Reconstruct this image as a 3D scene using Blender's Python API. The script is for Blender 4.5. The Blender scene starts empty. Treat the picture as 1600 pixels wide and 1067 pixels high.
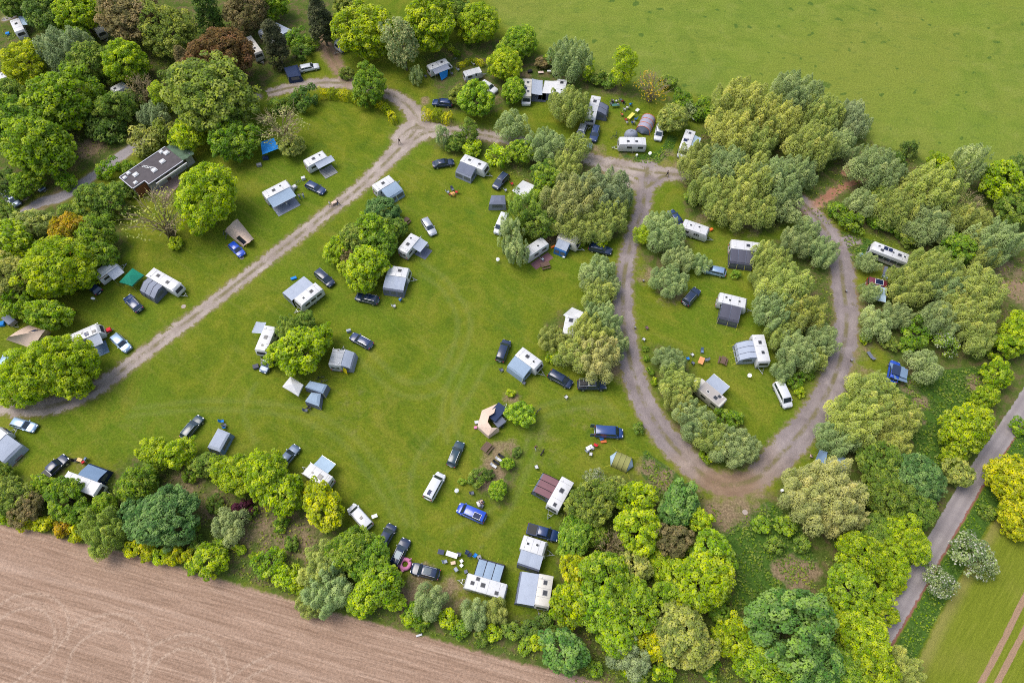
import bpy, bmesh, math, random
import numpy as np
from mathutils import Vector, Matrix

random.seed(7)
RNG = np.random.default_rng(11)
R_ = math.radians
scene = bpy.context.scene
COL = scene.collection

# ------------------------------------------------------------------ camera
CAM_H, PITCH, FPX = 112.0, R_(61.0), 1067.0      # drone height, tilt below the horizon, focal length in photo pixels
cam_d = bpy.data.cameras.new('camera')
cam_d.sensor_width = 36.0
cam_d.lens = 36.0 * FPX / 1600.0
cam_d.clip_start = 1.0
cam_d.clip_end = 8000.0
cam = bpy.data.objects.new('camera', cam_d)
cam.location = (0, 0, CAM_H)
cam.rotation_euler = (math.pi / 2 - PITCH, 0, 0)
COL.objects.link(cam)
scene.camera = cam

# ------------------------------------------------------------------ sky and sun (hazy sun, soft shadows)
SUN_EL, SUN_AZ = R_(62), R_(-70)     # azimuth from +Y towards +X
world = bpy.data.worlds.new('World')
scene.world = world
world.use_nodes = True
wn = world.node_tree
sky = wn.nodes.new('ShaderNodeTexSky')
sky.sky_type = 'NISHITA'
sky.sun_disc = False
sky.sun_elevation = SUN_EL
sky.sun_rotation = SUN_AZ
sky.dust_density = 3.0
sky.air_density = 1.0
bg = wn.nodes['Background']
bg.inputs['Strength'].default_value = 0.15
hsv = wn.nodes.new('ShaderNodeHueSaturation')      # thin high cloud: paler than a clear sky
hsv.inputs['Saturation'].default_value = 0.78
wn.links.new(sky.outputs['Color'], hsv.inputs['Color'])
wn.links.new(hsv.outputs['Color'], bg.inputs['Color'])
sun_d = bpy.data.lights.new('sun', 'SUN')
sun_d.energy = 1.35
sun_d.angle = R_(38)
sun_d.color = (1.0, 0.955, 0.89)
sun = bpy.data.objects.new('sun', sun_d)
sd = Vector((math.sin(SUN_AZ) * math.cos(SUN_EL), math.cos(SUN_AZ) * math.cos(SUN_EL), math.sin(SUN_EL)))
sun.rotation_euler = (-sd).to_track_quat('-Z', 'Y').to_euler()
sun.location = sd * 200
COL.objects.link(sun)

scene.view_settings.view_transform = 'Standard'
scene.view_settings.look = 'None'
scene.view_settings.gamma = 1.0
scene.view_settings.use_curve_mapping = False
scene.view_settings.exposure = 0.74
scene.cycles.max_bounces = 10
scene.cycles.diffuse_bounces = 6
scene.cycles.glossy_bounces = 2
scene.cycles.transmission_bounces = 8
scene.cycles.transparent_max_bounces = 6
scene.cycles.use_denoising = False
scene.cycles.pixel_filter_type = 'BLACKMAN_HARRIS'
scene.cycles.filter_width = 1.0

# ------------------------------------------------------------------ small helpers
SP, CP = math.sin(PITCH), math.cos(PITCH)
def at(px, py, z=0.0):
    """photo pixel (1600x1067) -> the place on the level plane of height z that it shows"""
    u, v = (px - 800.0) / FPX, (py - 533.5) / FPX
    t = (CAM_H - z) / (SP + v * CP)
    return Vector((u * t, (CP - v * SP) * t, z))
def px_scale(py, z=0.0):
    v = (py - 533.5) / FPX
    return FPX * (SP + v * CP) / (CAM_H - z)
def ang(a, b):
    return math.atan2(b[1] - a[1], b[0] - a[0])

def tag(o, label=None, cat=None, group=None, kind=None):
    if label: o['label'] = label
    if cat: o['category'] = cat
    if group: o['group'] = group
    if kind: o['kind'] = kind
    return o
def empty(name, loc, rz=0.0):
    o = bpy.data.objects.new(name, None)
    o.empty_display_size = 0.3
    o.location = loc
    o.rotation_euler = (0, 0, rz)
    COL.objects.link(o)
    return o
def thing(name, label, cat, loc, rz=0.0, group=None):
    return tag(empty(name, loc, rz), label, cat, group)
def link(name, me, parent=None, mat=None, kind=None):
    o = bpy.data.objects.new(name, me)
    if mat is not None and not me.materials:
        me.materials.append(mat)
    COL.objects.link(o)
    if parent is not None:
        o.parent = parent
    if kind:
        o['kind'] = kind
    return o

class MB:
    """collects faces, then becomes ONE mesh object"""
    def __init__(s):
        s.v, s.f = [], []
    def add(s, vs, fs):
        n = len(s.v)
        s.v += [tuple(p) for p in vs]
        s.f += [tuple(i + n for i in f) for f in fs]
        return s
    def box(s, x0, x1, y0, y1, z0, z1):
        return s.add([(x0,y0,z0),(x1,y0,z0),(x1,y1,z0),(x0,y1,z0),(x0,y0,z1),(x1,y0,z1),(x1,y1,z1),(x0,y1,z1)],
                     [(3,2,1,0),(4,5,6,7),(0,1,5,4),(1,2,6,5),(2,3,7,6),(3,0,4,7)])
    def hexa(s, lo, hi):
        """lo, hi: four corners each, anticlockwise"""
        return s.add(list(lo) + list(hi), [(3,2,1,0),(4,5,6,7),(0,1,5,4),(1,2,6,5),(2,3,7,6),(3,0,4,7)])
    def tube(s, p0, p1, r0, r1=None, n=6, caps=True):
        r1 = r0 if r1 is None else r1
        p0, p1 = Vector(p0), Vector(p1)
        d = (p1 - p0)
        if d.length < 1e-6: return s
        d.normalize()
        a = d.orthogonal().normalized(); b = d.cross(a)
        vs = []
        for p, r in ((p0, r0), (p1, r1)):
            for i in range(n):
                t = 2 * math.pi * i / n
                vs.append(p + (a * math.cos(t) + b * math.sin(t)) * r)
        fs = [(i, (i+1) % n, n + (i+1) % n, n + i) for i in range(n)]
        if caps:
            fs += [tuple(range(n-1, -1, -1)), tuple(range(n, 2*n))]
        return s.add(vs, fs)
    def path(s, pts, r, n=5):
        for a, b in zip(pts[:-1], pts[1:]): s.tube(a, b, r, n=n)
        return s
    def loft(s, rings, closed=True, caps=True):
        n = len(rings[0]); vs = [p for r in rings for p in r]; fs = []
        for k in range(len(rings) - 1):
            for i in range(n if closed else n - 1):
                j = (i + 1) % n
                fs.append((k*n+i, k*n+j, (k+1)*n+j, (k+1)*n+i))
        if caps:
            fs.append(tuple(range(n-1, -1, -1)))
            fs.append(tuple(range((len(rings)-1)*n, len(rings)*n)))
        return s.add(vs, fs)
    def quad(s, a, b, c, d, th=0.0):
        a, b, c, d = map(Vector, (a, b, c, d))
        if th <= 0:
            return s.add([a, b, c, d], [(0,1,2,3)])
        n = (b - a).cross(d - a).normalized() * th
        return s.hexa([a - n, b - n, c - n, d - n], [a, b, c, d])
    def ball(s, c, r, nu=8, nv=6, sz=1.0):
        vs, fs = [], []
        for j in range(nv + 1):
            ph = math.pi * j / nv
            for i in range(nu):
                t = 2*math.pi*i/nu
                vs.append((c[0]+r*math.sin(ph)*math.cos(t), c[1]+r*math.sin(ph)*math.sin(t), c[2]+r*sz*math.cos(ph)))
        for j in range(nv):
            for i in range(nu):
                k = (i+1) % nu
                fs.append((j*nu+i, (j+1)*nu+i, (j+1)*nu+k, j*nu+k))
        return s.add(vs, fs)
    def mesh(s, name, smooth=None):
        me = bpy.data.meshes.new(name)
        me.from_pydata(s.v, [], s.f)
        if smooth:
            me.shade_smooth()
            me.set_sharp_from_angle(angle=R_(smooth))
        return me
    def build(s, name, mat, parent=None, smooth=None, kind=None, bevel=0.0):
        me = s.mesh(name, None)
        if bevel > 0:
            bm = bmesh.new(); bm.from_mesh(me)
            bmesh.ops.recalc_face_normals(bm, faces=bm.faces)
            bmesh.ops.bevel(bm, geom=[e for e in bm.edges if e.calc_face_angle(0) > R_(50)], offset=bevel, segments=2, affect='EDGES', profile=0.6, clamp_overlap=True)
            bm.to_mesh(me); bm.free()
        if smooth:
            me.shade_smooth(); me.set_sharp_from_angle(angle=R_(smooth))
        return link(name, me, parent, mat, kind)

# ------------------------------------------------------------------ materials
def srgb(r, g, b):
    f = lambda c: (c/255/12.92) if c <= 10 else ((c/255 + 0.055)/1.055)**2.4
    return (f(r), f(g), f(b))
class NT:
    def __init__(s, name):
        s.m = bpy.data.materials.new(name); s.m.use_nodes = True
        s.t = s.m.node_tree; s.bsdf = s.t.nodes['Principled BSDF']; s.out = s.t.nodes['Material Output']
        s.pos = None
    def n(s, typ, **kw):
        nd = s.t.nodes.new(typ)
        for k, v in kw.items(): setattr(nd, k, v)
        return nd
    def l(s, a, b): s.t.links.new(a, b)
    def set(s, sock, v):
        if isinstance(v, bpy.types.NodeSocket): s.l(v, sock)
        elif isinstance(v, (tuple, list)) and len(v) == 3 and sock.type == 'RGBA': sock.default_value = (*v, 1)
        else: sock.default_value = v
    def P(s):
        if s.pos is None: s.pos = s.n('ShaderNodeNewGeometry').outputs['Position']
        return s.pos
    def objco(s):
        return s.n('ShaderNodeTexCoord').outputs['Object']
    def noise(s, scale, detail=3, rough=0.55, vec=None, dist=0.0, out='Fac'):
        nd = s.n('ShaderNodeTexNoise'); nd.inputs['Scale'].default_value = scale
        nd.inputs['Detail'].default_value = detail; nd.inputs['Roughness'].default_value = rough
        nd.inputs['Distortion'].default_value = dist
        s.l(vec if vec is not None else s.P(), nd.inputs['Vector'])
        return nd.outputs[out]
    def mapping(s, vec=None, rot=(0,0,0), scale=(1,1,1)):
        # turn first, then stretch
        nd = s.n('ShaderNodeMapping'); nd.inputs['Rotation'].default_value = rot
        s.l(vec if vec is not None else s.P(), nd.inputs['Vector'])
        n2 = s.n('ShaderNodeMapping'); n2.inputs['Scale'].default_value = scale
        s.l(nd.outputs[0], n2.inputs['Vector'])
        return n2.outputs[0]
    def math(s, op, a, b=0.0, clamp=False):
        nd = s.n('ShaderNodeMath', operation=op, use_clamp=clamp)
        s.set(nd.inputs[0], a); s.set(nd.inputs[1], b)
        return nd.outputs[0]
    def ramp(s, fac, stops, interp='LINEAR'):
        nd = s.n('ShaderNodeValToRGB'); cr = nd.color_ramp; cr.interpolation = interp
        while len(cr.elements) < len(stops): cr.elements.new(0.5)
        for e, (p, c) in zip(cr.elements, stops):
            e.position = p; e.color = (*c, 1) if len(c) == 3 else c
        s.l(fac, nd.inputs[0])
        return nd.outputs[0]
    def sstep(s, fac, lo, hi):
        nd = s.n('ShaderNodeMapRange', interpolation_type='SMOOTHSTEP')
        s.set(nd.inputs[0], fac); nd.inputs[1].default_value = lo; nd.inputs[2].default_value = hi
        return nd.outputs[0]
    def mix(s, fac, a, b, blend='MIX'):
        nd = s.n('ShaderNodeMix', data_type='RGBA', blend_type=blend)
        s.set(nd.inputs[0], fac); s.set(nd.inputs[6], a); s.set(nd.inputs[7], b)
        return nd.outputs[2]
    def attr(s, name, out='Fac'):
        nd = s.n('ShaderNodeAttribute', attribute_name=name)
        return nd.outputs[out]
    def bump(s, h, strength=0.3, dist=0.1):
        nd = s.n('ShaderNodeBump'); nd.inputs['Strength'].default_value = strength; nd.inputs['Distance'].default_value = dist
        s.l(h, nd.inputs['Height']); s.l(nd.outputs[0], s.bsdf.inputs['Normal'])
    def done(s, color=None, rough=0.6, metal=0.0, spec=0.5, coat=0.0):
        b = s.bsdf
        if color is not None: s.set(b.inputs['Base Color'], color)
        s.set(b.inputs['Roughness'], rough); s.set(b.inputs['Metallic'], metal)
        b.inputs['Specular IOR Level'].default_value = spec
        b.inputs['Coat Weight'].default_value = coat
        return s.m
_M = {}
def paint(name, c, rough=0.35, metal=0.0, coat=0.6, dirt=0.03):
    """painted or moulded shell with a little road dust"""
    if name in _M: return _M[name]
    t = NT(name); o = t.objco()
    d = t.noise(1.7, 4, 0.6, vec=o)
    g = t.noise(14, 3, 0.6, vec=o)
    f = t.math('MULTIPLY', t.sstep(d, 0.42, 0.75), dirt)
    col = t.mix(f, c, (0.30, 0.27, 0.22))
    r = t.math('ADD', t.math('MULTIPLY', g, 0.18), rough - 0.06)
    _M[name] = t.done(col, r, metal, 0.5, coat)
    return _M[name]
def flat(name, c, rough=0.6, metal=0.0, var=0.15, scale=6.0, spec=0.4, bump=0.0):
    if name in _M: return _M[name]
    t = NT(name); o = t.objco()
    n = t.noise(scale, 4, 0.6, vec=o)
    k = t.math('ADD', t.math('MULTIPLY', n, 2 * var), 1 - var)
    col = t.mix(1.0, c, k, 'MULTIPLY')
    if bump: t.bump(n, bump, 0.03)
    _M[name] = t.done(col, rough, metal, spec)
    return _M[name]
def fabric(name, c, trans=0.0, var=0.10):
    """tent and awning cloth: creases, seams of weave, faint stains"""
    if name in _M: return _M[name]
    t = NT(name); o = t.objco()
    n = t.noise(1.3, 5, 0.6, vec=o, dist=0.6)
    w = t.noise(60, 2, 0.5, vec=o)
    k = t.math('ADD', t.math('MULTIPLY', n, 2.6 * var), 1 - 1.3 * var)
    k = t.math('MULTIPLY', k, t.math('ADD', t.math('MULTIPLY', w, 0.12), 0.94))
    col = t.mix(1.0, c, k, 'MULTIPLY')
    t.bump(n, 0.35, 0.12)
    _M[name] = t.done(col, 0.75, 0, 0.25)
    if trans > 0:
        tr = t.n('ShaderNodeBsdfTranslucent'); t.l(col, tr.inputs['Color'])
        mx = t.n('ShaderNodeMixShader'); mx.inputs[0].default_value = trans
        t.l(t.bsdf.outputs[0], mx.inputs[1]); t.l(tr.outputs[0], mx.inputs[2]); t.l(mx.outputs[0], t.out.inputs[0])
    return _M[name]
def net(name, c, alpha=0.5):
    """fine mesh cloth or tinted foil one can look through"""
    if name in _M: return _M[name]
    t = NT(name)
    t.done(c, 0.5, 0, 0.4)
    t.bsdf.inputs['Alpha'].default_value = alpha
    _M[name] = t.m
    return t.m

GLASS = flat('dark_glass', (0.05, 0.068, 0.085), 0.08, 0.55, 0.25, 3, 0.8)
GLASS2 = flat('tinted_acrylic', (0.03, 0.032, 0.036), 0.12, 0, 0.2, 3, 0.6)
RUBBER = flat('rubber', (0.018, 0.018, 0.018), 0.85)
BLACKP = flat('black_plastic', (0.02, 0.02, 0.022), 0.55)
GREYP = flat('grey_plastic', (0.22, 0.22, 0.23), 0.5)
WHITEP = flat('white_plastic', (0.78, 0.78, 0.76), 0.4)
STEEL = flat('galvanised_steel', (0.45, 0.46, 0.47), 0.4, 0.85)
ALU = flat('aluminium', (0.62, 0.63, 0.64), 0.35, 0.8)
REDL = flat('red_lens', (0.45, 0.012, 0.012), 0.2)
CLEARL = flat('clear_lens', (0.6, 0.62, 0.64), 0.15, 0.2)
ORANGE = flat('orange_plastic', (0.75, 0.17, 0.03), 0.5)
SOLAR = flat('solar_cells', (0.012, 0.02, 0.06), 0.15, 0.2, 0.3, 12)
WOODD = flat('brown_wood', (0.12, 0.07, 0.05), 0.7, 0, 0.35, 9)
WOODL = flat('pale_wood', (0.50, 0.28, 0.15), 0.6, 0, 0.25, 9)
SKIN = flat('skin', (0.55, 0.32, 0.23), 0.5)
HAIR = flat('dark_hair', (0.03, 0.02, 0.015), 0.6)
ROPE = flat('yellow_rope', (0.65, 0.62, 0.05), 0.7)

# ------------------------------------------------------------------ plane geometry in numpy
def world_pts(pxs, z=0.0):
    return np.array([at(x, y, z)[:2] for x, y in pxs])
def smooth_line(P, step=1.0, W=None):
    """Catmull-Rom through P (and widths W)"""
    P = np.asarray(P, float); out = []; wo = []
    n = len(P)
    for i in range(n - 1):
        p0 = P[max(i-1, 0)]; p1 = P[i]; p2 = P[i+1]; p3 = P[min(i+2, n-1)]
        k = max(2, int(np.linalg.norm(p2 - p1) / step))
        for j in range(k):
            t = j / k
            out.append(0.5*((2*p1) + (p2-p0)*t + (2*p0-5*p1+4*p2-p3)*t*t + (3*p1-p0-3*p2+p3)*t**3))
            if W is not None: wo.append(W[i]*(1-t) + W[i+1]*t)
    out.append(P[-1])
    if W is not None: wo.append(W[-1]); return np.array(out), np.array(wo)
    return np.array(out)
def line_dist(Q, L, W=None):
    """distance of points Q to polyline L; with W: distance minus half width. Also signed side."""
    best = np.full(len(Q), 1e9); side = np.zeros(len(Q))
    mn = L.min(0) - 12; mx = L.max(0) + 12
    idx = np.where((Q[:,0] > mn[0]) & (Q[:,0] < mx[0]) & (Q[:,1] > mn[1]) & (Q[:,1] < mx[1]))[0]
    q = Q[idx]; b = np.full(len(q), 1e9); sd_ = np.zeros(len(q))
    for i in range(len(L) - 1):
        a = L[i]; d = L[i+1] - a; dd = d @ d
        if dd < 1e-12: continue
        t = np.clip(((q - a) @ d) / dd, 0, 1)
        e = q - a - t[:, None] * d
        r = np.sqrt((e*e).sum(1))
        if W is not None: r = r - (W[i]*(1-t) + W[i+1]*t)
        m = r < b
        b[m] = r[m]; sd_[m] = (np.sign(d[0]*e[:,1] - d[1]*e[:,0]) * np.sqrt((e*e).sum(1)))[m]
    best[idx] = b; side[idx] = sd_
    return best, side
def poly_sd(Q, P):
    """signed distance to polygon, positive inside"""
    P = np.asarray(P, float)
    ins = np.zeros(len(Q), bool); best = np.full(len(Q), 1e9)
    n = len(P)
    for i in range(n):
        a = P[i]; b = P[(i+1) % n]; d = b - a
        t = np.clip(((Q - a) @ d) / max(d @ d, 1e-9), 0, 1)
        e = Q - a - t[:, None] * d
        best = np.minimum(best, (e*e).sum(1))
        c = ((a[1] > Q[:,1]) != (b[1] > Q[:,1])) & (Q[:,0] < (b[0]-a[0]) * (Q[:,1]-a[1]) / ((b[1]-a[1]) if abs(b[1]-a[1]) > 1e-12 else 1e-12) + a[0])
        ins ^= c
    return np.where(ins, 1, -1) * np.sqrt(best)
def sm(x, lo, hi):
    t = np.clip((x - lo) / (hi - lo), 0, 1)
    return t*t*(3 - 2*t)
def grid_mesh(name, xs, ys, z, keep=None, attrs=None):
    """sheet on a grid; keep: bool per vertex (cells whose four corners are kept)"""
    nx, ny = len(xs), len(ys)
    X, Y = np.meshgrid(xs, ys)
    V = np.stack([X.ravel(), Y.ravel(), np.full(X.size, z)], 1)
    I = np.arange(nx*ny).reshape(ny, nx)
    F = np.stack([I[:-1,:-1], I[:-1,1:], I[1:,1:], I[1:,:-1]], -1).reshape(-1, 4)
    A = dict(attrs or {})
    if keep is not None:
        F = F[keep[F].any(1)]
        used = np.zeros(nx*ny, bool); used[F.ravel()] = True
        remap = np.cumsum(used) - 1
        V = V[used]; F = remap[F]; A = {k: a[used] for k, a in A.items()}
    return np_mesh(name, V, F, A)
def np_mesh(name, V, F, attrs=None):
    me = bpy.data.meshes.new(name)
    k = F.shape[1]
    me.vertices.add(len(V)); me.vertices.foreach_set('co', np.ascontiguousarray(V, np.float32).ravel())
    me.loops.add(F.size); me.loops.foreach_set('vertex_index', np.ascontiguousarray(F, np.int32).ravel())
    me.polygons.add(len(F)); me.polygons.foreach_set('loop_start', np.arange(0, F.size, k, dtype=np.int32))
    me.polygons.foreach_set('loop_total', np.full(len(F), k, np.int32))
    me.update(calc_edges=True)
    for n_, a in (attrs or {}).items():
        at_ = me.attributes.new(n_, 'FLOAT', 'POINT')
        at_.data.foreach_set('value', np.ascontiguousarray(a, np.float32))
    return me
# ================================================================== THE GROUND
MEADOW = [(735,-60),(770,20),(800,55),(845,75),(905,112),(960,138),(1040,140),(1090,150),(1150,170),(1230,200),(1345,222),(1400,245),(1480,252),(1540,262),(1600,280),(1750,320),(1750,-200),(735,-200)]
UNDER = [
    [(0,-80),(560,-80),(540,40),(505,65),(440,120),(330,190),(250,210),(150,262),(60,300),(20,340),(-60,360),(-120,0)],
    [(-40,352),(60,318),(120,322),(190,352),(200,392),(165,420),(120,455),(60,470),(-40,480)],
    [(-30,745),(70,752),(170,740),(215,715),(330,712),(400,720),(470,770),(545,835),(590,872),(625,912),(690,935),(800,962),(862,965),(878,800),(930,745),(1000,745),(1060,745),(1110,790),(1180,790),(1215,765),(1290,742),(1310,700),(1400,640),(1420,580),(1540,560),(1620,520),(1620,600),(1480,800),(1360,985),(1420,1090),(900,1090),(700,1004),(500,950),(303,893),(126,848),(-30,812)],
    [(1060,240),(1130,160),(1230,190),(1345,215),(1420,245),(1620,285),(1620,600),(1540,590),(1430,600),(1390,560),(1350,520),(1350,470),(1425,430),(1400,380),(1330,355),(1275,325),(1250,345),(1200,365),(1130,345),(1070,340)],
    [(770,225),(850,220),(905,240),(935,255),(975,275),(985,320),(965,370),(930,372),(890,360),(830,360),(800,330),(815,280),(780,255)],
    [(1000,340),(1060,345),(1080,380),(1070,450),(1035,450),(1000,400)],
    [(1190,380),(1290,370),(1310,430),(1310,520),(1300,560),(1250,600),(1215,570),(1200,500),(1180,450)],
    [(1015,540),(1060,540),(1090,600),(1110,650),(1160,670),(1185,710),(1160,735),(1100,715),(1050,670),(1020,600)],
    [(660,90),(700,70),(780,60),(850,90),(950,130),(1040,150),(1120,180),(1110,200),(1050,165),(960,150),(880,140),(800,165),(760,180),(690,175)],
    [(855,500),(900,480),(975,490),(975,560),(930,585),(860,560)],
    [(535,360),(600,330),(625,370),(600,430),(560,440),(530,400)],
    [(745,745),(800,700),(815,730),(790,790),(750,770)],
    [(640,180),(780,200),(780,240),(700,240),(660,215)],
]
TALL = [
    [(1600,650),(1570,705),(1505,815),(1440,930),(1385,1030),(1400,1100),(1425,1100),(1433,1030),(1463,969),(1531,845),(1562,795),(1620,700)],
    [(965,230),(975,250),(1000,256),(1030,257),(1050,240),(1060,215),(1045,210),(1030,235),(985,245)],
    [(1385,600),(1440,580),(1545,570),(1560,610),(1520,640),(1490,720),(1450,760),(1430,700),(1400,640)],
    [(1130,830),(1200,780),(1250,820),(1280,880),(1260,900),(1180,950),(1140,960),(1150,900)],
    [(1005,700),(1060,740),(1090,790),(1040,790),(1000,740)],
    [(1310,360),(1380,380),(1400,400),(1390,420),(1330,410)],
]
WORN = [  # (px, py, radius m, strength): trodden or dry spots
    (470,765,6,.3),(420,820,8,.55),(470,840,6,.6),(380,835,6,.5),(330,790,5,.5),(300,745,4,.5),(285,760,5,.6),(765,745,4,.8),(770,715,3,.7),(790,700,4,.6),(800,620,2.5,.7),
    (1245,895,4,1),(1225,890,3,1),(1270,893,2.5,.8),(1045,455,5,.6),(1010,430,4,.5),(1165,355,5,.5),(1100,345,4,.5),(1130,800,5,.8),(1150,790,5,.7),(1160,770,7,.6),
    (1545,585,2,.9),(1525,600,3,.8),(1440,630,2.5,.8),(1435,655,2,.6),(1555,440,4,.8),(1580,425,5,.6),(1590,455,5,.8),
    (870,370,3,.8),(860,375,2.5,.8),(970,480,2,.4),(955,575,3,.8),(975,590,3,.5),(150,600,3,.5),(135,610,3,.6),(95,228,6,.9),(140,232,5,.9),(60,325,3,.7),(85,300,3,.6),
    (890,160,3,.4),(955,140,3,.6),(1050,250,5,.5),(930,240,5,.6),(980,245,3,.4),(1325,420,3,.5),(1340,470,4,.6),(1345,540,5,.5),(1350,590,5,.5),(1420,605,3,.6),
    (1035,750,4,.7),(1010,730,3,.6),(1085,780,5,.4),(20,715,4,.4),(105,730,4,.4),(120,740,3,.4),(520,85,4,.9),(525,100,3,.9),(505,75,3,.8),(20,25,3,.9),(170,110,4,.6),(180,320,3,.6),(195,325,3,.5),
    (820,120,3,.5),(845,95,3,.5),(770,150,3,.4),(665,158,2,.8),(660,905,4,.7),(640,935,4,.8),(700,930,5,.6),(870,985,5,.5),(950,270,4,.4),(1000,275,3,.3),(1370,400,3,.4),(1390,420,4,.4),
    (755,860,2,.25),(910,650,7,.2),(560,640,10,.18),(840,700,10,.2),(640,740,9,.15),(220,640,12,.15),(470,470,5,.12),(700,560,12,.12),(1250,690,5,.4),(1275,670,5,.4)]
LAWN_TRACKS = [[(835,655),(820,700),(800,745),(775,790),(700,830)],[(850,660),(838,705),(818,750),(795,800),(760,835)],
    [(560,560),(600,600),(640,620),(690,610),(720,560),(735,500),(700,440),(660,410)],[(575,545),(612,582),(645,598),(680,590),(705,550),(715,500),(690,452),(655,428)],
    [(700,690),(690,650),(700,600),(720,560)],[(720,690),(708,650),(715,610),(733,570)],[(620,830),(600,780),(560,720),(520,680),(450,650),(330,640),(200,650)],[(635,820),(615,770),(580,712),(535,668),(460,636),(330,626),(210,638)],
    [(760,570),(720,640),(660,700),(640,760),(650,820)],[(400,690),(380,640),(400,600)],[(960,640),(930,620),(880,625),(830,640)],[(975,650),(940,635),(880,642),(840,655)]]
POLY_M = world_pts(MEADOW)
POLY_U = [world_pts(p) for p in UNDER]
POLY_T = [world_pts(p) for p in TALL]
WORN_W = [(at(x, y)[:2], r, s) for x, y, r, s in WORN]
TRK = [smooth_line(world_pts(p), 1.0) for p in LAWN_TRACKS]
def masks(Q):
    m = {}
    m['meadow'] = sm(poly_sd(Q, POLY_M), -2.0, 2.0)
    u = np.zeros(len(Q))
    for p in POLY_U: u = np.maximum(u, sm(poly_sd(Q, p), -3.2, 2.6))
    m['under'] = u
    u = np.zeros(len(Q))
    for p in POLY_T: u = np.maximum(u, sm(poly_sd(Q, p), -0.7, 0.9))
    m['tall'] = u
    w = np.zeros(len(Q))
    for c, r, s in WORN_W:
        d = np.sqrt(((Q - np.array(c))**2).sum(1))
        w = np.maximum(w, s * (1 - sm(d, 0.25*r, r)))
    m['worn'] = w
    k = np.zeros(len(Q))
    for L in TRK:
        d, _ = line_dist(Q, L)
        k = np.maximum(k, 1 - sm(d, 0.15, 0.75))
    m['track'] = k
    return m

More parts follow.
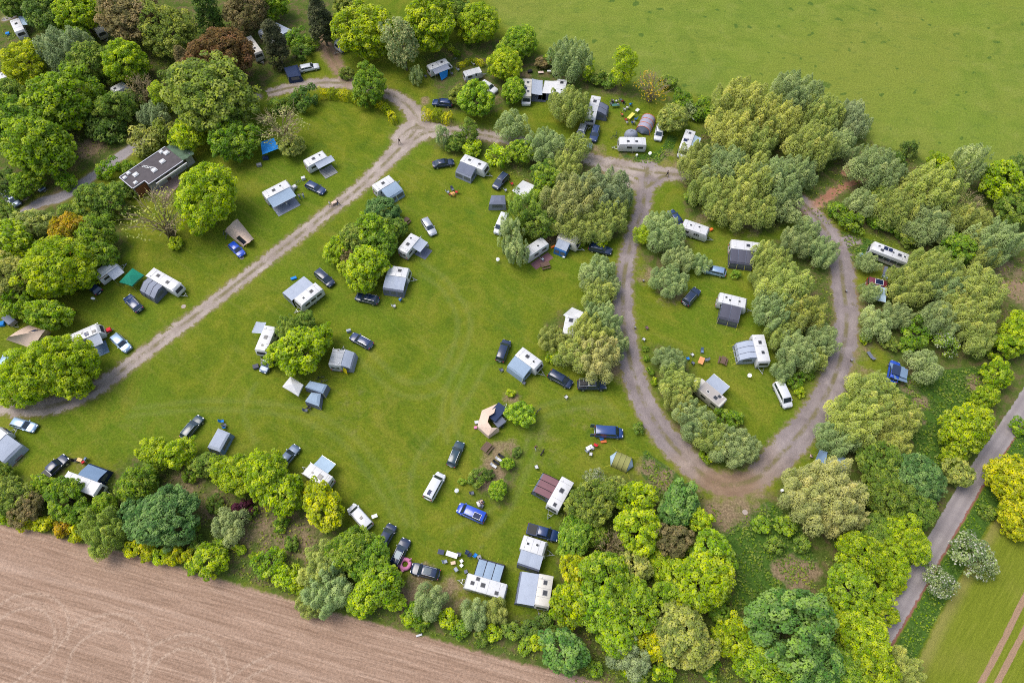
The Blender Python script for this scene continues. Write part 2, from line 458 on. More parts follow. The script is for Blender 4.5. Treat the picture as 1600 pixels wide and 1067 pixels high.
def grass_nodes(t):
    """short grass; the masks tell mown lawn, pasture, rank growth, woodland floor and trodden earth apart"""
    big = t.noise(0.035, 3, 0.6, dist=0.4)
    mid = t.noise(0.22, 4, 0.62, dist=0.5)
    sml = t.noise(1.3, 4, 0.65)
    fin = t.noise(3.0, 4, 0.75)
    lawn = t.ramp(mid, [(0.28, (0.078,0.120,0.008)), (0.43, (0.110,0.146,0.009)), (0.57, (0.145,0.168,0.011)), (0.72, (0.200,0.195,0.020))])
    lawn = t.mix(t.math('MULTIPLY', t.sstep(big, 0.42, 0.66), 0.75), lawn, (0.105,0.160,0.010))
    patch = t.noise(0.085, 4, 0.7, dist=1.2)
    lawn = t.mix(t.math('MULTIPLY', t.sstep(patch, 0.5, 0.66), 0.7), lawn, (0.185,0.185,0.018))
    lawn = t.mix(t.math('MULTIPLY', t.sstep(patch, 0.44, 0.30), 0.5), lawn, (0.075,0.130,0.012))
    swirl = t.noise(0.55, 3, 0.6, vec=t.mapping(rot=(0,0,R_(35)), scale=(0.18,1.0,1)), dist=1.6)
    lawn = t.mix(t.math('MULTIPLY', t.sstep(swirl, 0.5, 0.68), 0.5), lawn, (0.165,0.180,0.022))
    lawn = t.mix(t.math('MULTIPLY', t.sstep(sml, 0.5, 0.8), 0.45), lawn, (0.195,0.205,0.022))
    lawn = t.mix(t.math('MULTIPLY', t.sstep(sml, 0.48, 0.25), 0.5), lawn, (0.060,0.110,0.008))
    lawn = t.mix(t.math('MULTIPLY', t.attr('track'), 0.22), lawn, (0.20,0.22,0.055))
    lawn = t.mix(1.0, lawn, (0.89, 0.935, 1.12), 'MULTIPLY')
    # grazed pasture beyond the hedge
    md = t.ramp(mid, [(0.3, (0.135,0.185,0.025)), (0.55, (0.190,0.225,0.035)), (0.8, (0.235,0.250,0.055))])
    md = t.mix(t.math('MULTIPLY', t.sstep(big, 0.4, 0.65), 0.6), md, (0.170,0.225,0.028))
    vast = t.noise(0.016, 3, 0.6, dist=0.8)
    md = t.mix(t.math('MULTIPLY', t.sstep(vast, 0.45, 0.62), 0.55), md, (0.215,0.220,0.038))
    md = t.mix(t.math('MULTIPLY', t.sstep(vast, 0.46, 0.34), 0.5), md, (0.120,0.175,0.030))
    graze = t.noise(0.7, 4, 0.65, vec=t.mapping(rot=(0,0,R_(8)), scale=(0.3,1.0,1)), dist=0.8)
    md = t.mix(t.math('MULTIPLY', t.sstep(graze, 0.52, 0.70), 0.4), md, (0.105,0.155,0.028))
    tuft = t.sstep(t.noise(0.33, 2, 0.4), 0.66, 0.72)
    md = t.mix(t.math('MULTIPLY', tuft, 0.75), md, (0.065,0.12,0.022))
    md = t.mix(t.math('MULTIPLY', t.sstep(sml, 0.55, 0.78), 0.4), md, (0.26,0.27,0.085))
    md = t.mix(1.0, md, (0.83, 0.88, 0.9), 'MULTIPLY')
    col = t.mix(t.attr('meadow'), lawn, md)
    # rank dark grass and nettles
    tl = t.ramp(sml, [(0.3, (0.035,0.075,0.012)), (0.55, (0.058,0.115,0.018)), (0.8, (0.095,0.150,0.025))])
    # woodland floor: leaf litter, bare soil and thin grass
    un = t.ramp(t.noise(0.5, 5, 0.7, dist=0.5), [(0.32, (0.050,0.082,0.016)), (0.48, (0.075,0.105,0.022)), (0.60, (0.120,0.095,0.048)), (0.75, (0.150,0.105,0.060))])
    un = t.mix(t.math('MULTIPLY', t.sstep(fin, 0.5, 0.75), 0.4), un, (0.06,0.10,0.02))
    jit = t.math('MULTIPLY', t.math('SUBTRACT', sml, 0.5), 0.9)
    jit2 = t.math('ADD', jit, t.math('MULTIPLY', t.math('SUBTRACT', t.noise(0.3, 4, 0.65), 0.5), 1.1))
    col = t.mix(t.math('MULTIPLY', t.sstep(t.math('ADD', t.attr('under'), jit2), 0.25, 0.95), 0.9), col, un)
    col = t.mix(t.sstep(t.math('ADD', t.attr('tall'), jit), 0.3, 0.7), col, tl)
    wr = t.ramp(fin, [(0.3, (0.17,0.115,0.072)), (0.7, (0.27,0.20,0.125))])
    wj = t.math('MULTIPLY', t.math('SUBTRACT', t.noise(0.45, 6, 0.72), 0.5), 2.2)
    wv = t.attr('worn')
    col = t.mix(t.math('MULTIPLY', t.sstep(t.math('ADD', wv, t.math('MULTIPLY', wj, t.sstep(wv, 0.02, 0.3))), 0.14, 0.85), 0.9), col, wr)
    k = t.math('ADD', t.math('MULTIPLY', t.sstep(fin, 0.25, 0.75), 0.58), 0.71)
    col = t.mix(1.0, col, k, 'MULTIPLY')
    h = t.math('ADD', t.math('MULTIPLY', fin, 0.6), sml)
    return col, h
t = NT('grass_ground')
gcol, gh = grass_nodes(t)
t.bump(gh, 0.55, 0.25)
GRASS = t.done(gcol, 0.95, 0, 0.03)

def axis(lo, hi, step, far):
    a = np.arange(lo, hi + step*0.5, step)
    return np.concatenate([[lo - f for f in far[::-1]], a, [hi + f for f in far]])
FAR = [4, 10, 25, 60, 150, 400, 1000, 2800]
gx, gy = axis(-142, 142, 0.6, FAR), axis(-6, 176, 0.6, FAR)
X, Y = np.meshgrid(gx, gy)
Q = np.stack([X.ravel(), Y.ravel()], 1)
g = link('ground', grid_mesh('ground', gx, gy, 0.0, None, masks(Q)), None, GRASS, 'structure')

def sheet(name, mat, z, lines=(), polys=(), step=0.4, margin=1.1, extra=None):
    """a gridded sheet round center lines (points, half widths in m) and polygons; attribute edge = metres inside the edge"""
    P = [smooth_line(world_pts(p), 1.0, w) for p, w in lines]
    PG = [world_pts(p) for p in polys]
    allp = np.concatenate([p for p, _ in P] + PG)
    lo = allp.min(0) - 6; hi = allp.max(0) + 6
    lo = np.maximum(lo, (-170, -25)); hi = np.minimum(hi, (170, 200))
    xs = np.arange(lo[0], hi[0], step); ys = np.arange(lo[1], hi[1], step)
    X, Y = np.meshgrid(xs, ys); Q = np.stack([X.ravel(), Y.ravel()], 1)
    e = np.full(len(Q), -1e3); lat = np.zeros(len(Q))
    for p, w in P:
        d, s_ = line_dist(Q, p, w)
        m = -d > e
        e[m] = -d[m]; lat[m] = s_[m]
    for p in PG:
        d = poly_sd(Q, p); m = d > e; e[m] = d[m]; lat[m] = 9
    keep = e > -margin
    A = masks(Q) if keep.any() else {}
    A['edge'] = e; A['lat'] = lat
    if extra: A.update(extra(Q))
    return link(name, grid_mesh(name, xs, ys, z, keep, A), None, mat, 'structure')

# ---- gravel tracks
def gravel_material(name, c0, c1, c2, strip, fray=1.0):
    t = NT(name)
    gcol, gh = grass_nodes(t)
    big = t.noise(0.25, 4, 0.65, dist=0.5); fin = t.noise(4.5, 4, 0.75); mid = t.noise(1.6, 4, 0.7)
    if c0 is None:
        gr = t.ramp(big, [(p_, c_) for p_, c_ in zip((0.3,0.52,0.75), KINDS_T[0])])
        for k_ in (1,2,3):
            gr = t.mix(t.attr('w%d' % k_), gr, t.ramp(big, [(p_, c_) for p_, c_ in zip((0.3,0.52,0.75), KINDS_T[k_])]))
        c0, c1, c2 = KINDS_T[0]
        red_ = t.attr('w3')
        strip = t.math('MULTIPLY', t.math('SUBTRACT', 1.0, red_), strip)
    else:
        gr = t.ramp(big, [(0.3, c0), (0.52, c1), (0.75, c2)])
    gr = t.mix(t.math('MULTIPLY', t.sstep(mid, 0.5, 0.75), 0.22), gr, tuple(0.7*c for c in c0))
    al = t.math('ABSOLUTE', t.attr('lat'))
    cen = t.math('MULTIPLY', t.sstep(al, 0.62, 0.15), t.sstep(t.math('ADD', t.math('MULTIPLY', t.noise(0.35, 3, 0.6), 0.7), t.math('MULTIPLY', t.noise(2.2, 4, 0.7), 0.3)), 0.40, 0.58))
    gr = t.mix(t.math('MULTIPLY', cen, strip), gr, (0.15,0.13,0.055))
    wheel = t.math('MULTIPLY', t.sstep(t.math('ABSOLUTE', t.math('SUBTRACT', al, 0.95)), 0.5, 0.1), 0.22)
    gr = t.mix(wheel, gr, t.mix(1.0, gr, (1.25,1.25,1.25), 'MULTIPLY'))
    k = t.math('ADD', t.math('MULTIPLY', fin, 0.8), 0.6)
    gr = t.mix(1.0, gr, k, 'MULTIPLY')
    j = t.math('MULTIPLY', t.math('SUBTRACT', t.noise(0.8, 4, 0.7), 0.5), 2.6 * fray)
    e = t.math('ADD', t.attr('edge'), j)
    rim = t.mix(t.sstep(e, -0.85, 0.0), gcol, t.mix(0.5, gcol, (0.22,0.16,0.09)))
    col = t.mix(t.sstep(e, -0.15, 0.35), rim, gr)
    t.bump(fin, 0.5, 0.08)
    return t.done(col, 0.9, 0, 0.05)
KINDS_T = [((0.235,0.19,0.16), (0.31,0.257,0.222), (0.385,0.328,0.288)), ((0.165,0.137,0.133), (0.225,0.188,0.182), (0.295,0.25,0.242)), ((0.16,0.105,0.065), (0.215,0.145,0.095), (0.28,0.195,0.13)), ((0.26,0.125,0.08), (0.33,0.165,0.105), (0.38,0.21,0.14))]
TRACKS = [  # (surface, points, half widths): 0 gravel, 1 grey chippings, 2 bare earth, 3 red earth
    (0, [(-40,628),(0,633),(40,637),(80,634),(120,622),(165,597),(220,556),(300,497),(400,420),(500,342),(560,295),(605,252),(640,215),(652,190),(640,168),(612,149),(575,138),(540,131),(500,130),(460,136),(420,146),(385,158)], [1.6,1.6,1.75,1.75,1.7,1.55,1.5,1.45,1.45,1.5,1.6,1.8,2.6,2.6,2.0,1.7,1.5,1.5,1.6,1.6,1.5,1.3]),
    (0, [(625,215),(645,200),(660,200)], [2.0,2.6,2.6]), (0, [(640,222),(665,208),(690,204)], [1.5,2.0,1.6]),
    (0, [(650,200),(690,204),(730,208),(780,216),(840,228),(900,243),(950,256),(1000,266),(1045,272),(1075,275)], [2.6,1.9,1.5,1.5,1.5,1.6,1.9,2.2,1.9,1.3]),
    (0, [(925,248),(960,268),(995,290)], [1.2,1.6,1.6]), (1, [(1062,272),(1035,276),(1012,292)], [1.2,1.6,1.5]),
    (2, [(545,130),(532,112),(520,92),(512,75),(505,58)], [2.0,1.6,1.5,1.5,1.2]),
    (1, [(1012,262),(1008,290),(1003,330),(988,375),(977,420),(973,470),(978,530),(990,585),(1012,640),(1045,688),(1085,730)], [2.2,1.9,1.6,1.6,1.65,1.9,2.0,2.1,2.1,2.3,2.2]),
    (1, [(1190,740),(1218,712),(1260,665),(1295,610),(1315,555),(1323,500),(1318,450),(1312,405),(1300,375),(1275,340),(1250,312)], [2.0,2.6,2.4,2.3,2.2,2.2,2.3,2.6,2.4,2.0,1.6]),
    (1, [(1306,385),(1325,377),(1340,378)], [2.2,1.4,0.8]), (1, [(1322,470),(1335,478)], [1.9,0.9]),
    (2, [(1065,712),(1110,750),(1150,757),(1190,742),(1215,712)], [1.8,2.0,2.0,1.9,1.6]),
    (3, [(1262,330),(1285,313),(1305,299),(1330,287),(1352,279)], [0.9,1.1,1.0,0.8,0.5]), (3, [(1318,272),(1328,255),(1334,238)], [0.5,0.8,0.4]),
]
_P = [(k, *smooth_line(world_pts(p), 1.0, w)) for k, p, w in TRACKS]
def track_kind(Q):
    E = np.full((4, len(Q)), -50.0)
    for k, p, w in _P:
        d, _ = line_dist(Q, p, w); E[k] = np.maximum(E[k], -d)
    W = np.exp(np.clip((E - E.max(0)) / 0.7, -30, 0)); W /= W.sum(0)
    return {'w1': W[1], 'w2': W[2], 'w3': W[3]}
GRAVEL = gravel_material('track_gravel', None, None, None, 0.85, 1.3)
sheet('gravel_track', GRAVEL, 0.012, [(p, w) for _, p, w in TRACKS], (), 0.4, 1.3, track_kind)
EARTH = gravel_material('bare_earth', (0.16,0.105,0.065), (0.215,0.145,0.095), (0.28,0.195,0.13), 0.4, 1.7)
LANE = gravel_material('old_asphalt', (0.21,0.19,0.19), (0.26,0.235,0.235), (0.31,0.28,0.275), 0.0, 0.5)
sheet('woodland_lane', LANE, 0.013, [([(-40,400),(15,358),(35,335),(65,316),(100,306),(150,272),(195,240),(250,208),(310,180),(400,152)], [1.2,1.2,1.2,1.4,1.5,1.3,1.5,1.3,1.3,1.3])], (), 0.4)
sheet('camp_driveway', LANE, 0.011, [([(28,340),(20,325),(12,308)], [0.8,.8,.7]), ([(40,312),(28,292),(20,282)], [.6,.6,.6]), ([(72,303),(62,290),(55,280)], [.6,.6,.6]), ([(8,30),(25,22),(45,10)], [1,1.4,1.4])], (), 0.4)
sheet('bare_path', EARTH, 0.009, [([(1535,432),(1560,442),(1590,448),(1640,455)], [0.5,0.8,1.0,1.0])], (), 0.4)

# ---- asphalt farm road on the right
t = NT('farm_road_asphalt')
gcol, gh = grass_nodes(t)
al = t.attr('lat')
fin = t.noise(10, 3, 0.75); mid = t.noise(0.4, 4, 0.6, vec=t.mapping(rot=(0,0,R_(-60)), scale=(1,0.25,1)))
gr = t.ramp(mid, [(0.3, (0.235,0.205,0.205)), (0.7, (0.315,0.28,0.275))])
wh = t.sstep(t.math('ABSOLUTE', t.math('SUBTRACT', t.math('ABSOLUTE', al), 0.75)), 0.55, 0.1)
gr = t.mix(t.math('MULTIPLY', wh, 0.5), gr, (0.20,0.175,0.178))
gr = t.mix(1.0, gr, t.math('ADD', t.math('MULTIPLY', fin, 0.4), 0.8), 'MULTIPLY')
j = t.math('MULTIPLY', t.math('SUBTRACT', t.noise(1.1, 4, 0.7), 0.5), 0.9)
e = t.math('ADD', t.attr('edge'), j)
red = t.mix(t.sstep(al, 0.0, 0.4), gcol, (0.22,0.10,0.075))      # washed-in soil along the field side
col = t.mix(t.sstep(e, -0.35, -0.1), gcol, red)
col = t.mix(t.sstep(e, 0.0, 0.15), col, gr)
t.bump(fin, 0.3, 0.03)
ROADM = t.done(col, 0.85, 0, 0.05)
sheet('farm_road', ROADM, 0.014, [([(1680,500),(1640,568),(1598,636),(1560,692),(1520,752),(1480,820),(1440,890),(1402,955),(1375,1000),(1340,1060),(1310,1115)], [1.55]*11)], (), 0.35, 1.0)

# ---- harrowed field at the bottom left
FIELD = [(-120,790),(0,818),(60,830),(126,848),(202,864),(303,893),(400,921),(500,950),(600,977),(701,1004),(800,1032),(900,1055),(1000,1085),(1000,1180),(-120,1180)]
def f4(P): return [(x/3.9525, 797 + y/3.9525) for x, y in P]
ARCS = [f4(a) for a in [
    [(-60,640),(0,585),(80,535),(200,513),(320,540),(400,610),(425,700),(415,800)],[(-60,720),(0,672),(90,620),(200,605),(290,640),(330,710),(340,790),(310,880),(230,960),(60,1080)],
    [(350,860),(440,740),(500,690),(600,655),(720,640),(830,680),(890,740),(925,830),(920,930),(880,1080)],[(395,1080),(430,920),(470,840),(560,770),(680,735),(780,770),(825,840),(830,920),(820,1080)],
    [(860,930),(930,850),(1020,800),(1150,765),(1270,785),(1370,860),(1410,990),(1420,1080)],[(900,1080),(920,1010),(980,930),(1080,865),(1180,855),(1270,900),(1320,980),(1325,1080)],
    [(1380,1080),(1450,1010),(1581,930),(1700,880)],[(1480,1080),(1560,1020),(1680,960)],
    [(60,590),(200,570),(300,600),(360,680),(380,760),(330,900),(250,990),(130,1080)],[(560,720),(700,695),(820,750),(870,830),(880,930),(850,1080)],[(1050,840),(1160,810),(1280,840),(1350,930),(1370,1080)]]]
ARC_W = [smooth_line(world_pts(a), 0.7) for a in ARCS]
def arc_attr(Q):
    k = np.zeros(len(Q)); 
    for i, L in enumerate(ARC_W):
        d, s_ = line_dist(Q, L)
        k = np.maximum(k, (1 - sm(np.abs(d), 0.08, 0.34)) * (0.55 if i >= 8 else 1.0))
    return {'arc': k}
t = NT('harrowed_soil')
gcol, gh = grass_nodes(t)
d0, d1 = at(126,848), at(700,1004)
fa = math.atan2(d1.y - d0.y, d1.x - d0.x)
rows = t.mapping(rot=(0,0,-fa), scale=(0.035,1,1))
rot = t.mapping(rot=(0,0,-fa))
r1 = t.noise(1.1, 5, 0.75, vec=rows); r2 = t.noise(3.2, 3, 0.7, vec=rows); r0 = t.noise(0.28, 3, 0.6, vec=rows)
cl = t.noise(2.6, 5, 0.75); big = t.noise(0.12, 3, 0.6)
so = t.ramp(r1, [(0.3, (0.225,0.148,0.108)), (0.5, (0.315,0.216,0.166)), (0.70, (0.415,0.300,0.238))])
so = t.mix(t.math('MULTIPLY', t.sstep(r2, 0.5, 0.64), 0.55), so, (0.20,0.13,0.095))
so = t.mix(t.math('MULTIPLY', t.sstep(r0, 0.52, 0.7), 0.4), so, (0.44,0.33,0.275))
so = t.mix(t.math('MULTIPLY', t.sstep(big, 0.5, 0.75), 0.35), so, (0.30,0.195,0.145))
ar = t.math('MULTIPLY', t.attr('arc'), t.sstep(t.noise(2.6, 3, 0.7), 0.30, 0.62))
so = t.mix(t.math('MULTIPLY', ar, 0.42), so, (0.50,0.40,0.33))
so = t.mix(1.0, so, (0.95,0.93,0.86), 'MULTIPLY')
so = t.mix(1.0, so, t.math('ADD', t.math('MULTIPLY', t.sstep(cl, 0.28, 0.72), 0.45), 0.77), 'MULTIPLY')
j = t.math('MULTIPLY', t.math('SUBTRACT', t.noise(0.9, 4, 0.7), 0.5), 1.6)
e = t.math('ADD', t.attr('edge'), j)
col = t.mix(t.sstep(e, -0.3, 0.3), gcol, so)
t.bump(t.math('ADD', t.math('ADD', r1, t.math('MULTIPLY', r2, 0.6)), t.math('MULTIPLY', cl, 0.7)), 0.55, 0.2)
SOIL = t.done(col, 0.95, 0, 0.05)
sheet('harrowed_field', SOIL, 0.008, (), [FIELD], 0.3, 1.2, arc_attr)

# ---- young crop at the bottom right, with tramlines
CROP = [(1700,560),(1620,690),(1562,797),(1531,848),(1463,971),(1435,1030),(1405,1100),(1405,1200),(1900,1200),(1900,560)]
TRAM = [[(1700,760),(1640,860),(1600,935),(1568,1000),(1533,1067),(1490,1150)], [(1700,815),(1640,915),(1600,987),(1558,1067),(1515,1150)]]
TRAM_W = [smooth_line(world_pts(a), 1.0) for a in TRAM]
def tram_attr(Q):
    k = np.zeros(len(Q))
    for L in TRAM_W:
        d, _ = line_dist(Q, L); k = np.maximum(k, 1 - sm(d, 0.25, 0.62))
    return {'tram': k}
t = NT('young_crop')
gcol, gh = grass_nodes(t)
dv = at(1600,935) - at(1533,1067)
ca = math.atan2(dv.y, dv.x)
rows = t.mapping(rot=(0,0,-ca), scale=(0.08,1,1))
r1 = t.noise(2.6, 4, 0.7, vec=rows); fin = t.noise(3.2, 4, 0.75); big = t.noise(0.1, 3, 0.6)
cr = t.ramp(r1, [(0.3, (0.120,0.150,0.014)), (0.55, (0.155,0.185,0.018)), (0.75, (0.195,0.215,0.030))])
cr = t.mix(t.math('MULTIPLY', t.sstep(big, 0.45, 0.7), 0.5), cr, (0.185,0.190,0.032))
cr = t.mix(1.0, cr, t.math('ADD', t.math('MULTIPLY', fin, 0.7), 0.65), 'MULTIPLY')
tj = t.math('ADD', t.attr('tram'), t.math('MULTIPLY', t.math('SUBTRACT', t.noise(1.5, 4, 0.7), 0.5), 0.7))
cr = t.mix(t.sstep(tj, 0.4, 0.7), cr, (0.30,0.195,0.125))
j = t.math('MULTIPLY', t.math('SUBTRACT', t.noise(0.8, 4, 0.7), 0.5), 1.2)
e = t.math('ADD', t.attr('edge'), j)
col = t.mix(t.sstep(e, -0.2, 0.4), gcol, t.mix(t.sstep(e, 2.4, 0.6), cr, (0.21,0.20,0.05)))
t.bump(t.math('ADD', r1, fin), 0.6, 0.25)
sheet('crop_field', t.done(col, 0.9, 0, 0.05), 0.010, (), [CROP], 0.35, 1.2, tram_attr)
# ================================================================== TREES AND SHRUBS
def leaf_material(name, flower=None, rough=0.55):
    t = NT(name)
    oi = t.n('ShaderNodeObjectInfo')
    tone = t.attr('tone'); lt = t.attr('leaf')
    base = oi.outputs['Color']
    hs = t.n('ShaderNodeHueSaturation')
    t.l(base, hs.inputs['Color'])
    t.set(hs.inputs['Hue'], t.math('ADD', t.math('MULTIPLY', t.math('SUBTRACT', tone, 0.5), -0.05), 0.5))
    t.set(hs.inputs['Saturation'], t.math('ADD', t.math('MULTIPLY', lt, 0.3), 0.85))
    t.set(hs.inputs['Value'], t.math('ADD', t.math('ADD', t.math('MULTIPLY', tone, 0.75), t.math('MULTIPLY', lt, 0.35)), 0.45))
    col = hs.outputs[0]
    if flower:
        col = t.mix(t.sstep(lt, flower[1], flower[1] + 0.02), col, flower[0])
    t.done(col, rough, 0, 0.06)
    tr = t.n('ShaderNodeBsdfTranslucent')
    t.l(t.mix(1.0, col, (1.0, 1.0, 0.6), 'MULTIPLY'), tr.inputs['Color'])
    mx = t.n('ShaderNodeMixShader'); mx.inputs[0].default_value = 0.38
    t.l(t.bsdf.outputs[0], mx.inputs[1]); t.l(tr.outputs[0], mx.inputs[2]); t.l(mx.outputs[0], t.out.inputs[0])
    return t.m
LEAF = leaf_material('leaves')
LEAF_FL = leaf_material('leaves_with_blossom', ((0.62,0.60,0.52), 0.80))
LEAF_CR = leaf_material('leaves_with_cream_panicles', ((0.50,0.48,0.20), 0.66))
t = NT('bark')
o_ = t.objco()
n1 = t.noise(3, 5, 0.7, vec=t.mapping(o_, scale=(4,4,0.6)))
t.bump(n1, 0.6, 0.05)
BARK = t.done(t.ramp(n1, [(0.3,(0.07,0.055,0.04)),(0.7,(0.20,0.165,0.12))]), 0.9, 0, 0.2)
t = NT('pale_bark')
n1 = t.noise(3, 5, 0.7, vec=t.objco())
TWIG = t.done(t.ramp(n1, [(0.3,(0.20,0.155,0.085)),(0.7,(0.36,0.29,0.17))]), 0.9, 0, 0.2)

def rand_dirs(n, rng):
    d = rng.normal(size=(n,3)); return d / np.linalg.norm(d, axis=1)[:,None]
def leaf_quads(P, N, size, rng, aspect=0.75, A=None):
    """one pointed leaf clump per point: kite of four corners, slightly folded"""
    n = len(P)
    r = rand_dirs(n, rng) if A is None else A
    a = r - (r*N).sum(1)[:,None]*N; a /= np.maximum(np.linalg.norm(a, axis=1), 1e-6)[:,None]
    b = np.cross(N, a)
    s = size[:,None]
    fold = N * s * rng.uniform(-0.25, 0.25, (n,1))
    V = np.stack([P - a*s*0.55, P + b*s*0.5*aspect + fold, P + a*s*0.55, P - b*s*0.5*aspect + fold], 1).reshape(-1,3)
    F = np.arange(4*n).reshape(-1,4)
    return V, F
def crown(name, R, RZ, clumps, cr, per, leaf, seed, style='broad', bottom=-0.55, inner=0.5):
    """foliage of a crown with half axes R, R, RZ about its centre: clumps of leaves on an uneven envelope"""
    rng = np.random.default_rng(seed)
    lobes = rand_dirs(12, rng); amp = rng.uniform(0.10, 0.30, 12); sharp = rng.uniform(4, 10, 12)
    C = []
    k = 0
    while len(C) < clumps and k < 50:
        k += 1
        d = rand_dirs(clumps*2, rng)
        d = d[d[:,2] > bottom]
        rr = np.where(rng.random(len(d)) < 0.64, rng.uniform(0.78, 1.0, len(d)), rng.uniform(inner, 0.8, len(d)))
        env = 0.76 + (amp[None] * np.exp(sharp[None]*((d @ lobes.T) - 1))).sum(1)
        for q in d * (rr*env)[:,None]:
            if len(C) >= clumps: break
            if style == 'cone':
                h = (q[2] + 1) / 2
                q = np.array([q[0]*(1.02 - 0.92*h), q[1]*(1.02 - 0.92*h), q[2]])
            C.append(q)
    C = np.array(C) * np.array([R, R, RZ])
    if style in ('broad','round','fine'):      # push apart a little
        for _ in range(3):
            D = C[:,None] - C[None]; L = np.linalg.norm(D, axis=2) + 1e-6
            w = np.clip(1.1*cr - L, 0, None); np.fill_diagonal(w, 0)
            C = C + (D / L[...,None] * w[...,None]).sum(1) * 0.12
    Ps, Ns, Ss, Ts, As = [], [], [], [], []
    for c in C:
        r = cr * rng.uniform(0.7, 1.35)
        n = int(per * rng.uniform(0.75, 1.25) * (r/cr)**1.3)
        d = rand_dirs(n, rng)
        out = c / (np.linalg.norm(c) + 1e-6)
        keep = (d @ (out*0.7 + np.array([0,0,0.5]))) > -0.35
        d = d[keep]; n = len(d)
        rad = r * rng.uniform(0.72, 1.1, n)
        sc = np.array([1,1,0.8])
        if style == 'willow': sc = np.array([0.85,0.85,1.05])
        if style == 'weep': sc = np.array([0.6,0.6,1.7])
        if style == 'cone': sc = np.array([1,1,0.55])
        p = c + d * rad[:,None] * sc
        if style == 'weep': p[:,2] -= 0.3*r
        nn = d*0.75 + np.array([0,0,0.72]) + rng.normal(size=(n,3))*0.30
        nn /= np.linalg.norm(nn, axis=1)[:,None]
        ax = None
        if style in ('willow','weep'):
            ax = np.array([0,0,-1.0]) + d*0.8 + rng.normal(size=(n,3))*0.35
        Ps.append(p); Ns.append(nn); Ss.append(leaf * rng.uniform(0.6, 1.4, n))
        Ts.append(np.full(n, rng.random())); 
        if ax is not None: As.append(ax)
    P = np.concatenate(Ps); N = np.concatenate(Ns); S = np.concatenate(Ss); T = np.concatenate(Ts)
    asp = {'broad':0.85,'round':0.9,'fine':0.75,'willow':0.42,'weep':0.4,'cone':0.5}[style]
    if style in ('willow','weep'): S = S*1.25
    V, F = leaf_quads(P, N, S, rng, asp, np.concatenate(As) if As else None)
    L = rng.random(len(P))
    return np_mesh(name, V, F, {'tone': np.repeat(T, 4), 'leaf': np.repeat(L, 4)})
def plumes(name, R, RZ, zc, n, pr, per, leaf, seed):
    """willow foliage: many upright feathery plumes of uneven height"""
    rng = np.random.default_rng(seed)
    Ps, Ns, Ss, Ts, As = [], [], [], [], []
    for k in range(n):
        a = k*2.39996 + rng.uniform(-.5,.5); q = math.sqrt((k + .6)/n) * rng.uniform(.82, 1.0)
        r = pr * rng.uniform(.7, 1.25)
        top = zc + RZ * (1.0 - .55*q*q) * rng.uniform(.72, 1.06)
        base = max(.25, top - RZ * rng.uniform(1.1, 1.9))
        hz = (top - base)/2; c = np.array([R*.9*q*math.cos(a), R*.9*q*math.sin(a), (top+base)/2])
        lean = np.array([math.cos(a), math.sin(a), 0]) * q * .25
        m = int(per * (hz/RZ + .35) * (r/pr) * rng.uniform(.85,1.15))
        d = rand_dirs(m, rng); d = d[(d[:,2] > -.45)]; m = len(d)
        taper = 1.12 - .45*np.clip(d[:,2], 0, 1)
        w = .78 + .30*np.sin(d[:,2]*9 + rng.uniform(0,6)) * rng.uniform(.3,1) * .5 + rng.normal(0,.10,m)
        p = c + np.stack([d[:,0]*r*taper*w*1.25, d[:,1]*r*taper*w*1.25, d[:,2]*hz*rng.uniform(.9,1.05,m)], 1)
        p += lean[None]*(p[:,2:3]-base)
        nn = d*np.array([.6,.6,.3]) + np.array([0,0,.85]) + rng.normal(size=(m,3))*.38
        nn /= np.linalg.norm(nn, axis=1)[:,None]
        ax = np.stack([d[:,0], d[:,1], np.full(m, -.4)], 1) + rng.normal(size=(m,3))*.45
        Ps.append(p); Ns.append(nn); Ss.append(leaf*rng.uniform(.6,1.4,m)); Ts.append(np.clip(rng.normal(.5,.2) + rng.normal(0,.08,m),0,1)); As.append(ax)
    P = np.concatenate(Ps) - np.array([0,0,zc]); N = np.concatenate(Ns)
    V, F = leaf_quads(P, N, np.concatenate(Ss)*1.2, rng, .5, np.concatenate(As))
    return np_mesh(name, V, F, {'tone': np.repeat(np.concatenate(Ts), 4), 'leaf': np.repeat(rng.random(len(P)), 4)})
def trunk(name, H, r, R, seed, limbs=6, lean=0.06):
    """tapered stem from z=0 with limbs that reach into the crown; H = height of the crown's centre"""
    rng = random.Random(seed); m = MB()
    pts = [Vector((0,0,-0.1))]
    for i in range(1, 5):
        pts.append(Vector((rng.uniform(-lean,lean)*H*i/4, rng.uniform(-lean,lean)*H*i/4, H*0.95*i/4)))
    rad = [r*1.2, r*.85, r*0.7, r*0.5, r*0.2]
    for i in range(4): m.tube(pts[i], pts[i+1], rad[i], rad[i+1], 7, caps=(i in (0,3)))
    for k in range(limbs):
        t_ = rng.uniform(0.4, 0.95); i = min(3, int(t_*4)); f = t_*4 - i
        b = pts[i].lerp(pts[i+1], f); a = rng.uniform(0, 2*math.pi)
        e = b + Vector((math.cos(a)*R*0.6, math.sin(a)*R*0.6, R*rng.uniform(0.15,0.45)))
        mid = b.lerp(e, 0.5) + Vector((0,0,R*0.1))
        m.tube(b, mid, r*0.42, r*0.25, 5, False); m.tube(mid, e, r*0.25, r*0.07, 5, False)
    return m.mesh(name, 60)
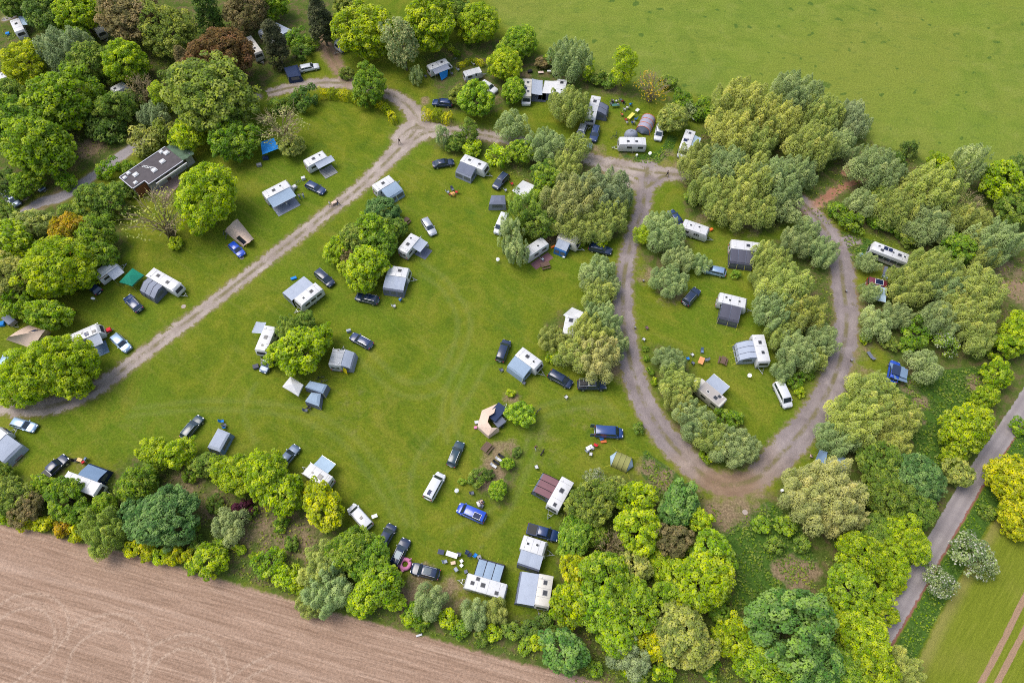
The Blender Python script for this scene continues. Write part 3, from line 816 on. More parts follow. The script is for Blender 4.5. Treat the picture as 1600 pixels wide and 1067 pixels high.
def twigs(name, R, H, seed, n=26):
    """bare branching of a shrub or tree that is hardly in leaf"""
    rng = random.Random(seed); m = MB()
    for k in range(n):
        a = rng.uniform(0, 2*math.pi); s = rng.uniform(0.35,1.0)
        e = Vector((math.cos(a)*R*s, math.sin(a)*R*s, H*rng.uniform(0.75,1.05)*(1.05-0.35*s*s)))
        b = Vector((rng.uniform(-.12,.12)*R, rng.uniform(-.12,.12)*R, 0))
        c = b.lerp(e, 0.45) + Vector((0,0,H*0.18))
        m.tube(b, c, 0.06, 0.04, 4, False); m.tube(c, e, 0.04, 0.015, 4, False)
        for q in range(5):
            u = rng.uniform(0.3,0.95); p = c.lerp(e, u)
            a2 = a + rng.uniform(-1.2,1.2); l = R*rng.uniform(0.2,0.42)
            m.tube(p, p + Vector((math.cos(a2)*l, math.sin(a2)*l, l*rng.uniform(0.3,0.9))), 0.028, 0.012, 4, False)
    return m.mesh(name)
PROTO = {}
def add_proto(style, R, zc, cm, tm, twig=None, mat=LEAF):
    cm.materials.append(mat)
    if tm is not None: tm.materials.append(BARK)
    if twig is not None: twig.materials.append(TWIG)
    PROTO.setdefault(style, []).append((R, zc, cm, tm, twig))
sd_ = 100
# (style, R, RZ, centre height, clumps, clump radius, leaves per clump, leaf size, kind of foliage, lowest direction)
SPEC = [
    ('broad', 5.2, 4.6, 5.0, 360, 0.60, 86, 0.30, 'broad', -0.75, 6), ('broads', 3.0, 2.9, 3.0, 160, 0.47, 78, 0.26, 'broad', -0.6, 5),
    ('fine', 5.2, 4.6, 4.9, 430, 0.54, 84, 0.265, 'fine', -0.75, 5), ('fines', 3.0, 2.8, 2.8, 195, 0.41, 76, 0.23, 'fine', -0.6, 5),
    ('willow', 4.6, 4.0, 4.2, 36, 1.02, 850, 0.21, 'willow', -0.6, 6), ('willows', 2.6, 2.7, 2.7, 17, 0.80, 600, 0.19, 'willow', -0.7, 4),
    ('weep', 3.8, 5.0, 5.4, 75, 0.85, 115, 0.28, 'weep', -0.8, 2), ('conifer', 3.4, 5.4, 5.6, 190, 0.62, 75, 0.30, 'cone', -0.97, 2),
    ('shrub', 1.9, 1.5, 1.35, 40, 0.48, 75, 0.24, 'fine', -0.8, 3), ('bush', 1.5, 1.25, 1.1, 30, 0.42, 75, 0.25, 'broad', -0.8, 3),
    ('column', 2.6, 5.0, 5.2, 90, 0.62, 80, 0.28, 'fine', -0.9, 2),
]
for st, R, RZ, zc, nc, cr, per, lf, kind, bot, nvar in SPEC:
    for v in range(nvar):
        sd_ += 1
        cm = crown(st + '_crown', R, RZ, nc, cr, per, lf, sd_, kind, bot) if kind != 'willow' else plumes(st + '_crown', R, RZ, zc, nc, cr, per, lf, sd_)
        tm = trunk(st + '_trunk', zc, 0.055*R + 0.03, R, sd_, 7 if R > 2.2 else 4)
        add_proto(st, R, zc, cm, tm)
for v in range(2):
    sd_ += 1
    add_proto('bare', 3.2, 2.9, crown('sparse_crown', 3.2, 2.3, 40, 0.7, 16, 0.22, sd_, 'fine', -0.3), trunk('bare_stem', 2.0, 0.14, 2, sd_, 3), twigs('bare_twigs', 3.2, 5.0, sd_, 34))
sd_ += 1
add_proto('blossom', 2.4, 2.3, crown('blossom_crown', 2.4, 2.0, 46, 0.55, 70, 0.22, sd_, 'fine', -0.6), trunk('blossom_trunk', 2.2, 0.13, 2.4, sd_, 6), None, LEAF_FL)
sd_ += 1
add_proto('panicle', 4.6, 6.6, crown('panicle_crown', 4.2, 5.6, 130, 0.75, 80, 0.32, sd_, 'broad', -0.7), trunk('panicle_trunk', 6.2, 0.25, 4, sd_, 6), None, LEAF_CR)

COLR = {'lime':(0.180,0.243,0.017),'yellow':(0.25,0.275,0.014),'spring':(0.142,0.216,0.020),'green':(0.112,0.175,0.021),'mid':(0.106,0.156,0.026),'dark':(0.070,0.114,0.023),
        'olive':(0.180,0.205,0.052),'oliveyellow':(0.196,0.216,0.052),'tan':(0.200,0.205,0.072),'sage':(0.160,0.200,0.078),'greysage':(0.150,0.180,0.085),'blue':(0.100,0.180,0.042),'bluesage':(0.085,0.150,0.045),
        'gold':(0.27,0.205,0.016),'brown':(0.130,0.112,0.046),'copper':(0.120,0.075,0.030),'pine':(0.060,0.065,0.030),'purple':(0.045,0.014,0.022),'limegreen':(0.175,0.235,0.015),'oliveGreen':(0.130,0.166,0.030),'white':(0.13,0.17,0.06)}
CNAME = {'lime':'lime green','yellow':'yellow green','spring':'bright green','green':'fresh green','mid':'mid green','dark':'dark green','olive':'olive','oliveyellow':'yellowish olive','tan':'tan olive','sage':'sage green',
         'greysage':'grey green','blue':'bluish green','bluesage':'dull bluish green','gold':'golden','brown':'brownish','copper':'copper brown','pine':'dark brownish','purple':'dark purple','limegreen':'light green','oliveGreen':'olive green','white':'white flecked'}
SNAME = {'broad':('broadleaf_tree','leafy tree','tree'),'broads':('broadleaf_tree','small leafy tree','tree'),'fine':('fine_leaved_tree','fine-leaved tree','tree'),'fines':('fine_leaved_tree','small fine-leaved tree','tree'),
         'willow':('willow_tree','feathery willow','tree'),'willows':('willow_tree','young feathery willow','tree'),'weep':('weeping_birch','drooping birch','tree'),'conifer':('conifer_tree','pointed conifer','tree'),
         'shrub':('shrub','rounded shrub','shrub'),'bush':('leafy_bush','leafy bush','bush'),'column':('slender_tree','slender upright tree','tree'),'bare':('sparse_tree','twiggy half-bare tree','tree'),
         'blossom':('blossoming_shrub','blossoming shrub','shrub'),'panicle':('flowering_chestnut','tree with cream flower panicles','tree')}
TREES = """
fine mid 20 5 25|broad dark 72 18 36|broad lime 126 22 33|fine brown 205 28 48|fine oliveGreen 262 50 42|conifer dark 322 14 28|fine brown 385 10 36|fine yellow 42 96 36|willow greysage 98 78 34|fine mid 142 98 34|fines green 122 62 22
broad lime 197 96 32|broad spring 90 158 50|broad green 26 196 44|broad spring 64 230 46|fine mid 12 150 32|shrub dark 172 203 22|shrub dark 150 196 20|bare brown 222 142 27|conifer brown 290 100 22|fine copper 350 84 46|fine oliveGreen 326 152 64|fines mid 186 168 26|shrub dark 205 165 20
column lime 250 150 14|willows greysage 240 178 19|shrub oliveyellow 228 220 24|shrub oliveGreen 252 206 20|fines lime 296 208 28|fines green 364 224 32|fine limegreen 322 300 47|bare tan 440 200 36|fines oliveyellow 455 228 19|bare olive 250 340 44|bush lime 274 381 11|shrub oliveGreen 205 303 9
shrub spring 167 265 16|shrub green 200 261 11|shrub spring 104 283 14|fines mid 136 317 24|fines mid 163 312 27|shrub mid 104 330 13|shrub mid 185 296 16|fines spring 36 292 21|shrub dark 8 285 24|fines mid 6 335 22|fines olive 58 352 30|fines gold 109 362 28|fines green 150 368 29|fines green 156 398 27
fine limegreen 88 418 50|fine limegreen 118 425 32|broads lime 16 382 36|fine oliveyellow 14 440 40|broads spring 30 474 24|broads spring 74 492 28|fine limegreen 40 590 44|fine limegreen 104 566 44|fine spring 74 564 36|fine limegreen 110 592 30|bush gold 111 489 6|shrub oliveGreen 280 120 20
conifer pine 429 66 27|conifer pine 502 36 28|broad spring 418 4 28|shrub green 462 60 16|shrub green 488 66 12|fine oliveGreen 545 8 26|shrub mid 470 80 14|broad limegreen 570 54 43|panicle white 629 68 30|broad limegreen 672 40 44|fine limegreen 748 32 32|fine green 577 132 28|weep sage 650 118 11|shrub oliveGreen 541 114 11|fine mid 705 12 26
broad spring 742 156 29|fines oliveGreen 718 150 16|fine spring 812 66 26|fine limegreen 789 100 26|fines spring 803 141 19|fines green 800 76 22|willows sage 801 198 22|shrub dark 474 155 20|shrub mid 452 162 14|shrub mid 432 165 14|weep sage 692 212 13|fines mid 712 222 15|column mid 735 203 12|bush lime 738 231 15
shrub lime 779 243 19|fines spring 815 236 20|willow sage 850 229 27|willows olive 900 232 21|willow olive 890 166 29|willow sage 892 92 29|column lime 920 112 9|column limegreen 976 101 18|bare gold 1019 138 27|fines oliveyellow 1052 186 24|shrub green 1068 158 16|shrub sage 1078 172 13|shrub green 1100 172 18|shrub green 1118 184 16|bush mid 935 122 12|bush mid 950 128 12|bush green 860 92 12|bush brown 848 98 11|bush mid 1045 128 12
willow oliveyellow 1162 163 38|willow oliveyellow 1142 205 34|willow sage 1246 146 31|willow oliveyellow 1212 188 34|willow olive 1285 178 30|willow greysage 1332 184 26|willow olive 1268 228 34|willow sage 1309 226 26|willow olive 1180 226 30|willow olive 1092 256 31|willow sage 1130 262 34|willow olive 1170 288 36|willow olive 1112 306 30|willow sage 1212 284 34|willow sage 1246 268 26|willow olive 1182 326 30|willows sage 1228 322 24|willow olive 1146 328 28|willows sage 1262 356 16|shrub green 1082 308 12
willow sage 1369 266 35|willow olive 1396 324 30|willow olive 1422 300 28|willow oliveyellow 1455 294 38|broads limegreen 1471 264 20|weep sage 1515 254 26|broads lime 1564 282 30|fines dark 1592 270 24|fines mid 1586 326 28|willow sage 1450 352 32|bare tan 1506 318 25|willow olive 1514 350 30|willow sage 1554 376 34|willow olive 1530 392 26|fines green 1498 388 26|willow olive 1460 420 32|willow olive 1420 448 30|willow sage 1478 446 30|willow olive 1530 450 34|willow olive 1496 472 28|shrub green 1330 345 18|shrub green 1310 330 15|willows sage 1345 318 20|shrub green 1375 345 18|fines oliveGreen 1378 308 20|shrub dark 1420 232 14|shrub dark 1400 250 16|shrub oliveGreen 1425 370 18|shrub green 1408 358 15
willows sage 1356 410 15|willows sage 1360 458 14|willows sage 1369 506 22|willow sage 1402 492 20|shrub green 1432 524 22|shrub green 1418 538 14|blossom spring 1474 534 18|willow olive 1512 494 34|willow olive 1524 526 26|willows sage 1442 572 23|willow sage 1468 500 26|bush lime 1352 530 8|shrub oliveGreen 1390 536 13|fine lime 1594 516 32|fines lime 1572 540 22|fines lime 1560 588 22|fines lime 1540 620 19|broad lime 1508 672 38|fines lime 1490 712 18|fines oliveyellow 1500 740 22|fine yellow 1584 752 40|fine yellow 1592 812 30|shrub spring 1596 668 14
willow olive 1362 616 34|willow oliveyellow 1334 654 38|willow oliveyellow 1398 654 34|willow sage 1308 684 26|willow oliveyellow 1392 694 26|willow sage 1345 690 18|fine mid 1372 726 32|fine bluesage 1422 742 34|fine mid 1384 772 36|fine bluesage 1446 758 30|fine mid 1432 800 32|shrub oliveyellow 1288 712 9|willow tan 1290 772 50|willow tan 1262 772 36|willow tan 1312 800 34|fine mid 1366 832 30|fine lime 1400 836 36|fine limegreen 1350 866 38|fine limegreen 1390 886 30|fine limegreen 1424 850 28|broad spring 1330 918 36|fines limegreen 1366 938 22
broad blue 1232 976 62|broad spring 1196 1032 40|broad blue 1274 1034 40|fine limegreen 1348 990 40|fines limegreen 1310 958 22|fines green 1295 930 16|bush limegreen 1400 915 14|fines limegreen 1385 960 16|bush green 1305 1000 16|fines mid 1400 800 20|fines limegreen 1380 850 18|fine limegreen 1366 1040 36|willow olive 1412 1044 26|fines limegreen 1158 1004 32|fine green 1320 1050 34|blossom white 1512 864 30|blossom white 1472 912 24|blossom white 1532 882 20|bush mid 1545 800 12|bush mid 1210 850 14|bush green 1190 820 14|bush mid 1255 850 13|bush green 1228 822 16
willows limegreen 1006 366 14|willow sage 1036 362 28|willow sage 1060 402 22|willow sage 1046 440 24|willows sage 1096 412 14|willow olive 1204 404 25|willow olive 1194 432 20|willow sage 1244 380 22|willow sage 1284 394 23|willow olive 1228 450 36|willow sage 1212 482 32|willow oliveyellow 1254 486 31|willow olive 1222 518 24|willow sage 1246 550 27|willow sage 1284 532 24|willows olive 1268 560 18|willows sage 1222 580 16|shrub green 1150 428 8|shrub green 1242 596 13|shrub limegreen 1248 612 9|shrub green 1262 580 12
willow sage 1046 562 21|willow olive 1060 600 26|willow olive 1066 630 24|willow sage 1084 656 27|willow olive 1110 680 27|willow sage 1140 696 29|willow sage 1164 700 22|shrub green 1126 654 17|shrub green 1146 652 14|shrub limegreen 1108 708 14|bush green 1010 560 5|bush green 1016 580 6|bush lime 1022 596 6|bush green 1008 545 5
fines bluesage 597 330 25|fines mid 620 356 18|broads spring 582 362 27|fines oliveGreen 556 372 25|fines lime 526 388 20|fines brown 548 408 16|broads limegreen 574 412 29|broads limegreen 562 432 24|fines green 598 384 24|broads lime 541 420 14|broads limegreen 470 548 36|broads limegreen 440 548 22|broads limegreen 497 536 22|weep mid 450 514 21|fines mid 474 508 19|broads limegreen 452 564 17
willow oliveyellow 920 524 31|willow olive 862 530 20|willow sage 944 500 24|willow tan 934 556 33|willows olive 898 556 22|bush lime 868 556 13|willow sage 960 540 20
weep mid 822 326 26|weep sage 800 364 22|weep sage 808 392 20|fines mid 846 350 28|fines green 862 292 28|broads lime 836 310 12|willow tan 894 312 40|willow sage 920 298 26|willow greysage 946 298 34|willow olive 950 336 28|willow olive 896 350 30|willow olive 932 352 26|shrub limegreen 936 372 16|willow olive 880 262 24|fines mid 850 272 20|shrub limegreen 905 378 9|willows sage 935 422 21|willows sage 919 436 15|willows olive 934 460 22|willows sage 952 446 14|willows sage 930 480 15
fines spring 815 646 21|bush lime 798 614 7|fines spring 778 766 15|shrub mid 745 748 14|bush dark 762 742 9|fines spring 795 724 10|bush dark 808 706 8|bush green 722 752 6|blossom white 932 744 15|bush mid 998 668 9
fine oliveGreen 924 786 36|fine green 898 840 30|broads oliveyellow 960 764 20|broads limegreen 996 778 28|broad limegreen 996 826 36|broads blue 1062 786 31|broads lime 1090 812 20|bare brown 954 850 25|fines brown 1048 846 28|broads spring 1112 858 30|broads yellow 894 888 24|broad spring 944 902 40|broads oliveyellow 996 886 25|broad lime 1102 906 46|broads limegreen 1060 896 24|broads limegreen 893 942 31|broad spring 938 948 38|broad spring 992 942 38|broads spring 962 996 31|broad oliveyellow 1064 986 44|broads yellow 1022 1008 24|broads blue 886 1016 34|willows greysage 986 1028 26|broads oliveyellow 1090 1014 32|bush mid 1130 930 14|fines limegreen 1032 884 22|broads spring 1036 928 22|fines green 1014 972 18|fines limegreen 1020 842 18|bush green 1078 868 15|fines green 930 838 18|broads limegreen 1130 1000 20|fines green 1120 955 16|bush limegreen 976 1040 14|bush green 1000 1055 14|fines oliveGreen 1080 930 18|bush green 1110 1045 16|bush limegreen 1035 1050 16|bush green 930 1045 12
fines mid 4 740 14|fines oliveGreen 20 776 28|fines brown 44 792 24|fines green 100 776 29|fines spring 71 758 17|fines spring 162 790 19|willow oliveGreen 160 830 33|fines green 215 754 28|fines bluesage 208 792 20|fine bluesage 258 806 47|broads lime 243 706 23|broads lime 278 710 24|fines mid 326 724 20|shrub green 298 742 13|broad lime 374 742 37|shrub mid 336 790 14|bush purple 378 796 16|willows sage 357 820 23|broads limegreen 326 872 26|bush lime 374 858 9|bush lime 400 868 8
bush lime 12 806 14|bush yellow 40 812 14|bush yellow 66 818 13|bush gold 96 826 13|bush yellow 118 834 12|bush yellow 206 858 13|bush yellow 228 862 14|bush lime 250 870 13|bush yellow 272 868 14|bush yellow 296 868 13|shrub dark 190 812 16|fines green 128 800 18|bush green 300 820 12|bush mid 310 850 12|shrub green 345 850 14|bush lime 120 815 12|fines oliveGreen 60 772 16|shrub mid 236 744 14|bush green 390 800 11|bush green 440 820 12|bush mid 455 850 11|bush lime 300 886 11
broad limegreen 416 746 37|broads limegreen 446 768 31|broads yellow 508 796 32|broads yellow 490 770 16|shrub spring 424 878 22|shrub lime 444 900 20|bush lime 462 914 13|willow olive 504 884 32|willow sage 512 916 35|willow olive 488 942 22|fine green 552 858 36|fine green 578 878 32|broads spring 594 908 30|broads lime 570 934 26|broads lime 612 938 17|willows sage 672 938 23|bush green 646 956 15|willows sage 742 958 20|willows olive 776 954 17|bush lime 700 966 15|bush green 722 982 14|bush mid 800 986 14|bush dark 828 982 14|bush lime 770 988 13|bush limegreen 838 1002 14|bush mid 752 996 12|bush dark 852 968 12|bush green 820 1010 12|bush lime 640 968 12|bush mid 870 985 12|bush green 660 975 11
"""
TREE_LIST = []
for line in TREES.strip().splitlines():
    for it in line.split('|'):
        s, c, x, y, r = it.split()
        TREE_LIST.append((s, c, float(x), float(y), float(r)))
LANDMARKS = [
    (240,260,'flat-roofed building'),(374,362,'beige ridge tent'),(207,433,'green gazebo'),(255,437,'caravan with ribbed grey awning'),(42,522,'big beige tent'),(185,533,'silver blue car by the gravel track'),(35,662,'silver car at the left edge'),
    (80,730,'black pickup by the left hedge'),(125,750,'caravan with blue awning'),(342,687,'grey tent near the left hedge'),(490,735,'caravan with pale blue canopy'),(561,806,'white van with side table'),(624,862,'black estate car by the pink float'),
    (755,918,'caravan with three-panel awning'),(848,925,'caravan nearest the bottom'),(865,770,'caravan with maroon awning'),(766,657,'cream fan-shaped tent'),(952,674,'blue van with open doors'),(971,720,'olive tunnel tent'),(829,560,'caravan with blue grey awning'),
    (925,600,'black pickup with rack'),(459,604,'white gazebo'),(530,553,'small caravan with yellow panel'),(481,458,'caravan with grey awning'),(623,430,'caravan with striped grey awning'),(602,288,'caravan beside the track bend'),(498,250,'caravan with wooden deck'),
    (430,310,'caravan with blue canopy'),(420,230,'blue tarpaulin tent'),(483,104,'white car with navy tent'),(685,103,'campervan with blue side screen'),(740,111,'grey tent trailer'),(847,140,'two facing motorhomes'),(927,166,'caravan by the picnic group'),
    (1012,195,'tunnel tent with orange stripes'),(1075,220,'motorhome by the pasture hedge'),(986,228,'white caravan by the track bend'),(740,256,'caravan with dark grey canopy'),(816,294,'white tarpaulin'),(782,348,'white campervan under the birches'),
    (887,377,'caravan with blue walled awning'),(937,387,'black estate by the loop track'),(1086,358,'caravan at the top of the loop'),(1166,383,'caravan with dark three-panel awning'),(1081,462,'black car inside the loop'),(1147,467,'caravan with dark two-panel awning'),
    (1190,543,'caravan with pale ribbed awning'),(1111,614,'grey-roofed motorhome'),(1225,615,'white van inside the loop'),(1388,394,'white coach motorhome'),(1377,455,'maroon camper'),(1395,578,'blue roof tent car'),(1290,713,'blue tarpaulins by the loop'),
    (1470,860,'farm road'),(1245,893,'bare earth patch'),(28,40,'caravan in the top left corner'),(60,76,'white roof among the trees'),(173,145,'caravan in the wood'),(395,75,'cream caravan'),(447,38,'caravan with two awning sheets'),(1300,300,'red earth path'),
    (1150,60,'pasture'),(520,90,'paved fork'),(650,200,'track junction'),(1150,760,'earth end of the loop'),(1570,445,'bare path at the right edge'),(200,900,'harrowed field'),(370,840,'bare ground in the left belt')]
def rel(dx, dy):
    a = math.degrees(math.atan2(-dy, dx)) % 360
    return ['right of','above right of','above','above left of','left of','below left of','below','below right of'][int(((a + 22.5) % 360) // 45)]
ORD = ['nearest','second nearest','third nearest','fourth nearest','fifth nearest','sixth nearest','seventh nearest','eighth nearest','ninth nearest']
placed = []
def tree_labels():
    keys = {}
    for i, (s, c, x, y, r) in enumerate(TREE_LIST):
        lx, ly, nm = min(LANDMARKS, key=lambda L: (L[0]-x)**2 + (L[1]-y)**2)
        k = (s, c, nm, rel(x-lx, y-ly)); keys.setdefault(k, []).append(((lx-x)**2 + (ly-y)**2, i))
    out = {}
    for (s, c, nm, rl), v in keys.items():
        v.sort()
        base = f"{CNAME[c]} {SNAME[s][1]}"
        for j, (_, i) in enumerate(v):
            out[i] = f"{base} {rl} the {nm}" if len(v) == 1 else f"{ORD[j]} {base} {rl} the {nm}"
    for i, l in out.items():
        if len(l.replace('-', ' ').split()) > 15: out[i] = l.replace(' small ', ' ').replace(' rounded ', ' ').replace(' young ', ' ')
    return out
TL = tree_labels()
trng = random.Random(5)
for i, (s, c, x, y, pr) in enumerate(TREE_LIST):
    var = PROTO[s]
    R0, zc0, cm, tm, tw = var[trng.randrange(len(var))]
    R = 1.06 * pr / px_scale(y, 5.0)
    k = R / R0
    kz = k * trng.uniform(0.92, 1.12)
    if s in ('broad','fine','willow') and k > 1.3: kz *= 0.92
    
    zc = zc0 * kz
    p = at(x, y, zc * (1.0 if s != 'conifer' else 0.9))
    nm, _, cat = SNAME[s]
    th = thing(nm, TL[i], cat, (p.x, p.y, 0), trng.uniform(0, 6.28), 'trees and shrubs of the campsite')
    co = COLR[c]; jv = (2.3 if s.startswith(('willow','weep')) else 2.05) * trng.uniform(0.9, 1.1)
    o = link('crown', cm, th)
    ks = trng.uniform(0.88, 1.14)
    o.location = (0, 0, zc); o.scale = (k*ks, k/ks, kz)
    o.color = (co[0]*jv*trng.uniform(0.95,1.05), co[1]*jv, co[2]*jv, 1)
    o2 = link('trunk' if cat == 'tree' else 'stem', tm, th)
    o2.scale = (k, k, kz)
    if tw is not None:
        o3 = link('branches', tw, th); o3.scale = (k, k, kz)

# ---- clipped hedges: box-shaped foliage along a line
def hedge(pts, w, h, c, label):
    W = smooth_line(world_pts(pts, h*0.6), 0.5)
    rng = np.random.default_rng(int(W[0,0]*13) % 9999 + 1)
    P, N = [], []
    seg = np.linalg.norm(np.diff(W, axis=0), axis=1); Lt = seg.sum()
    n = int(Lt * (w + 2*h) * 42)
    cum = np.concatenate([[0], np.cumsum(seg)])
    s = rng.uniform(0, Lt, n); i = np.clip(np.searchsorted(cum, s) - 1, 0, len(seg)-1)
    f = (s - cum[i]) / seg[i]
    b = W[i]*(1-f[:,None]) + W[i+1]*f[:,None]
    d = (W[i+1] - W[i]) / seg[i][:,None]; nrm = np.stack([-d[:,1], d[:,0]], 1)
    u = rng.uniform(-1, 1, n) * (w/2 + h)
    top = np.abs(u) < w/2
    lump = 1 + 0.16*np.sin(s*2.1 + 1) + 0.1*np.sin(s*5.3)
    off = np.where(top, u, np.sign(u)*w/2) * lump + rng.normal(0, .07, n)
    z = np.where(top, h*lump, h - (np.abs(u) - w/2)) + rng.normal(0, .07, n)
    p = np.stack([b[:,0] + nrm[:,0]*off, b[:,1] + nrm[:,1]*off, np.maximum(z, 0.03)], 1)
    N = np.where(top[:,None], np.array([0,0,1.0]), np.stack([nrm[:,0]*np.sign(u), nrm[:,1]*np.sign(u), np.full(n, .3)], 1)) + rng.normal(size=(n,3))*0.5
    N /= np.linalg.norm(N, axis=1)[:,None]
    c0 = p.mean(0); c0[2] = 0
    V, F = leaf_quads(p - c0, N, 0.24*rng.uniform(.6,1.4,n), rng, .8)
    me = np_mesh('hedge', V, F, {'tone': np.repeat(0.5 + 0.5*np.sin(s*1.3), 4), 'leaf': np.repeat(rng.random(n), 4)})
    me.materials.append(LEAF)
    th = thing('hedge', label, 'hedge', tuple(c0), 0, 'clipped hedges')
    o = link('foliage', me, th); o.color = (*[1.8*q for q in COLR[c]], 1)
    m = MB()
    for q in range(0, len(W), 3):
        m.tube((W[q,0]-c0[0], W[q,1]-c0[1], 0), (W[q,0]-c0[0], W[q,1]-c0[1], h*0.85), 0.05, 0.02, 5)
    m.build('stems', BARK, th)
hedge([(497,146),(520,147),(545,150),(565,158)], 1.8, 1.9, 'yellow', 'yellow green clipped hedge along the gravel track at the lawn top')
hedge([(588,160),(603,170),(612,182),(618,190)], 1.3, 1.6, 'yellow', 'short yellow green hedge curving along the lawn beside the junction')
hedge([(660,178),(680,180),(705,186)], 2.2, 1.8, 'yellow', 'yellow green hedge below the blue-roofed car by the junction')
hedge([(702,73),(710,80),(718,88)], 0.8, 1.2, 'lime', 'narrow lime hedge above right of the campervan')
hedge([(716,105),(730,97),(745,96),(757,102)], 0.9, 1.2, 'yellow', 'thin yellow hedge above the grey tent trailer')

# ---- ground cover: nettles and rank growth nobody could count
def scatter_cover(name, polys, dens, leaf, c, label, seed, hmax=0.5, clump=0.35):
    rng = np.random.default_rng(seed); Ps = []
    for pl in polys:
        W = world_pts(pl); lo, hi = W.min(0), W.max(0)
        n = int((hi-lo).prod() * dens); q = rng.uniform(lo, hi, (n,2))
        q = q[poly_sd(q, W) > 0.2]
        w = np.sin(q[:,0]*0.9+2*np.sin(q[:,1]*0.37)) * np.sin(q[:,1]*0.8+1.7*np.sin(q[:,0]*0.31)) + 0.5*np.sin(q[:,0]*2.3+q[:,1]*1.7)
        Ps.append(np.column_stack([q, w])[w > -clump*2])
    P = np.concatenate(Ps); n = len(P)
    N = rng.normal(size=(n,3))*0.5 + np.array([0,0,1.0]); N /= np.linalg.norm(N, axis=1)[:,None]
    p = np.column_stack([P[:,:2], rng.uniform(0.05, 1, n) * hmax * (0.6 + 0.3*P[:,2])]); p[:,2] = np.maximum(p[:,2], 0.05)
    V, F = leaf_quads(p, N, leaf*rng.uniform(.6,1.4,n), rng, .8)
    me = np_mesh(name, V, F, {'tone': np.repeat(np.clip(0.5+0.35*P[:,2],0,1), 4), 'leaf': np.repeat(rng.random(n), 4)})
    me.materials.append(LEAF)
    o = link(name, me); o.color = (*[1.8*q for q in COLR[c]], 1)
    return tag(o, label, 'ground cover', None, 'stuff')
scatter_cover('nettles', [TALL[2], TALL[3], TALL[4], [(1110,960),(1160,930),(1200,900),(1180,960),(1130,990)], [(800,965),(870,975),(880,1000),(800,1000)], TALL[5]], 11, 0.34, 'mid', 'dark green nettles and rank growth in the gaps between trees', 3, 0.55)
scatter_cover('thicket_growth', [[(870,790),(930,745),(1060,745),(1130,800),(1150,900),(1140,990),(1100,1060),(930,1050),(870,980)], [(1130,1000),(1200,900),(1300,860),(1400,780),(1460,720),(1480,780),(1400,920),(1350,1000),(1380,1070),(1130,1070)], [(0,770),(100,780),(200,730),(330,720),(470,790),(560,850),(620,920),(500,930),(300,880),(100,835),(0,805)]], 5, 0.32, 'oliveGreen', 'leafy undergrowth filling the gaps between the lower trees', 8, 0.6, 0.15)
scatter_cover('verge_growth', [TALL[0], TALL[1]], 10, 0.28, 'green', 'rank grass of the verge beside road and track', 4, 0.45)
scatter_cover('field_margin_growth', [[(300,880),(400,915),(500,945),(600,970),(700,1000),(800,1025),(900,1050),(1000,1075),(1000,1040),(880,1030),(760,1000),(640,975),(600,955),(480,930),(400,895)], [(880,1030),(1100,1000),(1160,1050),(1150,1080),(900,1070)], [(0,812),(0,800),(130,830),(200,850),(300,880),(303,890),(200,862)]], 9, 0.26, 'oliveGreen', 'loose weedy growth along the edge of the harrowed field', 5, 0.4)
scatter_cover('woodland_growth', [[(1060,245),(1130,170),(1330,215),(1600,290),(1600,560),(1440,560),(1380,470),(1440,420),(1330,350),(1200,360),(1090,335)], [(780,235),(850,225),(970,290),(960,360),(830,350)], [(1200,390),(1290,380),(1305,500),(1250,590),(1215,560)], [(0,20),(300,20),(420,110),(250,205),(60,280),(0,250)]], 3.5, 0.34, 'oliveGreen', 'brambles and leafy growth under the willows', 6, 0.5, 0.1)
# ================================================================== CARS, VANS, CARAVANS
PAINT = {
    'black': paint('black_paint', (0.008,0.020,0.058), 0.2), 'navy': paint('navy_paint', (0.010,0.030,0.105), 0.22), 'bluegrey': paint('blue_grey_paint', (0.09,0.13,0.20), 0.28, 0.3),
    'deepblue': paint('deep_blue_paint', (0.012,0.045,0.17), 0.22), 'blue': paint('blue_paint', (0.015,0.075,0.32), 0.25), 'bright': paint('bright_blue_paint', (0.01,0.06,0.42), 0.22), 'silver': paint('silver_paint', (0.36,0.38,0.42), 0.3, 0.5),
    'silverblue': paint('silver_blue_paint', (0.24,0.35,0.50), 0.3, 0.4), 'white': paint('white_paint', (0.55,0.56,0.58), 0.3), 'teal': paint('dark_teal_paint', (0.012,0.04,0.06), 0.22),
    'maroon': paint('maroon_paint', (0.12,0.012,0.025), 0.3), 'grey': paint('grey_paint', (0.16,0.17,0.18), 0.3)}
SHELL = {'white': paint('caravan_white', (0.53,0.53,0.535), 0.4, 0, 0.2, 0.22), 'cream': paint('caravan_cream', (0.50,0.475,0.42), 0.45, 0, 0.1, 0.3), 'grey': paint('caravan_grey', (0.42,0.43,0.44), 0.45, 0, 0.1, 0.3), 'greyroof': paint('weathered_roof', (0.34,0.31,0.29), 0.7, 0, 0, 0.5)}
_wheel = {}
def wheel(parent, x, y, r=0.33, w=0.22):
    k = (round(r,2), round(w,2))
    if k not in _wheel:
        t_ = MB().tube((0,-w/2,0), (0,w/2,0), r, n=14).mesh('tyre', 40); t_.materials.append(RUBBER)
        h_ = MB().tube((0,-w/2-.012,0), (0,w/2+.012,0), r*0.62, n=10).mesh('rim', 40); h_.materials.append(ALU)
        _wheel[k] = (t_, h_)
    t_, h_ = _wheel[k]
    o = link('wheel', t_, parent); o.location = (x, y, r)
    link('rim', h_, o)
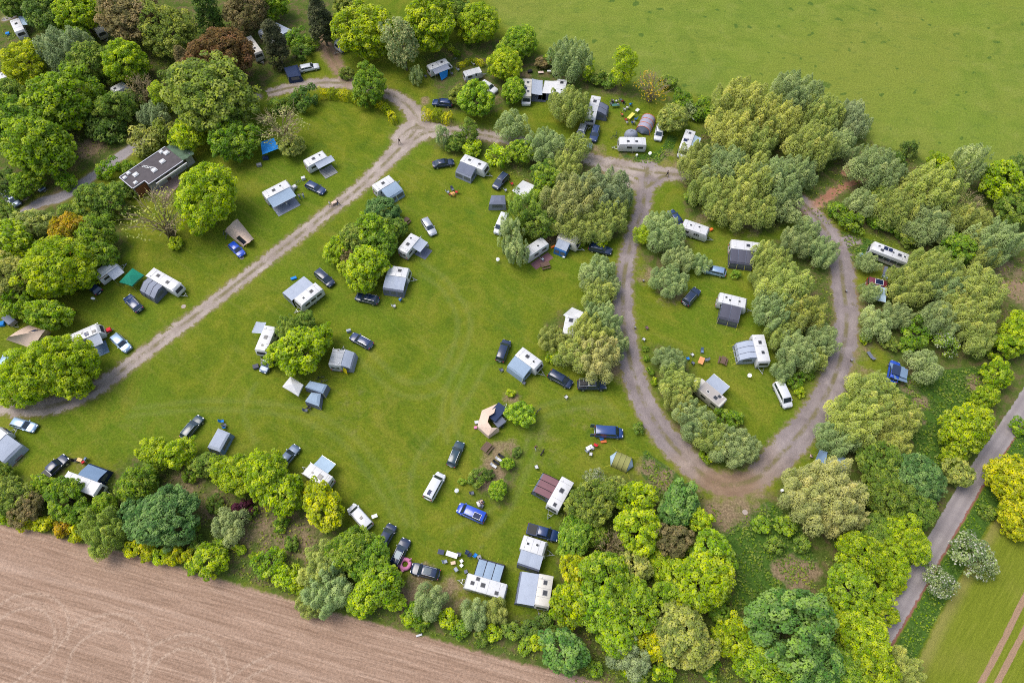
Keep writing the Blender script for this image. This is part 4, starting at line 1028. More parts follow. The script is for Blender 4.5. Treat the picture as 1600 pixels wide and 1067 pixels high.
def panel(corners, u0, u1, v0, v1, off):
    """rectangle inside a four-cornered face (bl, br, tr, tl), lifted off it"""
    a, b, c, d = map(Vector, corners)
    n = (b - a).cross(d - a).normalized() * off
    q = lambda u, v: (a*(1-u) + b*u)*(1-v) + (d*(1-u) + c*u)*v + n
    return [q(u0,v0), q(u1,v0), q(u1,v1), q(u0,v1)]
KIND = {  # length, half width, belt, roof, bumper to windscreen base, windscreen rake, tail overhang, tail rake, tyre
    'hatch': (4.15, 0.88, 0.92, 1.48, 1.05, 0.72, 0.12, 0.42, 0.32), 'estate': (4.75, 0.91, 0.92, 1.46, 1.25, 0.78, 0.10, 0.38, 0.33), 'suv': (4.65, 0.94, 1.05, 1.68, 1.20, 0.68, 0.10, 0.36, 0.37),
    'sedan': (4.7, 0.91, 0.92, 1.43, 1.25, 0.8, 0.55, 0.75, 0.33), 'mpv': (4.7, 0.93, 1.0, 1.72, 0.85, 0.85, 0.08, 0.25, 0.34), 'van': (5.0, 0.96, 1.12, 1.95, 0.75, 0.72, 0.05, 0.12, 0.35), 'lwb': (5.35, 0.97, 1.12, 1.98, 0.75, 0.72, 0.05, 0.1, 0.35)}
def car(rear, front, kind, color, label, rails=False, group='cars and vans parked on the campsite', solar=False, hatch=False, cat=None, name=None, rear_open=False, glassroof=False, box=None, z=None):
    L, hw, zb, zr, bon, rake, tail, trake, rt = KIND[kind]
    z = zr*0.7 if z is None else z
    a, b = at(*rear, z), at(*front, z)
    c = (a + b) / 2; h = ang(a, b)
    isvan = kind in ('van','lwb')
    name = name or {'van':'campervan','lwb':'campervan','mpv':'family_van'}.get(kind, 'parked_car')
    cat = cat or ('van' if isvan or kind == 'mpv' else 'car')
    th = thing(name, label, cat, (c.x, c.y, 0), h, group)
    pm = PAINT[color]
    # lower body
    xs = [-.5, -.492, -.47, -.40, -.2, 0, .2, .36, .44, .48, .497, .5]
    wf = [.80, .90, .96, 1, 1, 1, 1, .985, .94, .86, .74, .62]
    xw = L/2 - bon                       # foot of the windscreen
    def ztop(x):
        if x > xw: 
            t_ = (x - xw) / bon
            return zb - 0.02 - (0.10 if not isvan else 0.22)*t_ - 0.22*max(0, t_-0.8)/0.2
        if x < -L/2 + 0.12: return zb - 0.06
        return zb
    rings = []
    for f, w in zip(xs, wf):
        x = f*L; zt = ztop(x); w = w*hw; z0 = 0.26 if abs(f) < .47 else 0.36
        half = [(0,z0),(w*.86,z0),(w*.97,z0+.10),(w,zt*0.55),(w*.985,zt-.14),(w*.93,zt-.03),(w*.80,zt),(0,zt+.015)]
        rings.append([(x, y, zz) for y, zz in half] + [(x, -y, zz) for y, zz in half[-2:0:-1]])
    MB().loft(rings).build('body', pm, th, 50)
    # cabin
    xf1 = xw - rake; xr0 = -L/2 + tail; xr1 = xr0 + trake
    wb, wr = hw*.93, hw*(.76 if not isvan else .84)
    zc = zr - 0.06
    B = [(xr0,-wb,zb-.03),(xw,-wb*.93,zb-.03),(xw,wb*.93,zb-.03),(xr0,wb,zb-.03)]
    T = [(xr1,-wr,zc),(xf1,-wr*.97,zc),(xf1,wr*.97,zc),(xr1,wr,zc)]
    i_ = 0.10
    R2 = [(xr1+i_,-wr+i_,zr),(xf1-i_,-wr+i_,zr),(xf1-i_,wr-i_,zr),(xr1+i_,wr-i_,zr)]
    MB().loft([B, T, R2]).build('cabin', pm, th, 35)
    # glass
    def glass(nm, cs, u0, u1, v0, v1):
        m = MB(); m.add(panel(cs, u0, u1, v0, v1, 0.012), [(0,1,2,3)]); return m.build(nm, GLASS, th)
    glass('windscreen', (B[1],B[2],T[2],T[1]), .05, .95, .10, .93)
    glass('rear_window', (B[3],B[0],T[0],T[3]), .08, .92, .30 if isvan else .22, .9)
    nwin = 3 if kind in ('estate','suv','mpv','van','lwb') else 2
    for cs, flip in (((B[0],B[1],T[1],T[0]), 0), ((B[2],B[3],T[3],T[2]), 1)):
        for k in range(nwin):
            u0, u1 = .07 + k*.87/nwin, .07 + (k+1)*.87/nwin - .02
            glass('side_window', cs, u0, u1, .22, .88)
    for sx in (-1, 1):
        for sy in (-1, 1):
            wheel(th, sx*L*.305 + (0.02 if sx > 0 else -.02), sy*(hw - .10), rt)
    for sy in (-1, 1):
        m = MB(); m.box(L*.455, L*.487, sy*hw*.60-.14, sy*hw*.60+.14, zb-.36, zb-.20); m.build('headlight', CLEARL, th)
        m = MB(); m.box(-L*.499, -L*.484, sy*hw*.76-.10, sy*hw*.76+.10, zb-.36, zb-.02 if not isvan else zb+.2); m.build('tail_light', REDL, th)
        m = MB(); m.box(xw-.42, xw-.25, sy*(hw+.02)-.09, sy*(hw+.02)+.09, zb+.02, zb+.16); m.build('mirror', pm, th, None, None, 0.02)
        if rails:
            m = MB(); y = sy*(wr-.06)
            m.tube((xr1+.1,y,zr+.05),(xf1-.1,y,zr+.05),.022,n=6); m.tube((xr1+.1,y,zr-.03),(xr1+.1,y,zr+.05),.02); m.tube((xf1-.1,y,zr-.03),(xf1-.1,y,zr+.05),.02)
            m.build('roof_rail', ALU, th, 40)
    m = MB(); m.box(L*.488, L*.503, -.5, .5, zb-.52, zb-.40); m.build('grille', BLACKP, th)
    m = MB(); m.box(-L*.503, -L*.49, -.26, .26, zb-.45, zb-.34); m.build('number_plate', WHITEP, th)
    if hatch:
        m = MB(); m.box(-.9,-.4,-.25,.25,zr,zr+.08); m.build('roof_hatch', GLASS2, th, None, None, .02)
    if glassroof:
        m = MB(); m.box(xf1-1.5, xf1-.3, -wr*.68, wr*.68, zr-.01, zr+.012); m.build('sunroof', GLASS, th)
    if solar:
        x0, x1, y0, y1 = solar if isinstance(solar, tuple) else (-2.0,-.7,-.55,.55)
        m = MB(); m.box(x0,x1,y0,y1,zr+.02,zr+.06); s_ = m.build('solar_panel', SOLAR, th)
        m = MB()
        for e in ((x0-.04,x1+.04,y0-.04,y0),(x0-.04,x1+.04,y1,y1+.04),(x0-.04,x0,y0,y1),(x1,x1+.04,y0,y1)): m.box(*e, zr+.015, zr+.07)
        m.build('panel_frame', WHITEP, s_)
    if rear_open:
        for sy in (-1,1):
            m = MB(); m.box(-L/2-.75, -L/2-.02, sy*hw*.9-.03, sy*hw*.9+.03, .5, zr-.15); d = m.build('rear_door', pm, th, None, None, .01)
            m = MB(); m.box(-L/2-.65, -L/2-.12, sy*hw*.9-.04, sy*hw*.9+.04, zb+.1, zr-.3); m.build('window', GLASS, d)
    if box:
        m = MB(); m.box(-1.2, .6, -.38, .38, zr+.07, zr+.42); m.build('roof_box', PAINT[box], th, 40, None, .12)
    return th
def pickup(rear, front, color, label, rack=False, cover=True):
    L, hw = 5.2, 0.94
    a, b = at(*rear, 1.1), at(*front, 1.1); c = (a+b)/2
    th = thing('pickup_truck', label, 'car', (c.x, c.y, 0), ang(a, b), 'cars and vans parked on the campsite')
    pm = PAINT[color]
    rings = []
    for x, w, zt in ((-2.6,.9,1.0),(-2.55,.98,1.06),(-.3,1,1.08),(.9,1,1.08),(1.5,.99,1.04),(2.3,.93,.98),(2.52,.84,.86),(2.6,.74,.75)):
        w *= hw; half = [(0,.4),(w*.9,.4),(w,.55),(w,zt-.15),(w*.93,zt-.02),(w*.8,zt),(0,zt)]
        rings.append([(x,y,z) for y,z in half] + [(x,-y,z) for y,z in half[-2:0:-1]])
    MB().loft(rings).build('body', pm, th, 45)
    B = [(-.9,-.86,1.05),(1.45,-.8,1.05),(1.45,.8,1.05),(-.9,.86,1.05)]; T = [(-.75,-.70,1.72),(.75,-.68,1.72),(.75,.68,1.72),(-.75,.70,1.72)]
    T2 = [(-.65,-.6,1.78),(.65,-.58,1.78),(.65,.58,1.78),(-.65,.6,1.78)]
    MB().loft([B,T,T2]).build('cabin', pm, th, 35)
    for nm, cs, u in (('windscreen',(B[1],B[2],T[2],T[1]),[(.05,.95)]),('rear_window',(B[3],B[0],T[0],T[3]),[(.1,.9)]),('side_window',(B[0],B[1],T[1],T[0]),[(.06,.47),(.5,.92)]),('side_window',(B[2],B[3],T[3],T[2]),[(.08,.5),(.53,.94)])):
        for u0, u1 in u:
            m = MB(); m.add(panel(cs,u0,u1,.15,.9,.012),[(0,1,2,3)]); m.build(nm, GLASS, th)
    m = MB(); m.box(-2.45,-1.0,-.78,.78,1.07,1.12); m.build('load_bed_cover' if cover else 'load_bed', BLACKP, th, None, None, .02)
    for sx in (-1.6,1.65):
        for sy in (-1,1): wheel(th, sx, sy*(hw-.08), .39, .25)
    for sy in (-1,1):
        m = MB(); m.box(2.42,2.56,sy*.62-.16,sy*.62+.16,.74,.9); m.build('headlight', CLEARL, th)
        m = MB(); m.box(-2.62,-2.58,sy*.8-.07,sy*.8+.07,.7,1.0); m.build('tail_light', REDL, th)
        m = MB(); m.box(1.0,1.15,sy*1.02-.09,sy*1.02+.09,1.1,1.28); m.build('mirror', pm, th)
    if rack:
        m = MB()
        for x in (-2.3,-1.6,-1.0,-.5,.1,.6):
            m.tube((x,-.75,1.86),(x,.75,1.86),.025)
        for y in (-.75,.75): m.tube((-2.3,y,1.86),(.6,y,1.86),.03)
        for x in (-2.3,-1.0):
            for y in (-.75,.75): m.tube((x,y,1.05),(x,y,1.86),.025)
        m.build('roof_rack', ALU, th, 40)
        m = MB(); m.box(-2.2,-1.2,-.6,.1,1.89,2.02); m.build('storage_case', BLACKP, th, None, None, .03)
        m = MB(); m.box(-.4,.05,-.25,.25,1.89,2.0); m.build('white_case', WHITEP, th, None, None, .03)
    return th

CLOTH = {'lightgrey': fabric('light_grey_cloth', (0.36,0.40,0.48), .12), 'white': fabric('white_cloth', (0.60,0.60,0.61), .15), 'grey': fabric('grey_cloth', (0.23,0.25,0.31), .05), 'bluegrey': fabric('blue_grey_cloth', (0.26,0.34,0.44), .08),
         'dark': fabric('charcoal_cloth', (0.075,0.075,0.10)), 'slate': fabric('slate_cloth', (0.125,0.14,0.19)), 'blue': fabric('blue_cloth', (0.03,0.13,0.36), .1), 'paleblue': fabric('pale_blue_cloth', (0.36,0.47,0.58), .12), 'navy': fabric('navy_cloth', (0.02,0.035,0.085)),
         'maroon': fabric('maroon_cloth', (0.17,0.085,0.095)), 'beige': fabric('beige_cloth', (0.64,0.49,0.39), .12), 'lilac': fabric('lilac_grey_cloth', (0.33,0.31,0.39), .1), 'green': fabric('teal_green_cloth', (0.01,0.20,0.13), .1), 'olive': fabric('olive_cloth', (0.27,0.27,0.09), .1), 'yellow': fabric('yellow_cloth', (0.70,0.58,0.01), .1),
         'skyblue': fabric('bright_blue_cloth', (0.02,0.22,0.62), .1), 'tanblue': fabric('faded_blue_cloth', (0.16,0.24,0.36), .1), 'orange': fabric('orange_cloth', (0.60,0.16,0.05), .1), 'pink': fabric('pink_vinyl', (0.62,0.22,0.38), .1), 'red': fabric('red_cloth', (0.5,0.02,0.03)), 'black': fabric('black_cloth', (0.015,0.015,0.018))}
FOIL = flat('tent_window_foil', (0.10,0.11,0.12), 0.15, 0, 0.3, 2)
DARKFOIL = flat('dark_window_foil', (0.02,0.022,0.028), 0.15, 0, 0.3, 2)
CRGROUP = 'touring caravans and motorhomes on their pitches'
FRAMES = {}
def shell(m_prof, W, y_in=0.06):
    """rounded body from a side profile (x, z), W wide"""
    n = len(m_prof)
    cx = sum(p[0] for p in m_prof)/n; cz = sum(p[1] for p in m_prof)/n
    xs = [p[0] for p in m_prof]; zs = [p[1] for p in m_prof]
    lx = (max(xs)-min(xs))/2; lz = (max(zs)-min(zs))/2
    mx = (max(xs)+min(xs))/2; mz = (max(zs)+min(zs))/2
    def ring(y, d): return [(mx + (x-mx)*(1-d/lx), y, mz + (z-mz)*(1-d/lz)) for x, z in m_prof]
    h = W/2
    return [ring(-h, .07), ring(-h+.025, .025), ring(-h+.09, 0), ring(0, -.012), ring(h-.09, 0), ring(h-.025, .025), ring(h, .07)]
def side_quad(x0, x1, z0, z1, y, s):
    if s < 0: return [(x0,y,z0),(x1,y,z0),(x1,y,z1),(x0,y,z1)]
    return [(x1,y,z0),(x0,y,z0),(x0,y,z1),(x1,y,z1)]
def caravan(rear, front, label, col='white', stripe=None, slope=0.45, hitch=True, hatches=((-.25,0,.7),(.22,.1,.4)), win=2, motor=False, cover=None, W=2.25, H=2.58, L=None, door_side=None, roofcol=None, solar=None, poproof=False, red_edge=False, name=None, sat=False, bus=False):
    a, b = at(*rear, H-.05), at(*front, H-.05)
    c = (a+b)/2; h = ang(a, b); L = L or min(max((b-a).length, 3.4), 7.6)
    name = name or ('motorhome' if motor or bus else 'caravan')
    th = thing(name, label, name, (c.x, c.y, 0), h, CRGROUP)
    FRAMES[label] = (th, L, W, H)
    sm_ = SHELL[col]; hl = L/2; z0 = 0.42
    if motor:
        # box with a lower cab in front
        cab = 1.55
        xb = hl - cab
        prof = [(-hl,z0),(xb,z0),(xb+.05,1.7),(xb+.75,2.05),(xb+.65,H-.12),(xb+.35,H),(-hl+.12,H+.02),(-hl,H-.12)]
        MB().loft(shell(prof, W)).build('body', sm_, th, 40)
        cp = [(xb-.05,.40),(hl-.05,.40),(hl,.75),(hl-.1,1.02),(hl-.55,1.18),(xb+.72,1.98),(xb-.05,2.0)]
        MB().loft(shell(cp, W-.2)).build('cab', PAINT['white'] if col != 'grey' else PAINT['grey'], th, 40)
        m = MB(); m.add([(hl-.50,-.88,1.20),(hl-.50,.88,1.20),(xb+.80,.80,1.94),(xb+.80,-.80,1.94)], [(0,1,2,3)]); 
        m.v = [(x+.03,y,z+.03) for x,y,z in m.v]; m.build('windscreen', GLASS, th)
        for s in (-1,1):
            m = MB(); y = s*(W/2-.08); m.add([(xb+.15,y,1.15),(hl-.65,y,1.15),(xb+.72,y,1.75),(xb+.15,y,1.75)], [(0,1,2,3)]); m.build('cab_window', GLASS, th)
            m = MB(); m.box(hl-.12,hl+.01,s*.72-.16,s*.72+.16,.72,.92); m.build('headlight', CLEARL, th)
            m = MB(); m.box(xb+.85,xb+1.0,s*(W/2+.06)-.1,s*(W/2+.06)+.1,1.15,1.45); m.build('mirror', BLACKP, th)
        wx = [-hl*.45, hl-.85]
    elif bus:
        prof = [(-hl,z0),(hl-.1,z0),(hl,.9),(hl-.1,1.6),(hl-.32,H-.2),(hl-.55,H),(-hl+.3,H),(-hl+.06,H-.2),(-hl,1.4)]
        MB().loft(shell(prof, W)).build('body', sm_, th, 40)
        m = MB(); m.add([(hl-.02,-.95,1.25),(hl-.02,.95,1.25),(hl-.28,.9,2.25),(hl-.28,-.9,2.25)], [(0,1,2,3)]); m.v = [(x+.04,y,z) for x,y,z in m.v]; m.build('windscreen', GLASS, th)
        for s in (-1,1):
            for k in range(5):
                x0 = -hl+.35 + k*(L-.9)/5; m = MB(); m.add(side_quad(x0, x0+(L-.9)/5-.08, 1.35, 2.1, s*(W/2+.012), s), [(0,1,2,3)]); m.build('side_window', GLASS, th)
            m = MB(); m.add(side_quad(-hl+.1, hl-.2, 1.16, 1.26, s*(W/2+.010), s), [(0,1,2,3)]); m.build('stripe', PAINT['maroon'], th)
        wx = [-hl*.5, hl*.62]
    else:
        fs = slope
        prof = [(-hl+.1,z0),(hl-.2,z0),(hl,.95),(hl-.08*fs-.02,1.5),(hl-.55*fs,2.2),(hl-.85*fs-.12,H-.03),(hl-1.1*fs-.4,H+.02),(0,H+.04),(-hl+.5,H+.02),(-hl+.12,H-.05),(-hl,H-.35),(-hl-.02,1.2),(-hl+.02,.7)]
        MB().loft(shell(prof, W)).build('body', sm_, th, 38)
        m = MB()      # front window follows the sloping nose
        m.add([(hl-.08*fs-.0,-.85,1.5),(hl-.08*fs-.0,.85,1.5),(hl-.52*fs,.78,2.12),(hl-.52*fs,-.78,2.12)], [(0,1,2,3)]); m.v = [(x+.025,y,z+.02) for x,y,z in m.v]; m.build('front_window', GLASS2, th)
        wx = [-.05*L]
    if roofcol:
        m = MB(); m.box(-hl+.45, hl-(1.75 if motor else .95), -W/2+.12, W/2-.12, H+.03, H+.055); m.build('roof_sheet', SHELL[roofcol], th)
    m = MB(); m.add([(-hl-.035,.75,1.35),(-hl-.035,-.75,1.35),(-hl-.01,-.72,1.95),(-hl-.01,.72,1.95)], [(0,1,2,3)]); m.build('rear_window', GLASS2, th)
    for s in (-1,1):
        if not bus:
            span = (L - (2.2 if motor else 1.3)); x_s = -hl + .5
            for k in range(win):
                x0 = x_s + k*span/win + .15; w_ = min(1.1, span/win - .35)
                m = MB(); m.add(side_quad(x0, x0+w_, 1.35, 1.95, s*(W/2+.012), s), [(0,1,2,3)]); wn_ = m.build('side_window', GLASS2, th)
            if stripe:
                m = MB(); m.add(side_quad(-hl+.15, hl-(1.8 if motor else .35), .95, 1.10, s*(W/2+.008), s), [(0,1,2,3)]); m.build('stripe', stripe, th)
            m = MB(); m.box(-hl+.12, hl-(1.7 if motor else .3), s*(W/2-.035)-.02, s*(W/2-.035)+.02, H-.10, H-.05); m.build('awning_rail', ALU, th)
        for x in wx: wheel(th, x, s*(W/2-.10), .32, .2)
        m = MB(); m.box(-hl-.045,-hl+.02,s*.9-.08,s*.9+.08,.62,1.0); m.build('tail_light', REDL, th)
    ds = door_side or -1
    if not bus:
        m = MB(); m.add(side_quad(.05*L, .05*L+.62, .5, 2.25, ds*(W/2+.016), ds), [(0,1,2,3)]); d = m.build('door', SHELL['grey'], th)
        m = MB(); m.add(side_quad(.05*L+.12, .05*L+.5, 1.45, 2.0, ds*(W/2+.022), ds), [(0,1,2,3)]); m.build('window', GLASS2, d)
    m = MB(); m.box(-hl-.05, -hl+.08, -W/2+.1, W/2-.1, .36, .6); m.build('bumper', GREYP, th, None, None, .02)
    for fx, fy, s_ in hatches:
        x, y = fx*L, fy*W; s_ *= 1.3
        m = MB(); m.box(x-s_/2, x+s_/2, y-s_/2*.9, y+s_/2*.9, H+.03, H+.09); fr = m.build('roof_hatch', WHITEP if s_ < .65 else GREYP, th, None, None, .02)
        m = MB(); m.box(x-s_*.40, x+s_*.40, y-s_*.36, y+s_*.36, H+.085, H+.12); m.build('dome', GLASS2, fr, None, None, .02)
    m = MB(); m.tube((-.38*L,-.3*W,H),(-.38*L,-.3*W,H+.14),.07,n=8); m.tube((-.38*L,-.3*W,H+.14),(-.38*L,-.3*W,H+.18),.11,n=8); m.build('roof_vent', WHITEP, th, 40)
    for fx in (-.34, -.08, .18):
        m = MB(); m.box(fx*L-.02, fx*L+.02, -W/2+.14, W/2-.14, H+.035, H+.05); m.build('roof_seam', GREYP, th)
    if solar:
        for k in range(solar):
            m = MB(); m.box(-.05*L+k*.9, -.05*L+k*.9+.75, -.35*W, -.35*W+.85, H+.06, H+.10); m.build('solar_panel', SOLAR, th)
    if sat:
        m = MB(); m.ball((.1*L,.25*W,H+.2),.24,10,6,.5); m.build('satellite_dome', WHITEP, th, 60)
    if poproof:
        m = MB(); m.box(-hl*.62, hl*.45, -W/2+.35, W/2-.35, H+.02, H+.34); m.build('raised_roof', sm_, th, 40, None, .06)
    if red_edge:
        for s in (-1,1):
            m = MB(); m.box(-hl+.15, hl-.6, s*(W/2-.01)-.02, s*(W/2-.01)+.02, H-.30, H-.14); m.build('edge_stripe', PAINT['maroon'], th)
    if hitch and not motor and not bus:
        m = MB()
        for s in (-1,1): m.tube((hl-.3,s*.62,.47),(hl+1.05,s*.05,.47),.045)
        m.tube((hl+.95,0,.47),(hl+1.3,0,.5),.05); m.tube((hl+.5,-.36,.47),(hl+.5,.36,.47),.04)
        hb = m.build('hitch', STEEL, th, 40)
        m = MB(); m.tube((hl+.85,.14,.1),(hl+.85,.14,.75),.03); m.tube((hl+.85,.09,.11),(hl+.85,.19,.11),.11,n=10); m.build('jockey_wheel', BLACKP, hb, 40)
        if cover:
            m = MB(); m.box(hl+.1,hl+.95,-.4,.4,.5,1.05); m.build('hitch_cover', CLOTH[cover] if cover in CLOTH else PAINT[cover], th, 50, None, .12)
    m = MB()
    for x in (-hl+.4, hl-.6 - (1.6 if motor else 0)):
        for s in (-1,1): m.tube((x,s*(W/2-.25),.45),(x+.1,s*(W/2-.2),.03),.03)
    m.build('corner_steadies', STEEL, th)
    return th
def local(th, px, py, z):
    p = at(px, py, z); h = th.rotation_euler[2]; d = p - th.location
    return d.x*math.cos(h) + d.y*math.sin(h), -d.x*math.sin(h) + d.y*math.cos(h)
def canopy(label, p1, p2, col, zo=2.05, mat_floor=None, floor_px=None, screen=None):
    """roll-out sun canopy on two poles: a part of its caravan. p1, p2: outer corners as seen"""
    th, L, W, H = FRAMES[label]
    x1, y1 = local(th, *p1, zo); x2, y2 = local(th, *p2, zo)
    s = 1 if y1 + y2 > 0 else -1
    xa, xb = min(x1,x2), max(x1,x2); xa = max(xa, -L/2-.6); xb = min(xb, L/2+.6)
    d = abs((y1+y2)/2); d = min(max(d, W/2+1.4), W/2+3.6)
    zi = H - .12; yi = s*(W/2-.02)
    m = MB(); n, k_ = 6, 5
    vs = []
    for i in range(n+1):
        for j in range(k_+1):
            u, v = i/n, j/k_
            sag = -.10*math.sin(math.pi*v) - .05*math.sin(math.pi*u)
            vs.append((xa+(xb-xa)*u, yi + s*(d-W/2)*v, zi+(zo-zi)*v + sag))
    fs = [(i*(k_+1)+j, (i+1)*(k_+1)+j, (i+1)*(k_+1)+j+1, i*(k_+1)+j+1) for i in range(n) for j in range(k_)]
    m.add(vs, fs)
    c = m.build('sun_canopy', CLOTH[col], th, 80)
    for x in (xa+.05, xb-.05):
        m = MB(); m.tube((x, s*(d-.02), 0), (x, s*(d-.02), zo-.02), .022); m.build('canopy_pole', ALU, c)
    m = MB(); m.tube((xa, s*d, zo-.01),(xb, s*d, zo-.01), .04); m.build('front_bar', ALU, c)
    if mat_floor:
        m = MB(); m.box(xa+.1, xb-.1, min(s*(W/2+.1), s*(d+.9)), max(s*(W/2+.1), s*(d+.9)), .022, .035)
        o = m.build('ground_mat', CLOTH[mat_floor], None)
        o.matrix_world = Matrix.Translation(th.location) @ Matrix.Rotation(th.rotation_euler[2], 4, 'Z')
        tag(o, f'{mat_floor} ground mat laid under the canopy of the {label}'[:95], 'ground mat', 'ground mats'); 
        w_ = o['label'].split()
        o['label'] = ' '.join(w_[:16])
    if screen:
        m = MB(); m.add([(xa+.1,s*d,zo-.1),(xb-.1,s*d,zo-.1),(xb-.1,s*(d+1.0),.05),(xa+.1,s*(d+1.0),.05)], [(0,1,2,3)]); m.build('side_screen', CLOTH[screen], c)
    return c
def awning(label, p1, p2, roof, wall, n=3, own_label='', rib=None, window='foil', zo=1.75, deep=None, dome=False, name='awning_tent', ropes=True, front_win=True):
    """tent awning standing against a caravan. p1, p2: its outer roof corners as seen"""
    th, L, W, H = FRAMES[label]
    x1, y1 = local(th, *p1, zo); x2, y2 = local(th, *p2, zo)
    s = 1 if y1 + y2 > 0 else -1
    xa, xb = min(x1,x2), max(x1,x2); xa = max(xa, -L/2-.2); xb = min(xb, L/2+.3)
    if xb - xa < 1.6: xb = xa + 1.6
    d = min(max(abs((y1+y2)/2) - W/2, 1.6), 3.6)
    aw = thing(name, own_label, 'awning', tuple(th.location), th.rotation_euler[2], 'tent awnings attached to caravans')
    y0 = W/2 + .02; zi = H - .14
    pr = [(0, zi), (d*.35, zi-.10), (d*.7, zo+.22), (d*.95, zo), (d+.12, zo-.30), (d+.30, .02)] if not dome else [(0, zi-.1), (d*.4, zi), (d*.75, zo+.15), (d*1.0, zo-.25), (d+.15, zo-.9), (d+.25, .02)]
    nr = 4                                   # the first four points make the roof, the rest the front wall
    cr, cw = CLOTH[roof], CLOTH[wall]
    for k in range(n):
        u0, u1 = xa + (xb-xa)*k/n, xa + (xb-xa)*(k+1)/n
        m = MB(); vs = []; st = 5
        for i in range(st+1):
            bulge = .05*math.sin(math.pi*i/st)
            for (yy, zz) in pr[:nr]: vs.append((u0+(u1-u0)*i/st, s*(y0+yy), zz + bulge))
        fs = [(i*nr+j, (i+1)*nr+j, (i+1)*nr+j+1, i*nr+j+1) for i in range(st) for j in range(nr-1)]
        m.add(vs, fs); m.build('roof_panel', cr, aw, 60)
        m = MB(); vs = [(u, s*(y0+yy), zz) for u in (u0,u1) for (yy,zz) in pr[nr-1:]]; q = len(pr)-nr+1
        m.add(vs, [(j, q+j, q+j+1, j+1) for j in range(q-1)]); fw = m.build('front_wall', cw, aw)
        if front_win:
            a_, b_ = pr[-2], pr[-1]
            f = lambda t_: (a_[0]+(b_[0]-a_[0])*t_, a_[1]+(b_[1]-a_[1])*t_)
            (ya,za),(yb,zb_) = f(.05), f(.62)
            m = MB(); e = .03
            m.add([(u0+.18, s*(y0+yb+e), zb_),(u1-.18, s*(y0+yb+e), zb_),(u1-.18, s*(y0+ya+e), za),(u0+.18, s*(y0+ya+e), za)], [(0,1,2,3)]); m.build('window', FOIL if window == 'foil' else DARKFOIL, fw)
    for u in (xa, xb):
        m = MB(); m.add([(u, s*y0, .02)] + [(u, s*(y0+yy), zz) for yy, zz in pr], [tuple(range(len(pr)+1))]); sw = m.build('side_wall', cw, aw)
        e = .02 if u == xb else -.02
        m = MB(); m.add([(u+e, s*(y0+d*.2), .9),(u+e, s*(y0+d*.8), .9),(u+e, s*(y0+d*.78), zo-.15),(u+e, s*(y0+d*.22), zo+.05)], [(0,1,2,3)]); m.build('window', FOIL if window == 'foil' else DARKFOIL, sw)
    if rib:
        for k in range(n+1):
            u = xa + (xb-xa)*k/n
            m = MB(); m.path([(u, s*(y0+yy), zz+.02) for yy, zz in pr], .05, 6); m.build('rib', CLOTH[rib], aw, 60)
    if ropes:
        for k in range(n+1):
            u = xa + (xb-xa)*k/n
            m = MB(); m.tube((u, s*(y0+pr[-2][0]), pr[-2][1]), (u + (k-n/2)*.15, s*(y0+pr[-1][0]+.95), .02), .016, n=4); m.build('guy_rope', ROPE, aw)
    return aw

G = caravan
# ---------------- caravans (labels serve as keys for their canopies)
G((22,30),(31,50),'small white caravan in the top left corner of the wood','white',hatches=((-.1,0,.6),)); canopy('small white caravan in the top left corner of the wood',(40,24),(47,38),'paleblue')
G((48,62),(71,88),'long white caravan half hidden by trees left of the wood','white',L=7.2)
G((196,131),(173,143),'white caravan with dark nose window under trees in the wood','white',cover='blue',hatches=((.2,0,.5),))
G((143,28),(158,50),'pale caravan glimpsed through trees near the top left','cream')
G((-6,122),(4,118),'white caravan cut by the left edge among the trees','white')
G((385,58),(404,84),'cream caravan left of the dark conifer','cream',hatches=((-.2,0,.5),(.2,0,.5)))
G((408,46),(432,58),'white caravan behind the conifer with two awning sheets','white',L=5.5)
awning('white caravan behind the conifer with two awning sheets',(445,25),(460,48),'lightgrey','lightgrey',2,'pale grey two-sheet awning behind the dark conifer',window='foil')
G((540,60),(527,68),'white caravan nose peeking out beside the paved fork','white')
K='white campervan with grey canopy and blue side screen'; G((670,106),(703,93),K,'white',motor=True,W=2.0,H=2.45,hatches=((-.3,0,.4),(.1,0,.5)),L=5.9); canopy(K,(678,114),(702,105),'grey',screen=None)
K='white motorhome facing the second one across two canopies'; G((824,121),(822,157),K,'cream',motor=True,L=6.6,hatches=((-.3,.1,.5),(-.1,-.15,.4),(.15,.15,.5)),solar=1); canopy(K,(848,126),(847,149),'lightgrey',mat_floor='slate')
K='white caravan on the right of the two facing canopies'; G((879,124),(874,148),K,'white',L=5.2); canopy(K,(849,126),(849,146),'white',mat_floor='slate')
K='white caravan with slate awning beside the picnic group'; G((932,150),(922,186),K,'white'); awning(K,(953,166),(944,180),'slate','slate',2,'slate grey awning with white framed front window near the picnic tables',window='foil',rib='dark')
K='white caravan with brown windows on the grass by the track bend'; G((1010,221),(966,220),K,'white',win=2,hatches=((-.15,.1,.5),(.15,.1,.5)),slope=.3)
K='white motorhome with solar panel at the hedge of the pasture'; G((1081,200),(1066,241),K,'white',motor=True,L=6.8,solar=1,hatches=((-.35,0,.5),(-.05,.05,.4))); canopy(K,(1096,216),(1090,232),'paleblue')
K='white caravan with pale canopy over a slatted wooden deck'; G((477,256),(510,239),K,'white',hatches=((-.1,.05,.6),(.2,.1,.4))); canopy(K,(500,267),(521,248),'lightgrey')
K='white caravan with blue grey canopy beside the navy estate car'; G((412,306),(453,285),K,'white',cover='white',hatches=((-.12,0,.6),(.15,.1,.4))); canopy(K,(428,326),(462,305),'bluegrey',mat_floor='grey')
K='white caravan with pale blue green awning beside the gravel track'; G((585,295),(615,277),K,'white',hatches=((-.05,0,.6),)); awning(K,(609,313),(627,294),'bluegrey','bluegrey',2,'pale blue green awning with arched windows beside the gravel track',zo=1.9)
